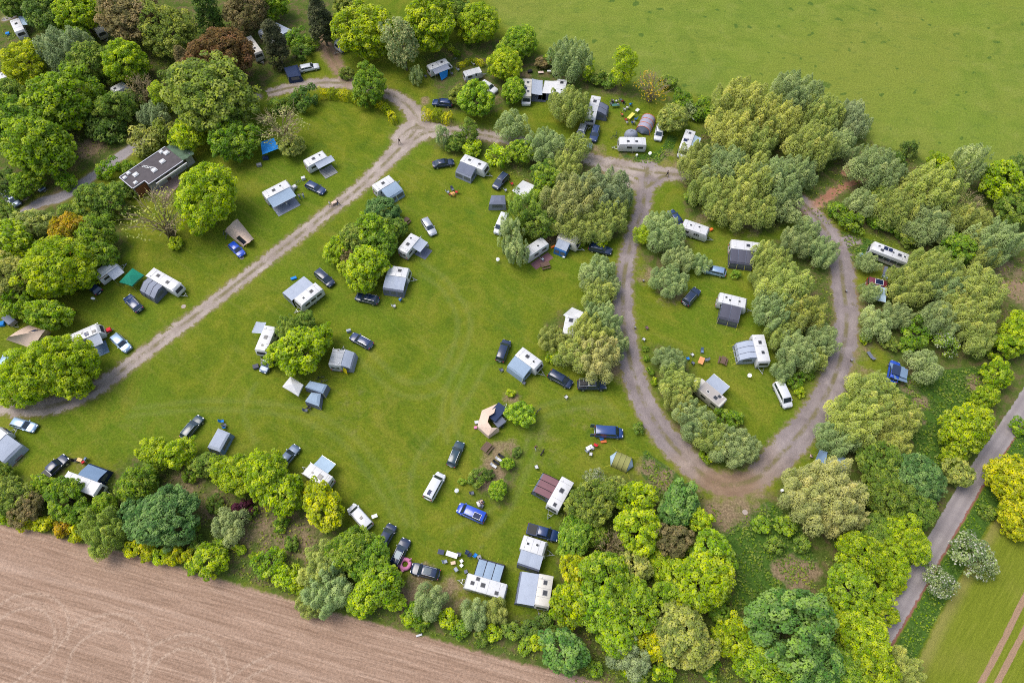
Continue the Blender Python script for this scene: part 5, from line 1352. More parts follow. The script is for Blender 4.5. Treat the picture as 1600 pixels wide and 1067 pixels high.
K='white caravan with dark grey canopy near the row of bushes'; G((722,246),(761,262),K,'white',hatches=((-.2,0,.5),(.2,0,.5)),slope=.6); awning(K,(712,267),(736,277),'slate','grey',2,'dark grey awning with mesh front near the row of bushes',ropes=False)
K='white caravan with small pale canopy beside the tree clump'; G((629,392),(650,367),K,'white',L=5.0,hatches=((-.1,0,.6),(.2,.15,.4)),slope=.3); canopy(K,(658,395),(667,378),'lightgrey',mat_floor='slate')
K='white caravan with striped light grey awning below the tree clump'; G((605,422),(640,427),K,'white',hatches=((.05,.1,.6),)); awning(K,(598,450),(630,455),'lightgrey','slate',3,'light grey striped awning standing below the tree clump',ropes=False,zo=2.0)
K='white caravan with wide grey awning beside the black van'; G((499,446),(463,474),K,'white',hatches=((-.15,0,.6),(.2,.05,.4)),win=3); awning(K,(442,458),(473,430),'lightgrey','grey',3,'wide grey awning on the upper left side of a caravan, blue cloth at its corner',ropes=False,zo=2.0)
K='white caravan with silver canopy half under the lone round tree'; G((423,509),(406,550),K,'white',hatches=((-.05,0,.6),(.25,0,.45)),slope=.4); canopy(K,(389,519),(407,498),'lightgrey')
K='small silver caravan with grey shade and yellow panel'; G((522,572),(531,541),K,'grey',L=3.9,hatches=((.3,0,.4),),slope=.7,win=1); awning(K,(543,575),(557,551),'lightgrey','grey',1,'grey shade awning with bright yellow side panel on the open lawn',ropes=False,front_win=False)
K='white caravan with pale blue canopy near the yellow tree'; G((514,754),(476,729),K,'white',hatches=((-.15,0,.7),(.15,.05,.4))); canopy(K,(504,710),(524,726),'paleblue')
K='white caravan with three-panel grey awning near the bottom hedge'; G((789,924),(727,906),K,'white',win=3,hatches=((.3,.05,.5),(.05,0,.6),(.2,-.3,.5),(-.3,.25,.5)),L=6.6,slope=.35); awning(K,(748,874),(789,881),'bluegrey','dark',3,'three-panel blue grey awning with black ribs near the bottom hedge',rib='black',window='dark',zo=1.95)
K='cream caravan with pale awning closest to the bottom'; G((854,897),(846,950),K,'cream',win=3,hatches=((-.25,0,.55),(.05,.08,.65)),slope=.35); awning(K,(808,942),(813,892),'lightgrey','slate',2,'large pale awning of the caravan closest to the bottom',ropes=False,zo=2.05)
K='white caravan with grey awning below the dark pickup'; G((815,846),(855,859),K,'white',hatches=((-.25,0,.4),(.1,.1,.4)),slope=.55); awning(K,(808,880),(843,890),'lightgrey','slate',2,'light grey awning on the caravan below the dark pickup',ropes=False,zo=2.05)
K='white caravan with maroon awning beside the bottom right trees'; G((888,748),(862,795),K,'white',hatches=((-.1,0,.65),(.35,.05,.5)),slope=.3); awning(K,(834,768),(848,738),'maroon','slate',3,'maroon three-panel awning with black ribs',rib='black',window='dark',zo=1.95)
K='white caravan with blue grey porch tent beside two black vehicles'; G((810,548),(844,573),K,'white',hatches=((-.1,.05,.6),(.2,0,.4)),slope=.5); awning(K,(793,571),(818,590),'bluegrey','bluegrey',1,'blue grey porch tent beside the two black vehicles',front_win=False,zo=1.8)
K='white caravan almost hidden under the golden willows'; G((893,496),(888,522),K,'white',L=4.6)
K='white caravan with canopy side mat and picnic bench in front'; G((851,376),(821,396),K,'white',L=5.4,hatches=((-.1,.1,.4),),hitch=False)
K='old cream caravan with blue walled awning'; G((876,366),(903,377),K,'cream',L=4.6,slope=.8,win=2,hatches=()); awning(K,(866,387),(885,393),'lightgrey','blue',2,'awning with grey roof and bright blue walls',ropes=False,zo=1.75)
K='white caravan at the top of the loop behind a willow'; G((1069,349),(1107,362),K,'white',L=5.6,hatches=((-.2,0,.4),(.1,.1,.4)))
K='white caravan with dark three-panel awning inside the loop'; G((1142,381),(1191,387),K,'white',hatches=((.05,0,.6),(.25,0,.4)),win=3); awning(K,(1141,409),(1177,413),'dark','dark',3,'dark three-panel awning inside the loop, higher of the two dark ones',rib='slate',zo=1.85)
K='white caravan with dark two-panel awning inside the loop'; G((1123,464),(1169,475),K,'white',hatches=((-.25,.1,.4),(-.12,-.1,.45),(.2,0,.4)),win=3); awning(K,(1124,495),(1154,503),'dark','dark',2,'dark two-panel awning inside the loop with yellow guy ropes',rib='slate',zo=1.85)
K='white caravan with pale ribbed awning inside the loop'; G((1184,522),(1195,567),K,'white',hatches=((-.2,0,.55),(.15,.05,.5)),slope=.3); awning(K,(1150,535),(1158,562),'lightgrey','lightgrey',3,'pale awning with dark ribs and rounded front inside the loop',rib='slate',dome=True,zo=1.8)
K='grey-roofed motorhome with pale canopy inside the loop'; G((1128,628),(1087,594),K,'cream',motor=True,L=6.6,roofcol='greyroof',hatches=((-.25,.1,.6),(.0,.1,.4),(-.3,-.2,.5))); canopy(K,(1115,584),(1141,604),'lightgrey')
K='long white coach motorhome by the right-hand bend of the loop'; G((1418,404),(1364,383),K,'white',bus=True,L=7.4,H=2.9,hatches=((-.38,0,.45),(-.25,0,.6),(-.08,0,.4),(.2,.2,.5),(.3,-.1,.4)),solar=2)
K='white caravan with raised roof and grey canopy beside the green gazebo'; G((153,429),(178,411),K,'white',poproof=True,red_edge=True,L=4.6,hatches=(),slope=.3); canopy(K,(178,438),(194,425),'lightgrey')
K='long white caravan with ribbed grey awning beside the green gazebo'; G((233,424),(279,450),K,'white',hatches=((-.2,.05,.6),(.15,-.05,.6)),slope=.7); awning(K,(218,452),(240,466),'grey','slate',3,'ribbed grey inflatable awning beside the green gazebo',rib='dark',dome=True,ropes=False)
K='white caravan with grey canopy and blue ground mat beside the beige tent'; G((110,531),(158,510),K,'white',cover='red',hatches=((-.1,.1,.4),(.05,-.1,.4),(.25,-.2,.5)),slope=.8,solar=1); canopy(K,(142,545),(161,535),'lightgrey',mat_floor='tanblue')
K='white caravan with blue awning in the left hedge'; G((99,745),(155,766),K,'white',hatches=((-.25,.1,.4),(.05,0,.6)),slope=.4,stripe=PAINT['maroon']); awning(K,(139,723),(167,736),'tanblue','navy',1,'blue awning with pale window in the left hedge',front_win=True,ropes=False)
K='white caravan cut by the left edge with large grey awning'; G((-25,700),(-2,678),K,'white',L=5.5); awning(K,(8,725),(30,692),'lightgrey','lightgrey',1,'large grey awning at the left edge below the silver car',front_win=False,ropes=False,zo=1.9)
K='grey tent trailer with rounded roof below the thin hedge'; G((722,117),(755,108),K,'grey',L=4.4,W=2.0,H=2.1,hatches=(),win=1)
K='maroon camper van under a small willow on the right'
# ---------------- cars and vans
car((468,107),(497,101),'estate','white','white estate car with a navy tent at its tail')
car((476,284),(509,300),'estate','navy','navy estate car with bags behind it next to the blue grey canopy', rear_open=False)
car((676,256),(709,251),'sedan','black','black saloon car parked near the bushes, left of a caravan')
car((792,270),(773,292),'suv','black','black car between a caravan nose and the white tarpaulin', rails=True)
car((663,341),(677,364),'estate','silver','silver estate car by the picnic table and tree clump')
car((492,420),(521,445),'mpv','black','black van right of the wide grey awning', rails=True)
car((590,469),(556,461),'estate','black','black estate car below the tree clump', rails=True)
car((359,378),(379,398),'hatch','bright','bright blue hatchback beside the beige ridge tent')
car((153,455),(131,437),'estate','black','dark car half under the trees left of the green gazebo')
car((218,484),(195,460),'suv','navy','dark blue car with roof rails below the green gazebo', rails=True)
car((175,522),(200,546),'suv','silverblue','silver blue car beside the gravel track on the left')
car((15,656),(56,669),'estate','silverblue','silver blue car at the left edge below the gravel track', rails=True)
pickup((68,744),(97,717),'black','black pickup beside the left hedge')
car((288,680),(310,653),'estate','teal','dark blue estate car above the yellow tree on the lawn', rails=True)
car((439,725),(460,700),'estate','bluegrey','blue grey car half under the lime tree near a caravan')
car((579,539),(549,523),'estate','navy','dark estate car with silver rails by the yellow panel caravan', rails=True)
car((424,556),(412,575),'hatch','bluegrey','blue grey hatchback under the lone round tree')
car((705,725),(719,691),'estate','teal','dark teal estate car with silver roof rails in the middle of the lawn', rails=True)
car((668,777),(689,739),'van','white','white van with dark solar panel on its roof', solar=(-2.0,-1.1,-.3,.3))
car((757,809),(716,791),'van','bright','bright blue van with white framed solar panel', solar=(-1.8,-.6,-.1,.75))
car((576,822),(547,790),'van','white','white van with roof hatch and a side table', hatch=True)
car((595,852),(609,826),'mpv','black','black van under the hedge left of the long estate car')
car((614,884),(635,841),'estate','black','long black estate car above the pink float', rails=True, glassroof=True)
car((685,897),(643,886),'suv','black','black car with silver rails right of the pink float', rails=True, glassroof=True)
pickup((830,826),(866,836),'navy','dark navy pickup above the grey awning caravan')
car((781,561),(792,531),'mpv','black','black van with tinted windows left of the blue grey porch tent')
car((857,580),(895,601),'mpv','black','black van parked nose to tail in front of the caravan hitch')
pickup((906,600),(944,600),'black','black pickup with silver roof rack under the willow', rack=True, cover=False)
car((929,672),(975,675),'van','deepblue','blue van with both rear doors open beside the loop track', rear_open=True)
car((920,383),(957,392),'estate','black','black estate car with silver rails next to the loop track', rails=True)
car((877,336),(859,358),'mpv','silver','silver van under the willows above the old caravan')
car((790,332),(776,364),'van','white','white campervan half under the drooping birches', hatch=True)
car((1060,345),(1050,331),'hatch','navy','dark blue hatchback hidden at the top of the loop')
car((1132,425),(1100,418),'estate','silverblue','silver blue car under a young willow inside the loop', rails=True)
car((1071,473),(1091,450),'suv','black','black car with silver rails inside the loop', rails=True)
car((1216,596),(1234,634),'van','white','white van parked inside the loop near the track')
car((912,194),(905,214),'estate','silver','silver estate car left of the dark blue car by the awning', rails=True)
car((933,194),(926,220),'suv','navy','dark blue car below the slate awning', rails=True)
car((897,221),(926,227),'hatch','silverblue','silver hatchback behind a small willow by the track')
car((1034,189),(1027,221),'mpv','white','white family van next to the orange striped tent')
car((752,128),(775,141),'suv','white','white car half hidden by the round green maple')
car((702,160),(680,158),'estate','navy','navy-roofed car behind the hedge by the junction')
car((4,571),(14,552),'hatch','silverblue','pale blue car behind the big bush at the left edge')
car((52,282),(62,292),'hatch','bluegrey','dark grey car parked under trees off the woodland lane')
car((15,305),(24,316),'hatch','bluegrey','blue grey car beneath the trees at the left woodland edge')
car((8,302),(17,311),'hatch','silver','silver car beside the blue grey one at the woodland edge')
th = car((1358,440),(1394,449),'van','maroon',K, solar=(-1.2,.2,-.6,.6))
FRAMES[K] = (th, 5.0, 1.92, 2.0)
canopy(K,(1363,466),(1384,474),'paleblue',zo=1.75)
# ================================================================== THE SERVICE BUILDING
HB = 3.0
A_, B_, F_, E_, D_ = at(185.7,277.6,HB), at(275,218,HB), at(206.5,296.7,HB), at(226,282.6,HB), at(233,288.8,HB)
hb = ang(A_, B_); ux = Vector((math.cos(hb), math.sin(hb), 0)); uy = Vector((-ux.y, ux.x, 0))
LB = (B_ - A_).length
bd = thing('service_building', 'long flat-roofed building with skylights beside the woodland lane', 'building', (A_.x, A_.y, 0), hb)
def bl(p): d = p - A_; return d.dot(ux), d.dot(uy)
wl = abs(bl(F_)[1]); xw_ = bl(E_)[0]; wd = abs(bl(D_)[1]); wl = max(wl, 4.0); wd = max(wd, wl + .9)
ROOFM = flat('bitumen_roof', (0.085,0.075,0.080), 0.8, 0, 0.4, 0.8, 0.2, 0.3)
RENDER_ = flat('grey_render', (0.33,0.33,0.32), 0.85, 0, .15, 3)
CLAD = flat('rusty_brown_cladding', (0.20,0.075,0.03), 0.75, 0, .35, 4)
x_g = LB - 2.8                                                    # the last bay is under green netting
m = MB(); m.box(.3, xw_, -wl+.3, -.3, 0, HB-.25); m.box(xw_-.01, LB-.4, -wd+1.0, -.3, 0, HB-.25); m.build('wall', RENDER_, bd)
m = MB(); m.box(0, xw_, -wl, 0, HB-.25, HB); m.box(xw_, x_g, -wd, 0, HB-.25, HB-.002); m.build('roof', ROOFM, bd)
m = MB()
for e in ((0,xw_,-wl,-wl+.16),(0,.16,-wl,0),(0,x_g,-.16,0),(xw_,x_g,-wd,-wd+.16),(xw_-.08,xw_+.08,-wd,-wl)): m.box(*e, HB, HB+.13)
rf = m.build('parapet', flat('pale_metal_edge', (0.45,0.45,0.50), 0.5), bd)
m = MB(); m.box(.35, xw_-.1, -wl+.02, -wl+.28, 0.05, HB-.3); m.build('brown_cladding', CLAD, bd)
for k in range(8):
    m = MB(); x0 = .4 + k*(xw_-.6)/8; m.box(x0, x0+(xw_-.6)/8-.04, -wl-.02, -wl+.05, .06, HB-.32); m.build('cladding_board', CLAD, bd)
for fx, fy, s in ((.055,-.22,.85),(.14,-.13,.85),(.19,-.42,1.15),(.10,-.80,.85),(.42,-.62,1.15),(.60,-.50,1.15),(.74,-.28,1.15),(.70,-.12,.85)):
    x, y = fx*LB, fy*(wl if fx < .25 else wd)
    m = MB(); m.box(x-s/2, x+s/2, y-s/2, y+s/2, HB, HB+.18); sk = m.build('skylight', flat('pale_grp', (.5,.5,.5), .4), bd, None, None, .03)
    m = MB(); m.loft([[(x-a,y-a,z),(x+a,y-a,z),(x+a,y+a,z),(x-a,y+a,z)] for a, z in ((s*.42,HB+.18),(s*.38,HB+.30),(s*.2,HB+.37))]); m.build('dome', flat('opal_dome', (.55,.56,.58), .25), sk, 60)
m = MB(); m.box(xw_+1.2, x_g+.3, -wd-.55, -wd-.30, HB-.75, HB-.35)
m.build('canopy_beam', flat('white_beam', (.5,.5,.5), .5), bd)
for k in range(4):
    x = xw_+1.3+k*(x_g-xw_-1.2)/3.2
    m = MB(); m.box(x, x+.15, -wd-.3, -wd+1.0, HB-.6, HB-.45); m.build('canopy_bracket', RENDER_, bd)
    m = MB(); m.box(x+.3, x+1.2, -wd+.985, -wd+1.02, .9 if k != 1 else .05, 2.2); m.build('window' if k != 1 else 'door', GLASS2 if k != 1 else WOODD, bd)
for k in range(2):
    m = MB(); x = .30*LB + k*.5; m.tube((x,-.05,HB-.2),(x,-.75,HB+.16),.07); m.build('cable_duct', BLACKP, bd)
# roof ladder lying on the roof
ld = thing('roof_ladder', 'white ladder lying on the flat roof', 'ladder', (0,0,0))
ld.matrix_world = Matrix.Translation((A_.x,A_.y,HB+.02)) @ Matrix.Rotation(hb,4,'Z') @ Matrix.Translation((.40*LB,-.38*wd,0)) @ Matrix.Rotation(R_(-62),4,'Z')
for y in (-.22,.22):
    m = MB(); m.box(-1.5,1.5,y-.03,y+.03,.02,.10); m.build('rail', WHITEP, ld)
for k in range(9):
    m = MB(); m.box(-1.4+k*.35,-1.34+k*.35,-.2,.2,.03,.08); m.build('rung', WHITEP, ld)
# green netted bay at its end
nt = thing('netted_lean_to', 'green netting draped over the far end of the flat-roofed building', 'netting', (A_.x,A_.y,0), hb)
m = MB(); vs = []; n_, k_ = 8, 8
for i in range(n_+1):
    for j in range(k_+1):
        vs.append((x_g+.05 + i*2.9/n_, -wd+.3 + j*(wd-.4)/k_, HB - .05 + .12*math.sin(i*1.7+j*1.1) - .25*(i/n_)**2))
m.add(vs, [(i*(k_+1)+j,(i+1)*(k_+1)+j,(i+1)*(k_+1)+j+1,i*(k_+1)+j+1) for i in range(n_) for j in range(k_)])
m.build('net', fabric('green_netting', (0.10,0.16,0.10), .2, .5), nt, 60)
for x in (x_g+.2, x_g+2.7):
    for y in (-wd+.5,-.5): m = MB(); m.tube((x,y,0),(x,y,HB-.2),.06); m.build('post', WOODD, nt)
t = NT('pink_paving'); br = t.n('ShaderNodeTexBrick'); br.inputs['Scale'].default_value = 2.2; t.l(t.mapping(rot=(0,0,-hb)), br.inputs['Vector'])
for i_, c_ in ((1,(.30,.20,.17)),(2,(.36,.26,.22)),(3,(.16,.13,.11))): br.inputs[i_].default_value = (*c_,1)
PAVE = t.done(br.outputs[0], .85, 0, .1)
pp = [at(*p) for p in ((236,300),(256,312),(262,310),(286,283),(272,268),(240,288))]
m = MB(); m.add([(p.x,p.y,.024) for p in pp], [tuple(range(len(pp)))]); m.build('patio', PAVE, None, None, 'structure')

# ================================================================== TENTS
def poly_sheet(pts, mat, name, parent, th=0.0):
    m = MB(); m.add(pts, [tuple(range(len(pts)))]); return m.build(name, mat, parent)
def gazebo(corners, zt, ze, col, label):
    cs = [at(*c, ze) for c in corners]; c0 = sum(cs, Vector())/4
    th = thing('gazebo', label, 'gazebo', (c0.x, c0.y, 0), 0, 'gazebos on the lawn')
    L = [(c.x-c0.x, c.y-c0.y, ze) for c in cs]
    for k in range(4):
        a, b = L[k], L[(k+1)%4]
        m = MB(); mid = ((a[0]+b[0])/2*.98, (a[1]+b[1])/2*.98, ze+.10)
        m.add([a, mid, b, (0,0,zt)], [(0,1,3),(1,2,3)]); m.build('roof_panel', CLOTH[col], th)
        m = MB(); m.quad((a[0],a[1],ze-.22),(b[0],b[1],ze-.22),b,a); m.build('valance', CLOTH[col], th)
        m = MB(); m.tube((a[0]*.97,a[1]*.97,0),(a[0]*.97,a[1]*.97,ze-.02),.03); m.build('pole', ALU, th)
    return th
gazebo([(186,441),(207,419),(225,430),(206,447)], 2.9, 2.0, 'green', 'teal green pyramid gazebo between two caravans on the left')
g_ = gazebo([(441,604),(466,619),(474,601),(454,588)], 2.9, 1.95, 'white', 'white pyramid gazebo below the lone round tree')
def tent_hull(name, label, pts_ground, ridge, mat, group='tents', doors=None, zr=1.9):
    """tent skin from ground outline (px) up to a ridge line (px at zr)"""
    g = [at(*p) for p in pts_ground]; r = [at(*p, zr) for p in ridge]; c0 = sum(g, Vector())/len(g)
    th = thing(name, label, 'tent', (c0.x,c0.y,0), 0, group)
    return th, [p - Vector((c0.x,c0.y,0)) for p in g], [p - Vector((c0.x,c0.y,0)) for p in r]
# beige ridge tent beside the bright blue car
def ridge_tent(gc, rc, zr, col, label, win=None, wincol=None, zend=None):
    th, g, r = tent_hull('ridge_tent', label, gc, rc, None, zr=zr)
    a, b, c, d = g; r0, r1 = r           # a,d near r0 ; b,c near r1
    n = 8
    def side(p, q, nm):
        m = MB(); vs = []
        for i in range(n+1):
            u = i/n
            lo = p.lerp(q, u); hi = r0.lerp(r1, u) - Vector((0,0,.10*math.sin(math.pi*u)))
            for j in range(5):
                v = j/4; e = lo.lerp(hi, v); e.z += .18*math.sin(math.pi*v); vs.append(e)
        m.add(vs, [(i*5+j,(i+1)*5+j,(i+1)*5+j+1,i*5+j+1) for i in range(n) for j in range(4)]); return m.build(nm, CLOTH[col], th, 70)
    s1 = side(a, b, 'side_panel'); s2 = side(d, c, 'side_panel')
    poly_sheet([a, d, r0], CLOTH[col], 'end_panel', th); poly_sheet([b, r1, c], CLOTH[col], 'end_panel', th)
    if win:
        p, q, u0, u1, v0, v1 = (a, b, *win[1:]) if win[0] == 0 else (d, c, *win[1:])
        f = lambda u, v: p.lerp(q,u).lerp(r0.lerp(r1,u) - Vector((0,0,.10*math.sin(math.pi*u))), v) + Vector((0,0,.18*math.sin(math.pi*v)+.05))
        poly_sheet([f(u0,v0),f(u1,v0),f(u1,v1),f(u0,v1)], CLOTH[wincol] if wincol else DARKFOIL, 'window', th)
    for q in g:
        m = MB(); m.tube(q.lerp(r[0] if (q-r[0]).length < (q-r[1]).length else r[1], .6), q + (q.xy.normalized()*1.2).to_3d(), .013, n=4); m.build('guy_rope', ROPE, th)
    return th
ridge_tent([(351,362),(380,386),(397,374),(371,342)], [(360,351),(390,379)], 2.0, 'beige', 'beige ridge tent with dark window beside the bright blue hatchback', (0,.55,.95,.25,.75))
ridge_tent([(10,531),(52,545),(80,520),(45,508)], [(14,526),(72,514)], 2.3, 'beige', 'big beige tent with blue striped window behind the round bush', (1,.45,.75,.3,.8), 'navy')
# navy tent at the white estate's tail
def box_tent(gc, zt, inset, roof, wall, label, name='box_tent', win=True, cat='tent'):
    g = [at(*p, zt) for p in gc]; c0 = sum(g, Vector())/len(g)
    th = thing(name, label, cat, (c0.x,c0.y,0), 0, 'tents')
    T = [(p.x-c0.x, p.y-c0.y) for p in g]; n = len(T)
    lo = [(x*1.10,y*1.10,.02) for x,y in T]; hi = [(x,y,zt-.25) for x,y in T]; tp = [(x*inset,y*inset,zt) for x,y in T]
    for k in range(n):
        j = (k+1)%n
        w = poly_sheet([lo[k],lo[j],hi[j],hi[k]], CLOTH[wall], 'wall_panel', th)
        if win:
            q = panel((lo[k],lo[j],hi[j],hi[k]), .2,.8,.45,.9,.03); poly_sheet(q, FOIL, 'window', w)
        poly_sheet([hi[k],hi[j],tp[j],tp[k]], CLOTH[roof], 'roof_panel', th)
    poly_sheet(tp, CLOTH[roof], 'roof_top', th)
    for k in range(n):
        m = MB(); m.tube((T[k][0],T[k][1],zt-.3),(T[k][0]*1.5,T[k][1]*1.5,.02),.013,n=4); m.build('guy_rope', ROPE, th)
    return th
box_tent([(443,105),(450,120),(470,117),(464,100)], 1.9, .7, 'navy', 'navy', 'navy tailgate tent behind the white estate car')
box_tent([(764,318),(790,318),(789,304),(768,304)], 2.1, .45, 'slate', 'grey', 'dark and light grey cabin tent on the open lawn, yellow ropes on its left')
box_tent([(323,698),(343,705),(359,676),(340,668)], 2.0, .75, 'lightgrey', 'tanblue', 'pale grey folding tent near the lower left trees')
box_tent([(476,604),(504,614),(511,600),(484,594)], 2.0, .8, 'bluegrey', 'slate', 'blue grey tent roof joined to the white gazebo', win=False)
box_tent([(476,626),(498,634),(501,614),(486,612)], 1.7, .55, 'bluegrey', 'slate', 'small grey tent in front of the white gazebo', win=False)
def tarp(corners, zs, col, label, name='tarpaulin', sag=.25, poles=True):
    P = [at(*c, z) for c, z in zip(corners, zs)]; c0 = sum(P, Vector())/len(P); c0.z = 0
    th = thing(name, label, 'tarpaulin', tuple(c0), 0, 'tarpaulins strung over pitches')
    P = [p - c0 for p in P]; n = 8; m = MB(); vs = []
    for i in range(n+1):
        for j in range(n+1):
            u, v = i/n, j/n
            p = P[0].lerp(P[1],u).lerp(P[3].lerp(P[2],u), v); p.z -= sag*math.sin(math.pi*u)*math.sin(math.pi*v); vs.append(p)
    m.add(vs, [(i*(n+1)+j,(i+1)*(n+1)+j,(i+1)*(n+1)+j+1,i*(n+1)+j+1) for i in range(n) for j in range(n)])
    m.build('sheet', CLOTH[col], th, 80)
    if poles:
        for p in P:
            m = MB(); m.tube((p.x*.99,p.y*.99,0),(p.x*.99,p.y*.99,p.z),.022); m.build('pole', ALU, th)
    return th
tarp([(407,222),(428,216),(436,232),(410,242)], (2.4,2.0,2.2,1.7), 'skyblue', 'bright blue tarpaulin under the twiggy tree')
tarp([(800,298),(817,282),(836,290),(818,312)], (1.9,2.4,2.1,2.0), 'white', 'white tarpaulin beside the row of willows')
tarp([(1272,722),(1281,702),(1293,706),(1290,724)], (1.4,2.3,2.2,1.6), 'tanblue', 'faded blue tarpaulin at the lower right of the loop')
tarp([(880,492),(894,480),(912,488),(898,506)], (2.3,2.5,2.4,2.2), 'white', 'white sheet showing through the golden willows')
tarp([(1390,566),(1414,574),(1418,598),(1398,592)], (1.9,2.0,1.3,1.8), 'tanblue', 'slate blue tarpaulin beside the blue roof tent')
tarp([(686,114),(700,108),(699,120),(690,126)], (2.0,2.0,.3,.3), 'skyblue', 'bright blue side screen hanging from the grey canopy', poles=False)
tarp([(526,568),(541,577),(543,585),(527,574)], (1.8,1.8,.25,.25), 'yellow', 'bright yellow cloth flap hanging below the small silver caravan shade', poles=False)
def dome(px, py, rx, ry, h, rot, col, label, stripes=None, name='dome_tent'):
    c = at(px, py, h*.4)
    th = thing(name, label, 'tent', (c.x,c.y,0), rot, 'tents')
    nu, nv = 16, 6
    for k in range(4):
        m = MB(); vs = []
        for i in range(5):
            t_ = 2*math.pi*(k*4+i)/nu
            for j in range(nv+1):
                ph = math.pi/2*j/nv; e = math.cos(ph)**.7
                vs.append((rx*e*math.cos(t_), ry*e*math.sin(t_), .02+h*math.sin(ph)**.8))
        q = nv+1; m.add(vs, [(i*q+j,(i+1)*q+j,(i+1)*q+j+1,i*q+j+1) for i in range(4) for j in range(nv)])
        m.build('tent_panel', CLOTH[col if not stripes or k%2 else stripes], th, 80)
    m = MB()
    for t0 in (math.pi/4, 3*math.pi/4):
        m.path([(1.02*rx*math.cos(p)*math.cos(t0), 1.02*ry*math.cos(p)*math.sin(t0), .02+1.02*h*abs(math.sin(p))**.8) for p in [math.pi*i/14 for i in range(15)]], .025)
    m.build('tent_pole', BLACKP, th)
    m = MB(); a = -math.pi/2; m.add([(-.45,-ry*1.0,.1),(.45,-ry*1.0,.1),(.25,-ry*.78,h*.62),(-.25,-ry*.78,h*.62)], [(0,1,2,3)]); m.build('door', CLOTH['slate'], th)
    return th
dome(986,210,1.55,1.3,1.6,.1,'grey','grey dome tent behind the caravan by the track bend')
dome(1310,726,1.9,1.6,1.9,.4,'paleblue','pale blue dome tent under the tan willow')
def tunnel(p0, p1, W, H, col, band, label, ends=None, n=3):
    a, b = at(*p0, H*.5), at(*p1, H*.5); c = (a+b)/2; L = (b-a).length
    th = thing('tunnel_tent', label, 'tent', (c.x,c.y,0), ang(a,b), 'tents')
    arc = lambda x, s=1.0: [(x, W/2*s*math.cos(t_), .02+H*s*math.sin(t_)**.75) for t_ in [math.pi*i/12 for i in range(13)]]
    for k in range(n):
        x0, x1 = -L/2+L*k/n, -L/2+L*(k+1)/n
        xm = (x0+x1)/2; m = MB(); m.loft([arc(x0), arc(xm,.965), arc(x1)], closed=False, caps=False); m.build('tent_panel', CLOTH[col], th, 70)
    for k in range(n+1):
        m = MB(); m.path([(x,y*1.01,z*1.01) for x,y,z in arc(-L/2+L*k/n)], .06 if band else .02, 6); m.build('hoop', CLOTH[band] if band else BLACKP, th, 60)
    for x, s in ((-L/2,-1),(L/2,1)):
        base = arc(x); tip = (x + s*.8, 0, .5)
        e = ends or col
        m = MB(); m.add(base + [tip], [(i,i+1,13) for i in range(12)]); m.build('end_panel', CLOTH[e], th)
        for sy in (-1,1):
            m = MB(); m.tube((x,sy*W*.45,H*.6),(x+s*1.1,sy*W*.75,.02),.013,n=4); m.build('guy_rope', ROPE, th)
    return th
tunnel((1005,203),(1014,184),3.3,1.95,'lilac','orange','lilac grey tunnel tent with orange stripes next to the white family van','slate')
tunnel((960,715),(983,725),2.9,1.5,'olive',None,'olive green tunnel tent below the blue van','paleblue')
# fan-shaped cream tarp tent with a dark trailer tucked into it
ft = at(766,657); th = thing('bell_tarp_tent', 'cream fan-shaped tent wrapped round a small dark trailer', 'tent', (ft.x,ft.y,0), 0, 'tents')
fan = [(776,631),(753,641),(746,666),(763,681),(780,670)]
eaves = [at(*p, 1.3) - Vector((ft.x,ft.y,0)) for p in fan]; inner = [at(*p, 2.3) - Vector((ft.x,ft.y,0)) for p in ((772,645),(764,650),(762,659),(768,668),(777,668))]
for k in range(4):
    poly_sheet([eaves[k],eaves[k+1],inner[k+1],inner[k]], CLOTH['beige'], 'roof_panel', th)
    g0, g1 = eaves[k].copy(), eaves[k+1].copy(); g0.z = g1.z = .02
    poly_sheet([g0,g1,eaves[k+1],eaves[k]], CLOTH['beige'], 'wall_panel', th)
for p in inner[1:4]:
    m = MB(); m.tube((p.x,p.y,0),tuple(p),.03); m.build('pole', WOODL, th)
def trailer(rear, front, L, W, H, col, lid, label):
    a, b = at(*rear,1), at(*front,1); c = (a+b)/2
    th = thing('camping_trailer', label, 'trailer', (c.x,c.y,0), ang(a,b), 'small trailers')
    m = MB(); m.box(-L/2,L/2,-W/2,W/2,.45,H); m.build('body', PAINT[col], th, None, None, .05)
    m = MB(); m.box(-L/2-.03,L/2+.03,-W/2-.03,W/2+.03,H,H+.12); m.build('lid', CLOTH[lid], th, None, None, .04)
    for s in (-1,1): wheel(th, 0, s*(W/2+.1), .3, .18)
    m = MB(); m.tube((L/2,-.4,.5),(L/2+1.1,0,.5),.04); m.tube((L/2,.4,.5),(L/2+1.1,0,.5),.04); m.build('drawbar', STEEL, th)
    for s in (-1,1): m = MB(); m.box(-L/2-.03,-L/2,s*W*.4-.08,s*W*.4+.08,.55,.7); m.build('tail_light', REDL, th)
    return th
trailer((771,652),(782,640),3.2,1.9,1.6,'teal','navy','small dark blue trailer tucked behind the cream fan tent')
trailer((775,664),(787,655),1.8,1.3,1.1,'grey','slate','grey kitchen box trailer beside the cream fan tent')
trailer((8,494),(22,506),2.4,1.4,1.3,'grey','grey','grey box trailer at the left edge above the beige tent')
# blue car with roof tent
th = car((1396,590),(1400,568),'suv','bright','bright blue car with roof tent on the right of the loop')
m = MB(); m.box(-1.3,.8,-.7,.7,1.74,1.98); m.build('roof_tent_base', CLOTH['navy'], th, None, None, .05)
m = MB(); m.box(-1.25,.75,-2.0,-.72,1.72,1.80); m.build('fold_out_floor', CLOTH['tanblue'], th)
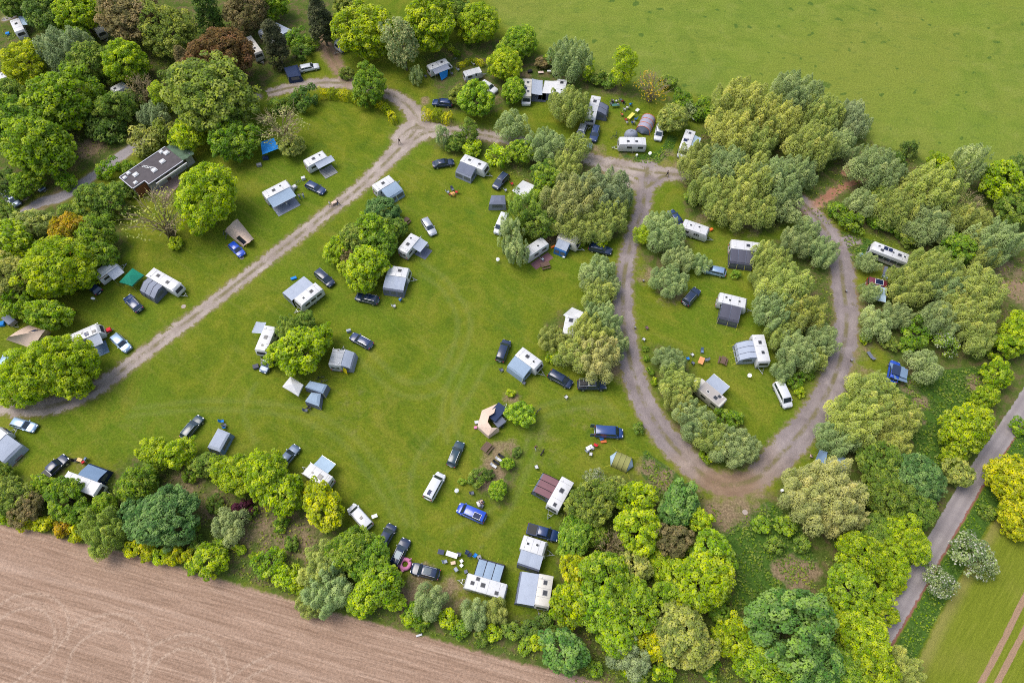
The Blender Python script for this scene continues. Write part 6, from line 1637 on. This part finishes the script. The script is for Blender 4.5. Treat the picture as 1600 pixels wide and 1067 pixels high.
# wooden slatted deck under a canopy
K='white caravan with pale canopy over a slatted wooden deck'; cv, L_, W_, H_ = FRAMES[K]
dk = thing('slatted_deck', 'slatted grey deck in front of the pale canopy caravan', 'deck', tuple(cv.location), cv.rotation_euler[2])
for k in range(14):
    m = MB(); x = -.6 + k*.22; m.box(x, x+.15, -W_/2-3.0, -W_/2-.15, .03, .13); m.build('slat', flat('grey_decking', (.28,.28,.29), .8), dk)
K='white caravan with canopy side mat and picnic bench in front'; cv, L_, W_, H_ = FRAMES[K]
m = MB(); m.box(-2.4,2.2,W_/2+.1,W_/2+1.9,.02,.035); o = m.build('ground_mat', CLOTH['maroon']); o.matrix_world = Matrix.Translation(cv.location) @ Matrix.Rotation(cv.rotation_euler[2],4,'Z')
tag(o,'reddish ground mat along the caravan by the dark picnic bench','ground mat','ground mats')

# ================================================================== CAMP FURNITURE
FG = 'camping furniture set out on the grass'
def chair(px, py, rz, col, label, high=True):
    p = at(px, py, .45)
    th = thing('camping_chair', label, 'chair', (p.x,p.y,0), rz, FG)
    m = MB(); m.box(-.27,.27,-.26,.26,.42,.46); m.build('seat', CLOTH[col], th)
    m = MB(); m.quad((-.25,-.26,.46),(-.25,.26,.46),(-.48,.26,1.08),(-.48,-.26,1.08),.03); m.build('backrest', CLOTH[col], th)
    for sy in (-1,1):
        m = MB(); m.tube((.25,sy*.27,0),(-.28,sy*.27,.62),.018); m.build('leg', ALU, th)
        m = MB(); m.tube((-.3,sy*.27,0),(.26,sy*.27,.62),.018); m.build('leg', ALU, th)
        m = MB(); m.box(-.3,.27,sy*.29-.03,sy*.29+.03,.62,.65); m.build('armrest', BLACKP, th)
    return th
def table(px, py, rz, lx, ly, mat, label, h=.72):
    p = at(px, py, h)
    th = thing('camping_table', label, 'table', (p.x,p.y,0), rz, FG)
    m = MB(); m.box(-lx/2,lx/2,-ly/2,ly/2,h-.04,h); m.build('table_top', mat, th, None, None, .01)
    for sx in (-1,1):
        for sy in (-1,1):
            m = MB(); m.tube((sx*(lx/2-.06),sy*(ly/2-.06),h-.04),(sx*(lx/2-.02),sy*(ly/2-.02),0),.018); m.build('leg', ALU, th)
    return th
def bench(px, py, rz, label, S=1.0):
    p = at(px, py, .6)
    th = thing('picnic_table', label, 'picnic table', (p.x,p.y,0), rz, 'wooden picnic tables')
    for k in range(5):
        y = -.36 + k*.18; m = MB(); m.box(-.9*S,.9*S,y-.08,y+.08,.72,.77); m.build('top_plank', WOODD, th)
    for s in (-1,1):
        for k in range(2):
            y = s*(.62+.14*k); m = MB(); m.box(-.9*S,.9*S,y-.06,y+.06,.42,.46); m.build('seat_plank', WOODD, th)
        x = s*.65*S; m = MB()
        m.tube((x,-.72,0),(x,-.25,.72),.045,n=4); m.tube((x,.72,0),(x,.25,.72),.045,n=4); m.box(x-.04,x+.04,-.82,.82,.34,.42); m.build('trestle', WOODD, th)
    return th
def lounger(px, py, rz, col, label):
    p = at(px, py, .35)
    th = thing('sun_lounger', label, 'lounger', (p.x,p.y,0), rz, FG)
    m = MB(); m.box(-.95,.35,-.32,.32,.32,.37); m.build('seat', CLOTH[col], th)
    m = MB(); m.quad((.35,-.32,.37),(.95,-.32,.72),(.95,.32,.72),(.35,.32,.37),.04); m.build('backrest', CLOTH[col], th)
    for x in (-.85,.3):
        for s in (-1,1): m = MB(); m.tube((x,s*.3,.33),(x,s*.33,0),.018); m.build('leg', ALU, th)
    return th
def dish(px, py, label, r=.38):
    p = at(px, py, .9)
    th = thing('satellite_dish', label, 'satellite dish', (p.x,p.y,0), random.uniform(0,6), 'satellite dishes on stands')
    m = MB(); rings = []
    for k in range(5):
        a = r*k/4 + .01; rings.append([(a*math.cos(t_)*.8 + .25*(a/r)**2*.3, a*math.sin(t_), .95 + a*math.cos(t_)*.55) for t_ in [2*math.pi*i/12 for i in range(12)]])
    m.loft(rings, True, False); m.build('reflector', WHITEP, th, 60)
    m = MB()
    for k in range(3): a = 2.1*k; m.tube((0,0,.85),(.4*math.cos(a),.4*math.sin(a),0),.02)
    m.build('tripod', STEEL, th)
    m = MB(); m.tube((0,0,.7),(.4,0,1.15),.015); m.box(.38,.46,-.04,.04,1.1,1.2); m.build('receiver_arm', GREYP, th)
    return th
def bicycle(px, py, rz, col, label):
    p = at(px, py, .5)
    th = thing('bicycle', label, 'bicycle', (p.x,p.y,0), rz, 'bicycles')
    for x in (-.52,.52):
        m = MB(); pts = [(x+.34*math.cos(t_),0,.35+.34*math.sin(t_)) for t_ in [2*math.pi*i/14 for i in range(15)]]; m.path(pts,.022,4); w = m.build('wheel', RUBBER, th)
        m = MB()
        for k in range(4): a = math.pi*k/4; m.tube((x-.33*math.cos(a),0,.35-.33*math.sin(a)),(x+.33*math.cos(a),0,.35+.33*math.sin(a)),.006,n=3)
        m.build('spokes', STEEL, w)
    m = MB(); m.path([(-.52,0,.35),(-.12,0,.33),(.36,0,.75),(-.2,0,.78),(-.12,0,.33)],.022); m.tube((-.52,0,.35),(-.2,0,.78),.016); m.tube((.36,0,.8),(.52,0,.35),.018); m.build('frame', PAINT[col], th)
    m = MB(); m.tube((.33,-.28,.98),(.33,.28,.98),.015); m.tube((.36,0,.75),(.33,0,.98),.015); m.build('handlebar', BLACKP, th)
    m = MB(); m.box(-.34,-.1,-.08,.08,.90,.95); m.tube((-.2,0,.75),(-.22,0,.9),.014); m.build('saddle', BLACKP, th)
    return th
def crate(px, py, rz, s, mat, label, name='storage_crate', cat='crate'):
    p = at(px, py, s[2]/2)
    th = thing(name, label, cat, (p.x,p.y,0), rz, 'crates, boxes and bags')
    x, y, z = s[0]/2, s[1]/2, s[2]
    m = MB(); m.box(-x,x,-y,y,0,z*.85); m.build('body', mat, th, None, None, .03)
    m = MB(); m.box(-x-.02,x+.02,-y-.02,y+.02,z*.85+.003,z); m.build('lid', mat, th, None, None, .02)
    return th
# named spots: chairs
for px, py, rz, c, l in [
    (730,862,1.2,'navy','left navy camping chair above the three-panel awning'),(734,866,1.3,'navy','right navy camping chair above the three-panel awning'),(743,867,1.0,'skyblue','bright blue camping chair next to the three-panel awning'),
    (696,877,.3,'lightgrey','grey folding chair left of the cream stool by the white table'),(712,889,2.2,'lightgrey','grey folding chair below the small white stools'),(716,866,3.0,'slate','dark grey chair at the end of the white table'),
    (616,478,.4,'white','white folding chair below the blue towel person'),(625,468,2.5,'skyblue','blue folding chair on the lawn by the black estate car'),
    (885,620,.8,'white','white garden chair alone on the lawn below the black pickup'),(838,729,1.9,'white','white chair left of the maroon awning'),
    (1097,549,-1.6,'tanblue','blue grey chair above the orange table'),(1104,562,3.1,'slate','dark chair right of the orange table'),(1082,554,.6,'white','white chair left of the orange table'),(1075,560,.2,'skyblue','light blue chair at the willow left of the orange table'),(1083,567,.9,'slate','dark chair below the light blue one'),
    (1011,512,.5,'maroon','reddish chair beside the loop track post'),(1006,530,1.0,'white','white chair in the nettles beside the loop track'),
    (955,162,.2,'slate','dark chair by the slate awning corner'),(957,157,1.2,'white','left white chair of the picnic group'),(963,158,2.2,'white','right white chair of the picnic group'),(970,156,.4,'slate','dark chair above the picnic group'),(975,160,1.0,'black','black chair in the picnic group'),(985,163,2.0,'skyblue','bright blue chair of the picnic group'),(980,168,2.6,'white','white chair below the bright blue one'),(976,171,.8,'white','front white chair of the picnic group'),
    (993,186,2.9,'blue','blue chair at the yellow table end'),(978,187,.2,'red','red chair at the lower end of the yellow table'),(972,179,.1,'orange','orange chair left of the yellow table'),(990,191,1.6,'white','white chair below the yellow table'),
    (707,296,-1,'slate','dark chair at the picnic blanket on the lawn'),(713,300,2.8,'red','red chair at the picnic blanket on the lawn'),(700,300,.3,'lightgrey','grey chair at the picnic blanket on the lawn'),
    (486,622,.5,'black','dark chair between the white gazebo and the small grey tent'),(478,641,.1,'slate','grey folded chair below the small grey tent'),(483,636,1.2,'black','black chair beside the small grey tent'),
    (738,770,.3,'slate','dark chair by the nose of the bright blue van'),(748,788,2.0,'white','white chair above the bright blue van'),(752,783,.4,'beige','beige chair above the bright blue van'),(753,790,1.1,'slate','dark chair right above the bright blue van'),
    (918,704,.5,'lightgrey','grey chair at the left of the red and white camp kit'),(923,709,1.4,'white','white chair at the bottom of the camp kit'),(930,695,2.6,'red','red chair below the blue van'),(926,700,.2,'white','white chair in the camp kit below the blue van'),
    (118,719,.2,'black','black chair left of the orange stool by the left hedge'),(130,722,2.4,'red','red chair by the blue awning'),(133,717,2.8,'tanblue','blue grey chair by the blue awning'),
    (351,664,.8,'slate','grey chair behind the pale folding tent'),(347,658,.2,'skyblue','turquoise chair behind the pale folding tent'),(350,667,1.8,'skyblue','bright blue chair next to the pale folding tent'),
    (800,287,.6,'red','red chair beside the white tarpaulin'),(790,297,.4,'lightgrey','grey chair above the cabin tent'),(1096,255,.3,'slate','dark chair below the pasture motorhome'),
    (848,405,.8,'lightgrey','grey chair beside the dark picnic bench'),(668,384,.2,'slate','dark round-backed chair at the small pale canopy'),(740,100,.6,'white','white chair near the grey tent trailer'),(716,109,.1,'lightgrey','pale chair left of the grey tent trailer'),(706,115,.5,'slate','dark chair below the grey canopy corner'),(665,119,.4,'slate','dark chair at the tail of the campervan'),
    (1381,432,.3,'paleblue','left pale blue chair below the coach motorhome'),(1385,434,.3,'paleblue','right pale blue chair below the coach motorhome'),(1402,592,.4,'red','red chair under the slate blue tarpaulin'),(1398,596,1.4,'white','white chair under the slate blue tarpaulin'),(784,578,.3,'slate','dark stool below the blue grey porch tent'),(819,598,1.0,'slate','dark chair in front of the blue grey porch tent')]:
    chair(px, py, rz, c, l)
def rzd(a, b): return ang(at(*a), at(*b))
WT = flat('white_table', (.62,.62,.62), .4); YT = flat('yellow_cloth_table', (.62,.56,.10), .6)
table(706,866,rzd((697,863),(715,869)),1.9,.8,WT,'long white table on the grass above the bottom hedge'); table(689,862,rzd((685,861),(694,863)),1.0,.75,SOLAR,'dark blue solar panel table left of the long white table')
table(708,879,.2,.75,.5,flat('cream_top',(.6,.42,.3),.5),'cream stool table below the long white table',.45); table(721,876,.6,.5,.5,WT,'small white stool right of the cream one',.45); table(721,883,.8,.5,.5,WT,'second small white stool under the first',.45)
table(733,806-700+784-84,.3,.01,.01,WT,'x') if False else None
table(585,806,rzd((580,800),(590,812))+1.2,.95,.6,WT,'white side table beside the white van'); table(1096,563,rzd((1093,568),(1098,556)),1.5,.95,flat('orange_top',(.60,.27,.10),.5),'orange table on the grass inside the loop')
table(986,181,rzd((980,187),(992,175)),2.2,.8,YT,'long yellow table beside the orange striped tent'); table(996,172,rzd((990,178),(1000,168)),1.0,.7,WT,'white table at the upper end of the yellow one'); table(962,164,.1,1.8,.7,flat('green_top',(.05,.15,.12),.5),'dark green table among the picnic chairs')
table(842,396,rzd((838,402),(846,392)),1.0,.7,flat('teal_top',(.05,.45,.35),.5),'small teal table beside the caravan with the mat'); table(707,302,.4,.9,.6,flat('gaudy_cloth',(.6,.30,.10),.6,0,.6,9),'small table with gaudy cloth on the lawn')
table(921,699,.5,1.2,.7,WT,'white table crowded with red camp kit'); table(748,785,.4,.7,.5,WT,'small white table above the bright blue van',.5); table(124,718,-.3,.9,.6,flat('orange_stool',(.62,.38,.15),.5),'orange topped stool table by the left hedge',.5)
table(858,111,.0,.9,.5,WT,'white table behind the facing motorhomes'); table(845,113,.1,1.3,.7,flat('pale_pink_top',(.55,.42,.38),.5),'pale table with toys behind the facing motorhomes',.4)
bench(761,699,rzd((756,704),(766,692)),'brown picnic table near the cream fan tent'); bench(852,414,rzd((844,416),(860,412)),'dark picnic table in front of the canopy mat caravan'); bench(1130,563,rzd((1128,570),(1132,556)),'dark brown picnic table in the middle of the loop',.85); bench(634,345,rzd((630,348),(639,340)),'brown picnic table by the tree clump',.9); bench(25,711,.9,'reddish picnic table by the grey awning at the left edge',.75)
bench(333,345,.5,'small brown picnic table under the tree near the beige ridge tent',.6)
lounger(1383,424,1.2,'slate','grey sun lounger below the coach motorhome'); lounger(1361,556,rzd((1357,549),(1366,562)),'slate','grey sun lounger beside the loop track on the right')
for k, (x, y) in enumerate([(771,727),(775,722),(779,717),(783,712)]):
    q_ = lounger(x, y, rzd((768,730),(780,710))+1.5, 'white' if k % 2 == 0 else 'black', ['lowest white','lower black','upper white','topmost black'][k] + ' deck chair in the row by the shrubs'); q_.scale = (.62,.7,.8)
for x, y, l in [(778,406,'white satellite dish on the open lawn below the birches'),(1171,587,'white satellite dish in the middle of the loop'),(146,466,'white satellite dish below the dark car on the left'),(1015,240,'white satellite dish on the grass below the family van'),(1084,186,'white satellite dish by the pasture hedge'),(714,767,'small pale satellite dish beside the mid-lawn shrubs'),(876,967,'small satellite dish at the caravan closest to the bottom')]:
    dish(x, y, l)
for x, y, rz, c, l in [(959,214,.3,'black','black bicycle left of the caravan by the track bend'),(963,209,1.4,'grey','grey bicycle left of the dome tent'),(1272,727,.2,'black','black bicycle beside the faded blue tarpaulin'),(500,590,.4,'black','dark bicycle behind the blue grey tent roof'),(505,596,.6,'grey','second bicycle behind the blue grey tent roof'),(841,642,.9,'black','black bicycle lying near the round shrub'),(711,92,.2,'grey','grey bicycle at the nose of the campervan'),(351,362,1.2,'black','black bicycle left of the beige ridge tent'),(354,368,1.4,'navy','dark bicycle behind the bright blue hatchback'),(465,285,.7,'grey','grey bicycle by the hitch of the blue canopy caravan'),(118,534-3,.5,'black','x')]:
    if l != 'x': bicycle(x, y, rz, c, l)
for x, y, rz, s, mt, l in [(400,573,.3,(1.0,.8,.6),CLOTH['dark'],'dark covered gas box at the caravan hitch by the lone tree'),(1183,573,.2,(.7,.5,.6),GREYP,'grey tank at the nose of the pale ribbed awning caravan'),(842,958-8,.1,(.5,.4,.4),ORANGE,'orange gas bottle box at the hitch of the bottom caravan'),(864,386,.5,(.9,.35,.4),ORANGE,'orange box between the two caravans by the willows'),(474,279,.4,(.8,.6,.7),CLOTH['white'],'white bag behind the navy estate car'),(461,428+5,.3,(.9,.5,.5),CLOTH['skyblue'],'x'),(459,435,.4,(1.1,.5,.4),CLOTH['skyblue'],'blue bundle at the corner of the wide grey awning'),(943,690,.1,(1.0,.4,.3),CLOTH['orange'],'orange bundle on the grass beside the blue van'),(940,686,.3,(.6,.4,.4),CLOTH['blue'],'blue bag beside the open side of the blue van'),(828,112,.2,(1.1,.7,.5),CLOTH['black'],'black covered box above the facing motorhomes'),(867,118,.4,(.9,.7,.6),CLOTH['black'],'dark covered box above the right facing caravan'),(3,506,.2,(.9,.9,.6),CLOTH['skyblue'],'bright blue bag at the left edge by the grey trailer'),(12,53,.2,(.8,.7,.5),CLOTH['skyblue'],'blue tub beside the top left caravan'),(1345,398,.3,(.7,.6,.5),CLOTH['skyblue'],'blue crate left of the coach motorhome'),(1390,410,.2,(.5,.4,.5),WHITEP,'white step box at the side of the coach motorhome'),(881,402,.1,(.45,.35,.4),WHITEP,'white canister in front of the blue walled awning'),(927,391,.2,(.5,.3,.3),WHITEP,'white box beside the black estate by the loop track'),(749,871,.4,(.6,.6,.8),GREYP,'pale cooler at the corner of the three-panel awning'),(995,243,.3,(.4,.4,.5),WHITEP,'white water canister below the caravan by the track bend'),(1127,630,.6,(1.1,.7,.4),flat('teal_box',(.03,.35,.22),.5),'teal box on the rear rack of the grey-roofed motorhome'),(1222,766,.4,(.4,.4,.5),WHITEP,'white canister at the edge of the tan willow'),(655,992,.3,(.9,.25,.2),CLOTH['white'],'white scrap lying on the edge of the harrowed field'),(743,668,.2,(.5,.4,.4),CLOTH['pink'],'pink ball box left of the cream fan tent'),(745,660,.2,(.7,.5,.5),CLOTH['white'],'white folded board left of the cream fan tent'),(894,769,.2,(.5,.4,.4),flat('lime_tub',(.25,.6,.1),.5),'lime tub right of the maroon awning caravan'),(545,517,.3,(.8,.4,.7),CLOTH['lightgrey'],'grey cover on the hitch of the small silver caravan'),(1056,365-6,.1,(.2,.2,.2),ORANGE,'x'),(1111,359,.5,(.7,.5,.5),ORANGE,'orange bag at the nose of the caravan at the loop top'),(473,231,.5,(.8,.5,.9),GREYP,'grey folded frame by the golden twiggy tree'),(430,243,.2,(1.2,.8,.6),CLOTH['navy'],'x'),(415,247,.2,(1.2,.8,.7),CLOTH['navy'],'navy bags under the bright blue tarpaulin'),(405,258,.3,(1.0,.7,.6),GREYP,'grey covered heap below the bright blue tarpaulin'),(1140,410,.2,(.01,.01,.01),GREYP,'x'),(1184,406,.3,(.5,.5,.6),WHITEP,'white bucket at the nose of the three-panel caravan'),(728,893,.4,(.5,.5,.4),CLOTH['slate'],'slate bag left of the three-panel awning caravan'),(734,893,.2,(.5,.5,.4),CLOTH['slate'],'x')]:
    if l != 'x': crate(x, y, rz, s, mt, l)
# concrete manhole covers and posts
for x, y, l in [(287,479,'round drain cover beside the gravel track by the ribbed awning'),(378,403,'round drain cover below the bright blue hatchback'),(1164,800,'square drain cover on the bare earth at the loop end')]:
    p = at(x,y); m = MB(); m.tube((0,0,.005),(0,0,.05),.45,n=16); o = m.build('drain_cover', flat('concrete',(.34,.28,.24),.9)); o.location = (p.x,p.y,0); tag(o,l,'drain cover','drain covers')
for x, y, l in [(992,513,'low marker post on the inner edge of the loop track'),(1005,440,'low marker post at the left side of the loop track'),(1321,456,'low marker post at the right bend of the loop'),(1329,564,'low marker post on the outer edge of the loop track')]:
    p = at(x,y); th = thing('marker_post', l, 'post', (p.x,p.y,0), .3, 'marker posts')
    m = MB(); m.box(-.12,.12,-.12,.12,0,.45); m.build('post', WOODD, th); m = MB(); m.box(-.16,.16,-.16,.16,.453,.5); m.build('cap', GREYP, th)
# pink swim float
p = at(633,881,.3); th = thing('inflatable_flamingo_ring', 'pink inflatable ring lying between two black cars', 'inflatable', (p.x,p.y,0), .6)
m = MB(); n_, q_ = 18, 8; vs = []
for i in range(n_):
    a = 2*math.pi*i/n_
    for j in range(q_):
        b = 2*math.pi*j/q_; r = .75+.32*math.cos(b); vs.append((r*math.cos(a), r*math.sin(a), .32+.32*math.sin(b)))
m.add(vs, [(i*q_+j,((i+1)%n_)*q_+j,((i+1)%n_)*q_+(j+1)%q_,i*q_+(j+1)%q_) for i in range(n_) for j in range(q_)]); m.build('ring', CLOTH['pink'], th, 80)
m = MB(); m.tube((.75,0,.45),(1.05,0,1.0),.17,.12,8); m.tube((1.05,0,1.0),(1.3,0,.95),.12,.08,8); m.build('neck', CLOTH['pink'], th, 60)
m = MB(); m.ball((-.8,.6,.42),.3,8,5,.4); m.build('wing', CLOTH['pink'], th, 60); m = MB(); m.ball((-.8,-.6,.42),.3,8,5,.4); m.build('wing', CLOTH['pink'], th, 60)

# ================================================================== PEOPLE AND A DOG
def person(px, py, rz, shirt, legs, label, pose='stand', hair=(.05,.03,.02), s=1.0):
    p = at(px, py, .8)
    th = thing('person', label, 'person', (p.x,p.y,0), rz, 'people on the campsite')
    hip = .95 if pose != 'sit' else .48
    J = {'pel':(0,0,hip),'waist':(0,0,hip+.14),'chest':(0,0,hip+.36),'neck':(.01,0,hip+.52),'head':(.03,0,hip+.62),'top':(.04,0,hip+.76)}
    E = [('pel','waist'),('waist','chest'),('chest','neck'),('neck','head'),('head','top')]
    Rr = {'pel':(.17,.13),'waist':(.15,.11),'chest':(.18,.12),'neck':(.06,.06),'head':(.10,.095),'top':(.085,.08)}
    for sd2, y in (('l',1),('r',-1)):
        st = .16*y if pose == 'walk' else 0
        J['sh'+sd2] = (0,.19*y,hip+.46); J['el'+sd2] = (.06+st*.8,.26*y,hip+.20); J['wr'+sd2] = (.18+st,.24*y,hip-.02); J['hd'+sd2] = (.22+st,.235*y,hip-.12)
        if pose == 'reach': J['el'+sd2] = (.25,.22*y,hip+.30); J['wr'+sd2] = (.48,.16*y,hip+.28); J['hd'+sd2] = (.57,.15*y,hip+.28)
        if pose == 'sit':
            J['hp'+sd2] = (.04,.10*y,hip-.02); J['kn'+sd2] = (.45,.13*y,hip+.02); J['an'+sd2] = (.48,.13*y,.09); J['to'+sd2] = (.66,.14*y,.05)
            J['wr'+sd2] = (.28,.18*y,hip+.14); J['hd'+sd2] = (.36,.16*y,hip+.12)
        else:
            J['hp'+sd2] = (0,.10*y,hip-.08); J['kn'+sd2] = (.06-st,.11*y,.50); J['an'+sd2] = (-.02-st*1.6,.11*y,.09); J['to'+sd2] = (.15-st*1.6,.13*y,.04)
        E += [('chest','sh'+sd2),('sh'+sd2,'el'+sd2),('el'+sd2,'wr'+sd2),('wr'+sd2,'hd'+sd2),('pel','hp'+sd2),('hp'+sd2,'kn'+sd2),('kn'+sd2,'an'+sd2),('an'+sd2,'to'+sd2)]
        for k, r in (('sh',.075),('el',.05),('wr',.035),('hd',.04),('hp',.10),('kn',.065),('an',.045),('to',.04)): Rr[k+sd2] = (r, r)
    names = list(J); ix = {n: i for i, n in enumerate(names)}
    me = bpy.data.meshes.new('body'); me.from_pydata([tuple(c*s for c in J[n]) for n in names], [(ix[a],ix[b]) for a,b in E], [])
    o = bpy.data.objects.new('tmp', me); COL.objects.link(o)
    md = o.modifiers.new('skin','SKIN'); md.use_smooth_shade = True
    for n in names:
        v = me.skin_vertices[0].data[ix[n]]; v.radius = tuple(r*s for r in Rr[n]); v.use_root = (n == 'pel')
    o.modifiers.new('sub','SUBSURF').levels = 1; o.modifiers['sub'].render_levels = 1
    dg = bpy.context.evaluated_depsgraph_get(); me2 = bpy.data.meshes.new_from_object(o.evaluated_get(dg))
    bpy.data.objects.remove(o); me2.name = 'body'; me2.materials.clear()
    for mt in (SKIN, flat('shirt_%d_%d_%d' % tuple(int(99*c) for c in shirt), shirt, .8), flat('trousers_%d_%d_%d' % tuple(int(99*c) for c in legs), legs, .8), BLACKP): me2.materials.append(mt)
    for pl in me2.polygons:
        c = pl.center / s
        far = abs(c.y) > .2 and c.z < hip + .16
        z = c.z
        if z > hip+.50: pl.material_index = 0
        elif z > hip and not (pose == 'sit' and c.x > .2 and abs(c.y) < .16 and z < hip+.1): pl.material_index = 0 if far and abs(c.y) > .2 and z < hip+.12 else 1
        elif z < .09: pl.material_index = 3
        elif abs(c.y) > .19 and pose != 'sit' and c.z > .6: pl.material_index = 0
        else: pl.material_index = 2
    link('body', me2, th)
    hz = (hip+.70)*s
    m = MB(); m.ball((.015*s,0,hz+.02*s),.112*s,10,6,1.0); m.v = [v if v[0] < .06*s or v[2] > hz+.05*s else (v[0]*.5,v[1],v[2]) for v in m.v]; m.build('hair', flat('hair_%d' % int(hair[0]*99), hair, .7), th, 70)
    m = MB()
    for y in (-.035,.035): m.ball((.125*s,y*s,hz-.03*s),.014*s,6,4)
    m.build('eyes', BLACKP, th); m = MB(); m.ball((.14*s,0,hz-.07*s),.02*s,6,4); m.build('nose', SKIN, th)
    return th
WHT=(.6,.6,.6); BLK=(.02,.02,.025); BLU=(.05,.12,.35); RED=(.45,.03,.04); DEN=(.05,.08,.18); TAN=(.4,.3,.2)
person(624,221,-1.9,BLK,BLK,'person in black walking at the track junction','walk')
person(515,319,.6,WHT,TAN,'person in white on the gravel track with a cart','walk',(.2,.12,.05)); person(528,317,.6,BLK,DEN,'person in black walking right of the cart on the track','walk')
person(146,576,2.0,BLK,DEN,'person in dark clothes at the edge of the big bush by the track','walk'); person(837,699,-1.0,(.12,.06,.05),WHT,'person in brown top and pale trousers walking on the lawn','walk',(.15,.05,.03))
person(708,305,1.0,(.6,.45,.05),RED,'person in yellow sitting by the gaudy table on the lawn','sit',(.2,.1,.05)); person(702,303,.2,RED,DEN,'person in red sitting by the gaudy table on the lawn','sit')
person(1043,272,.4,BLK,BLK,'person in black on the track by the loop entrance','walk'); person(627,467,2.4,BLU,WHT,'person in blue sitting on the lawn below the striped awning','sit',(.3,.2,.1))
person(447,318,.4,WHT,DEN,'person in white sitting under the blue grey canopy','sit'); person(468,308,1.6,(.3,.32,.4),DEN,'person in grey standing beside the blue grey canopy','reach'); person(474,306,2.6,WHT,BLU,'person in white shirt beside the person in grey','stand')
person(1335,240,1.0,WHT,BLK,'person in white at the end of the red earth path','walk'); person(956,158,.2,BLK,DEN,'person in black seated in the picnic group','sit'); person(966,163,2.0,WHT,DEN,'person in white seated in the picnic group','sit'); person(973,158,1.5,RED,BLK,'person in red seated in the picnic group','sit')
person(988,191,1.4,BLU,DEN,'person in blue seated at the yellow table','sit'); person(980,191,1.2,WHT,RED,'person in white seated at the yellow table','sit'); person(752,785,.6,(.6,.35,.3),DEN,'person in pink seated above the bright blue van','sit')
person(1267,712,.2,(.6,.4,.42),DEN,'person in pink beside the faded blue tarpaulin','sit'); person(955,690-16,1.2,(.5,.05,.2),DEN,'x','reach') if False else None
# handcart on the track
p = at(522,317,.4); th = thing('hand_cart', 'pale hand cart being pulled along the gravel track', 'cart', (p.x,p.y,0), .6)
m = MB(); m.box(-.55,.55,-.33,.33,.28,.62); m.build('tub', CLOTH['beige'], th, None, None, .04)
for x in (-.4,.4):
    for s in (-1,1): wheel(th, x, s*.36, .14, .07)
m = MB(); m.tube((.55,0,.4),(1.1,0,.85),.018); m.build('handle', BLACKP, th)
# dog
p = at(847,708,.3); th = thing('dog', 'black dog walking on the lawn beside the person in brown', 'dog', (p.x,p.y,0), 1.0)
J = [(-.38,0,.52),(0,0,.50),(.34,0,.54),(.52,0,.70),(.66,0,.74),(.80,0,.70),(-.55,0,.62),(-.72,0,.74)]
Eg = [(0,1),(1,2),(2,3),(3,4),(4,5),(0,6),(6,7)]; Rd = [.13,.14,.15,.09,.08,.045,.03,.018]
for x, rear_ in ((.30,0),(-.36,1)):
    for s in (-1,1):
        i = len(J)
        if rear_: J += [(x+.06,s*.09,.40),(x-.08,s*.10,.20),(x-.05,s*.10,.03)]; Eg += [(0,i),(i,i+1),(i+1,i+2)]
        else: J += [(x,s*.09,.40),(x+.02,s*.10,.20),(x+.02,s*.10,.03)]; Eg += [(2,i),(i,i+1),(i+1,i+2)]
        Rd += [.065,.035,.03]
me = bpy.data.meshes.new('dog'); me.from_pydata(J, Eg, []); o = bpy.data.objects.new('tmp', me); COL.objects.link(o); o.modifiers.new('skin','SKIN')
for i, r in enumerate(Rd): v = me.skin_vertices[0].data[i]; v.radius = (r,r); v.use_root = (i == 1)
o.modifiers.new('sub','SUBSURF').levels = 1
dg = bpy.context.evaluated_depsgraph_get(); me2 = bpy.data.meshes.new_from_object(o.evaluated_get(dg)); bpy.data.objects.remove(o); me2.materials.clear(); me2.materials.append(flat('black_fur', (.015,.013,.012), .7)); me2.shade_smooth()
link('body', me2, th)
for s in (-1,1):
    m = MB(); m.add([(.60,s*.05,.80),(.66,s*.07,.79),(.62,s*.11,.70)], [(0,1,2)]); m.build('ear', HAIR, th)
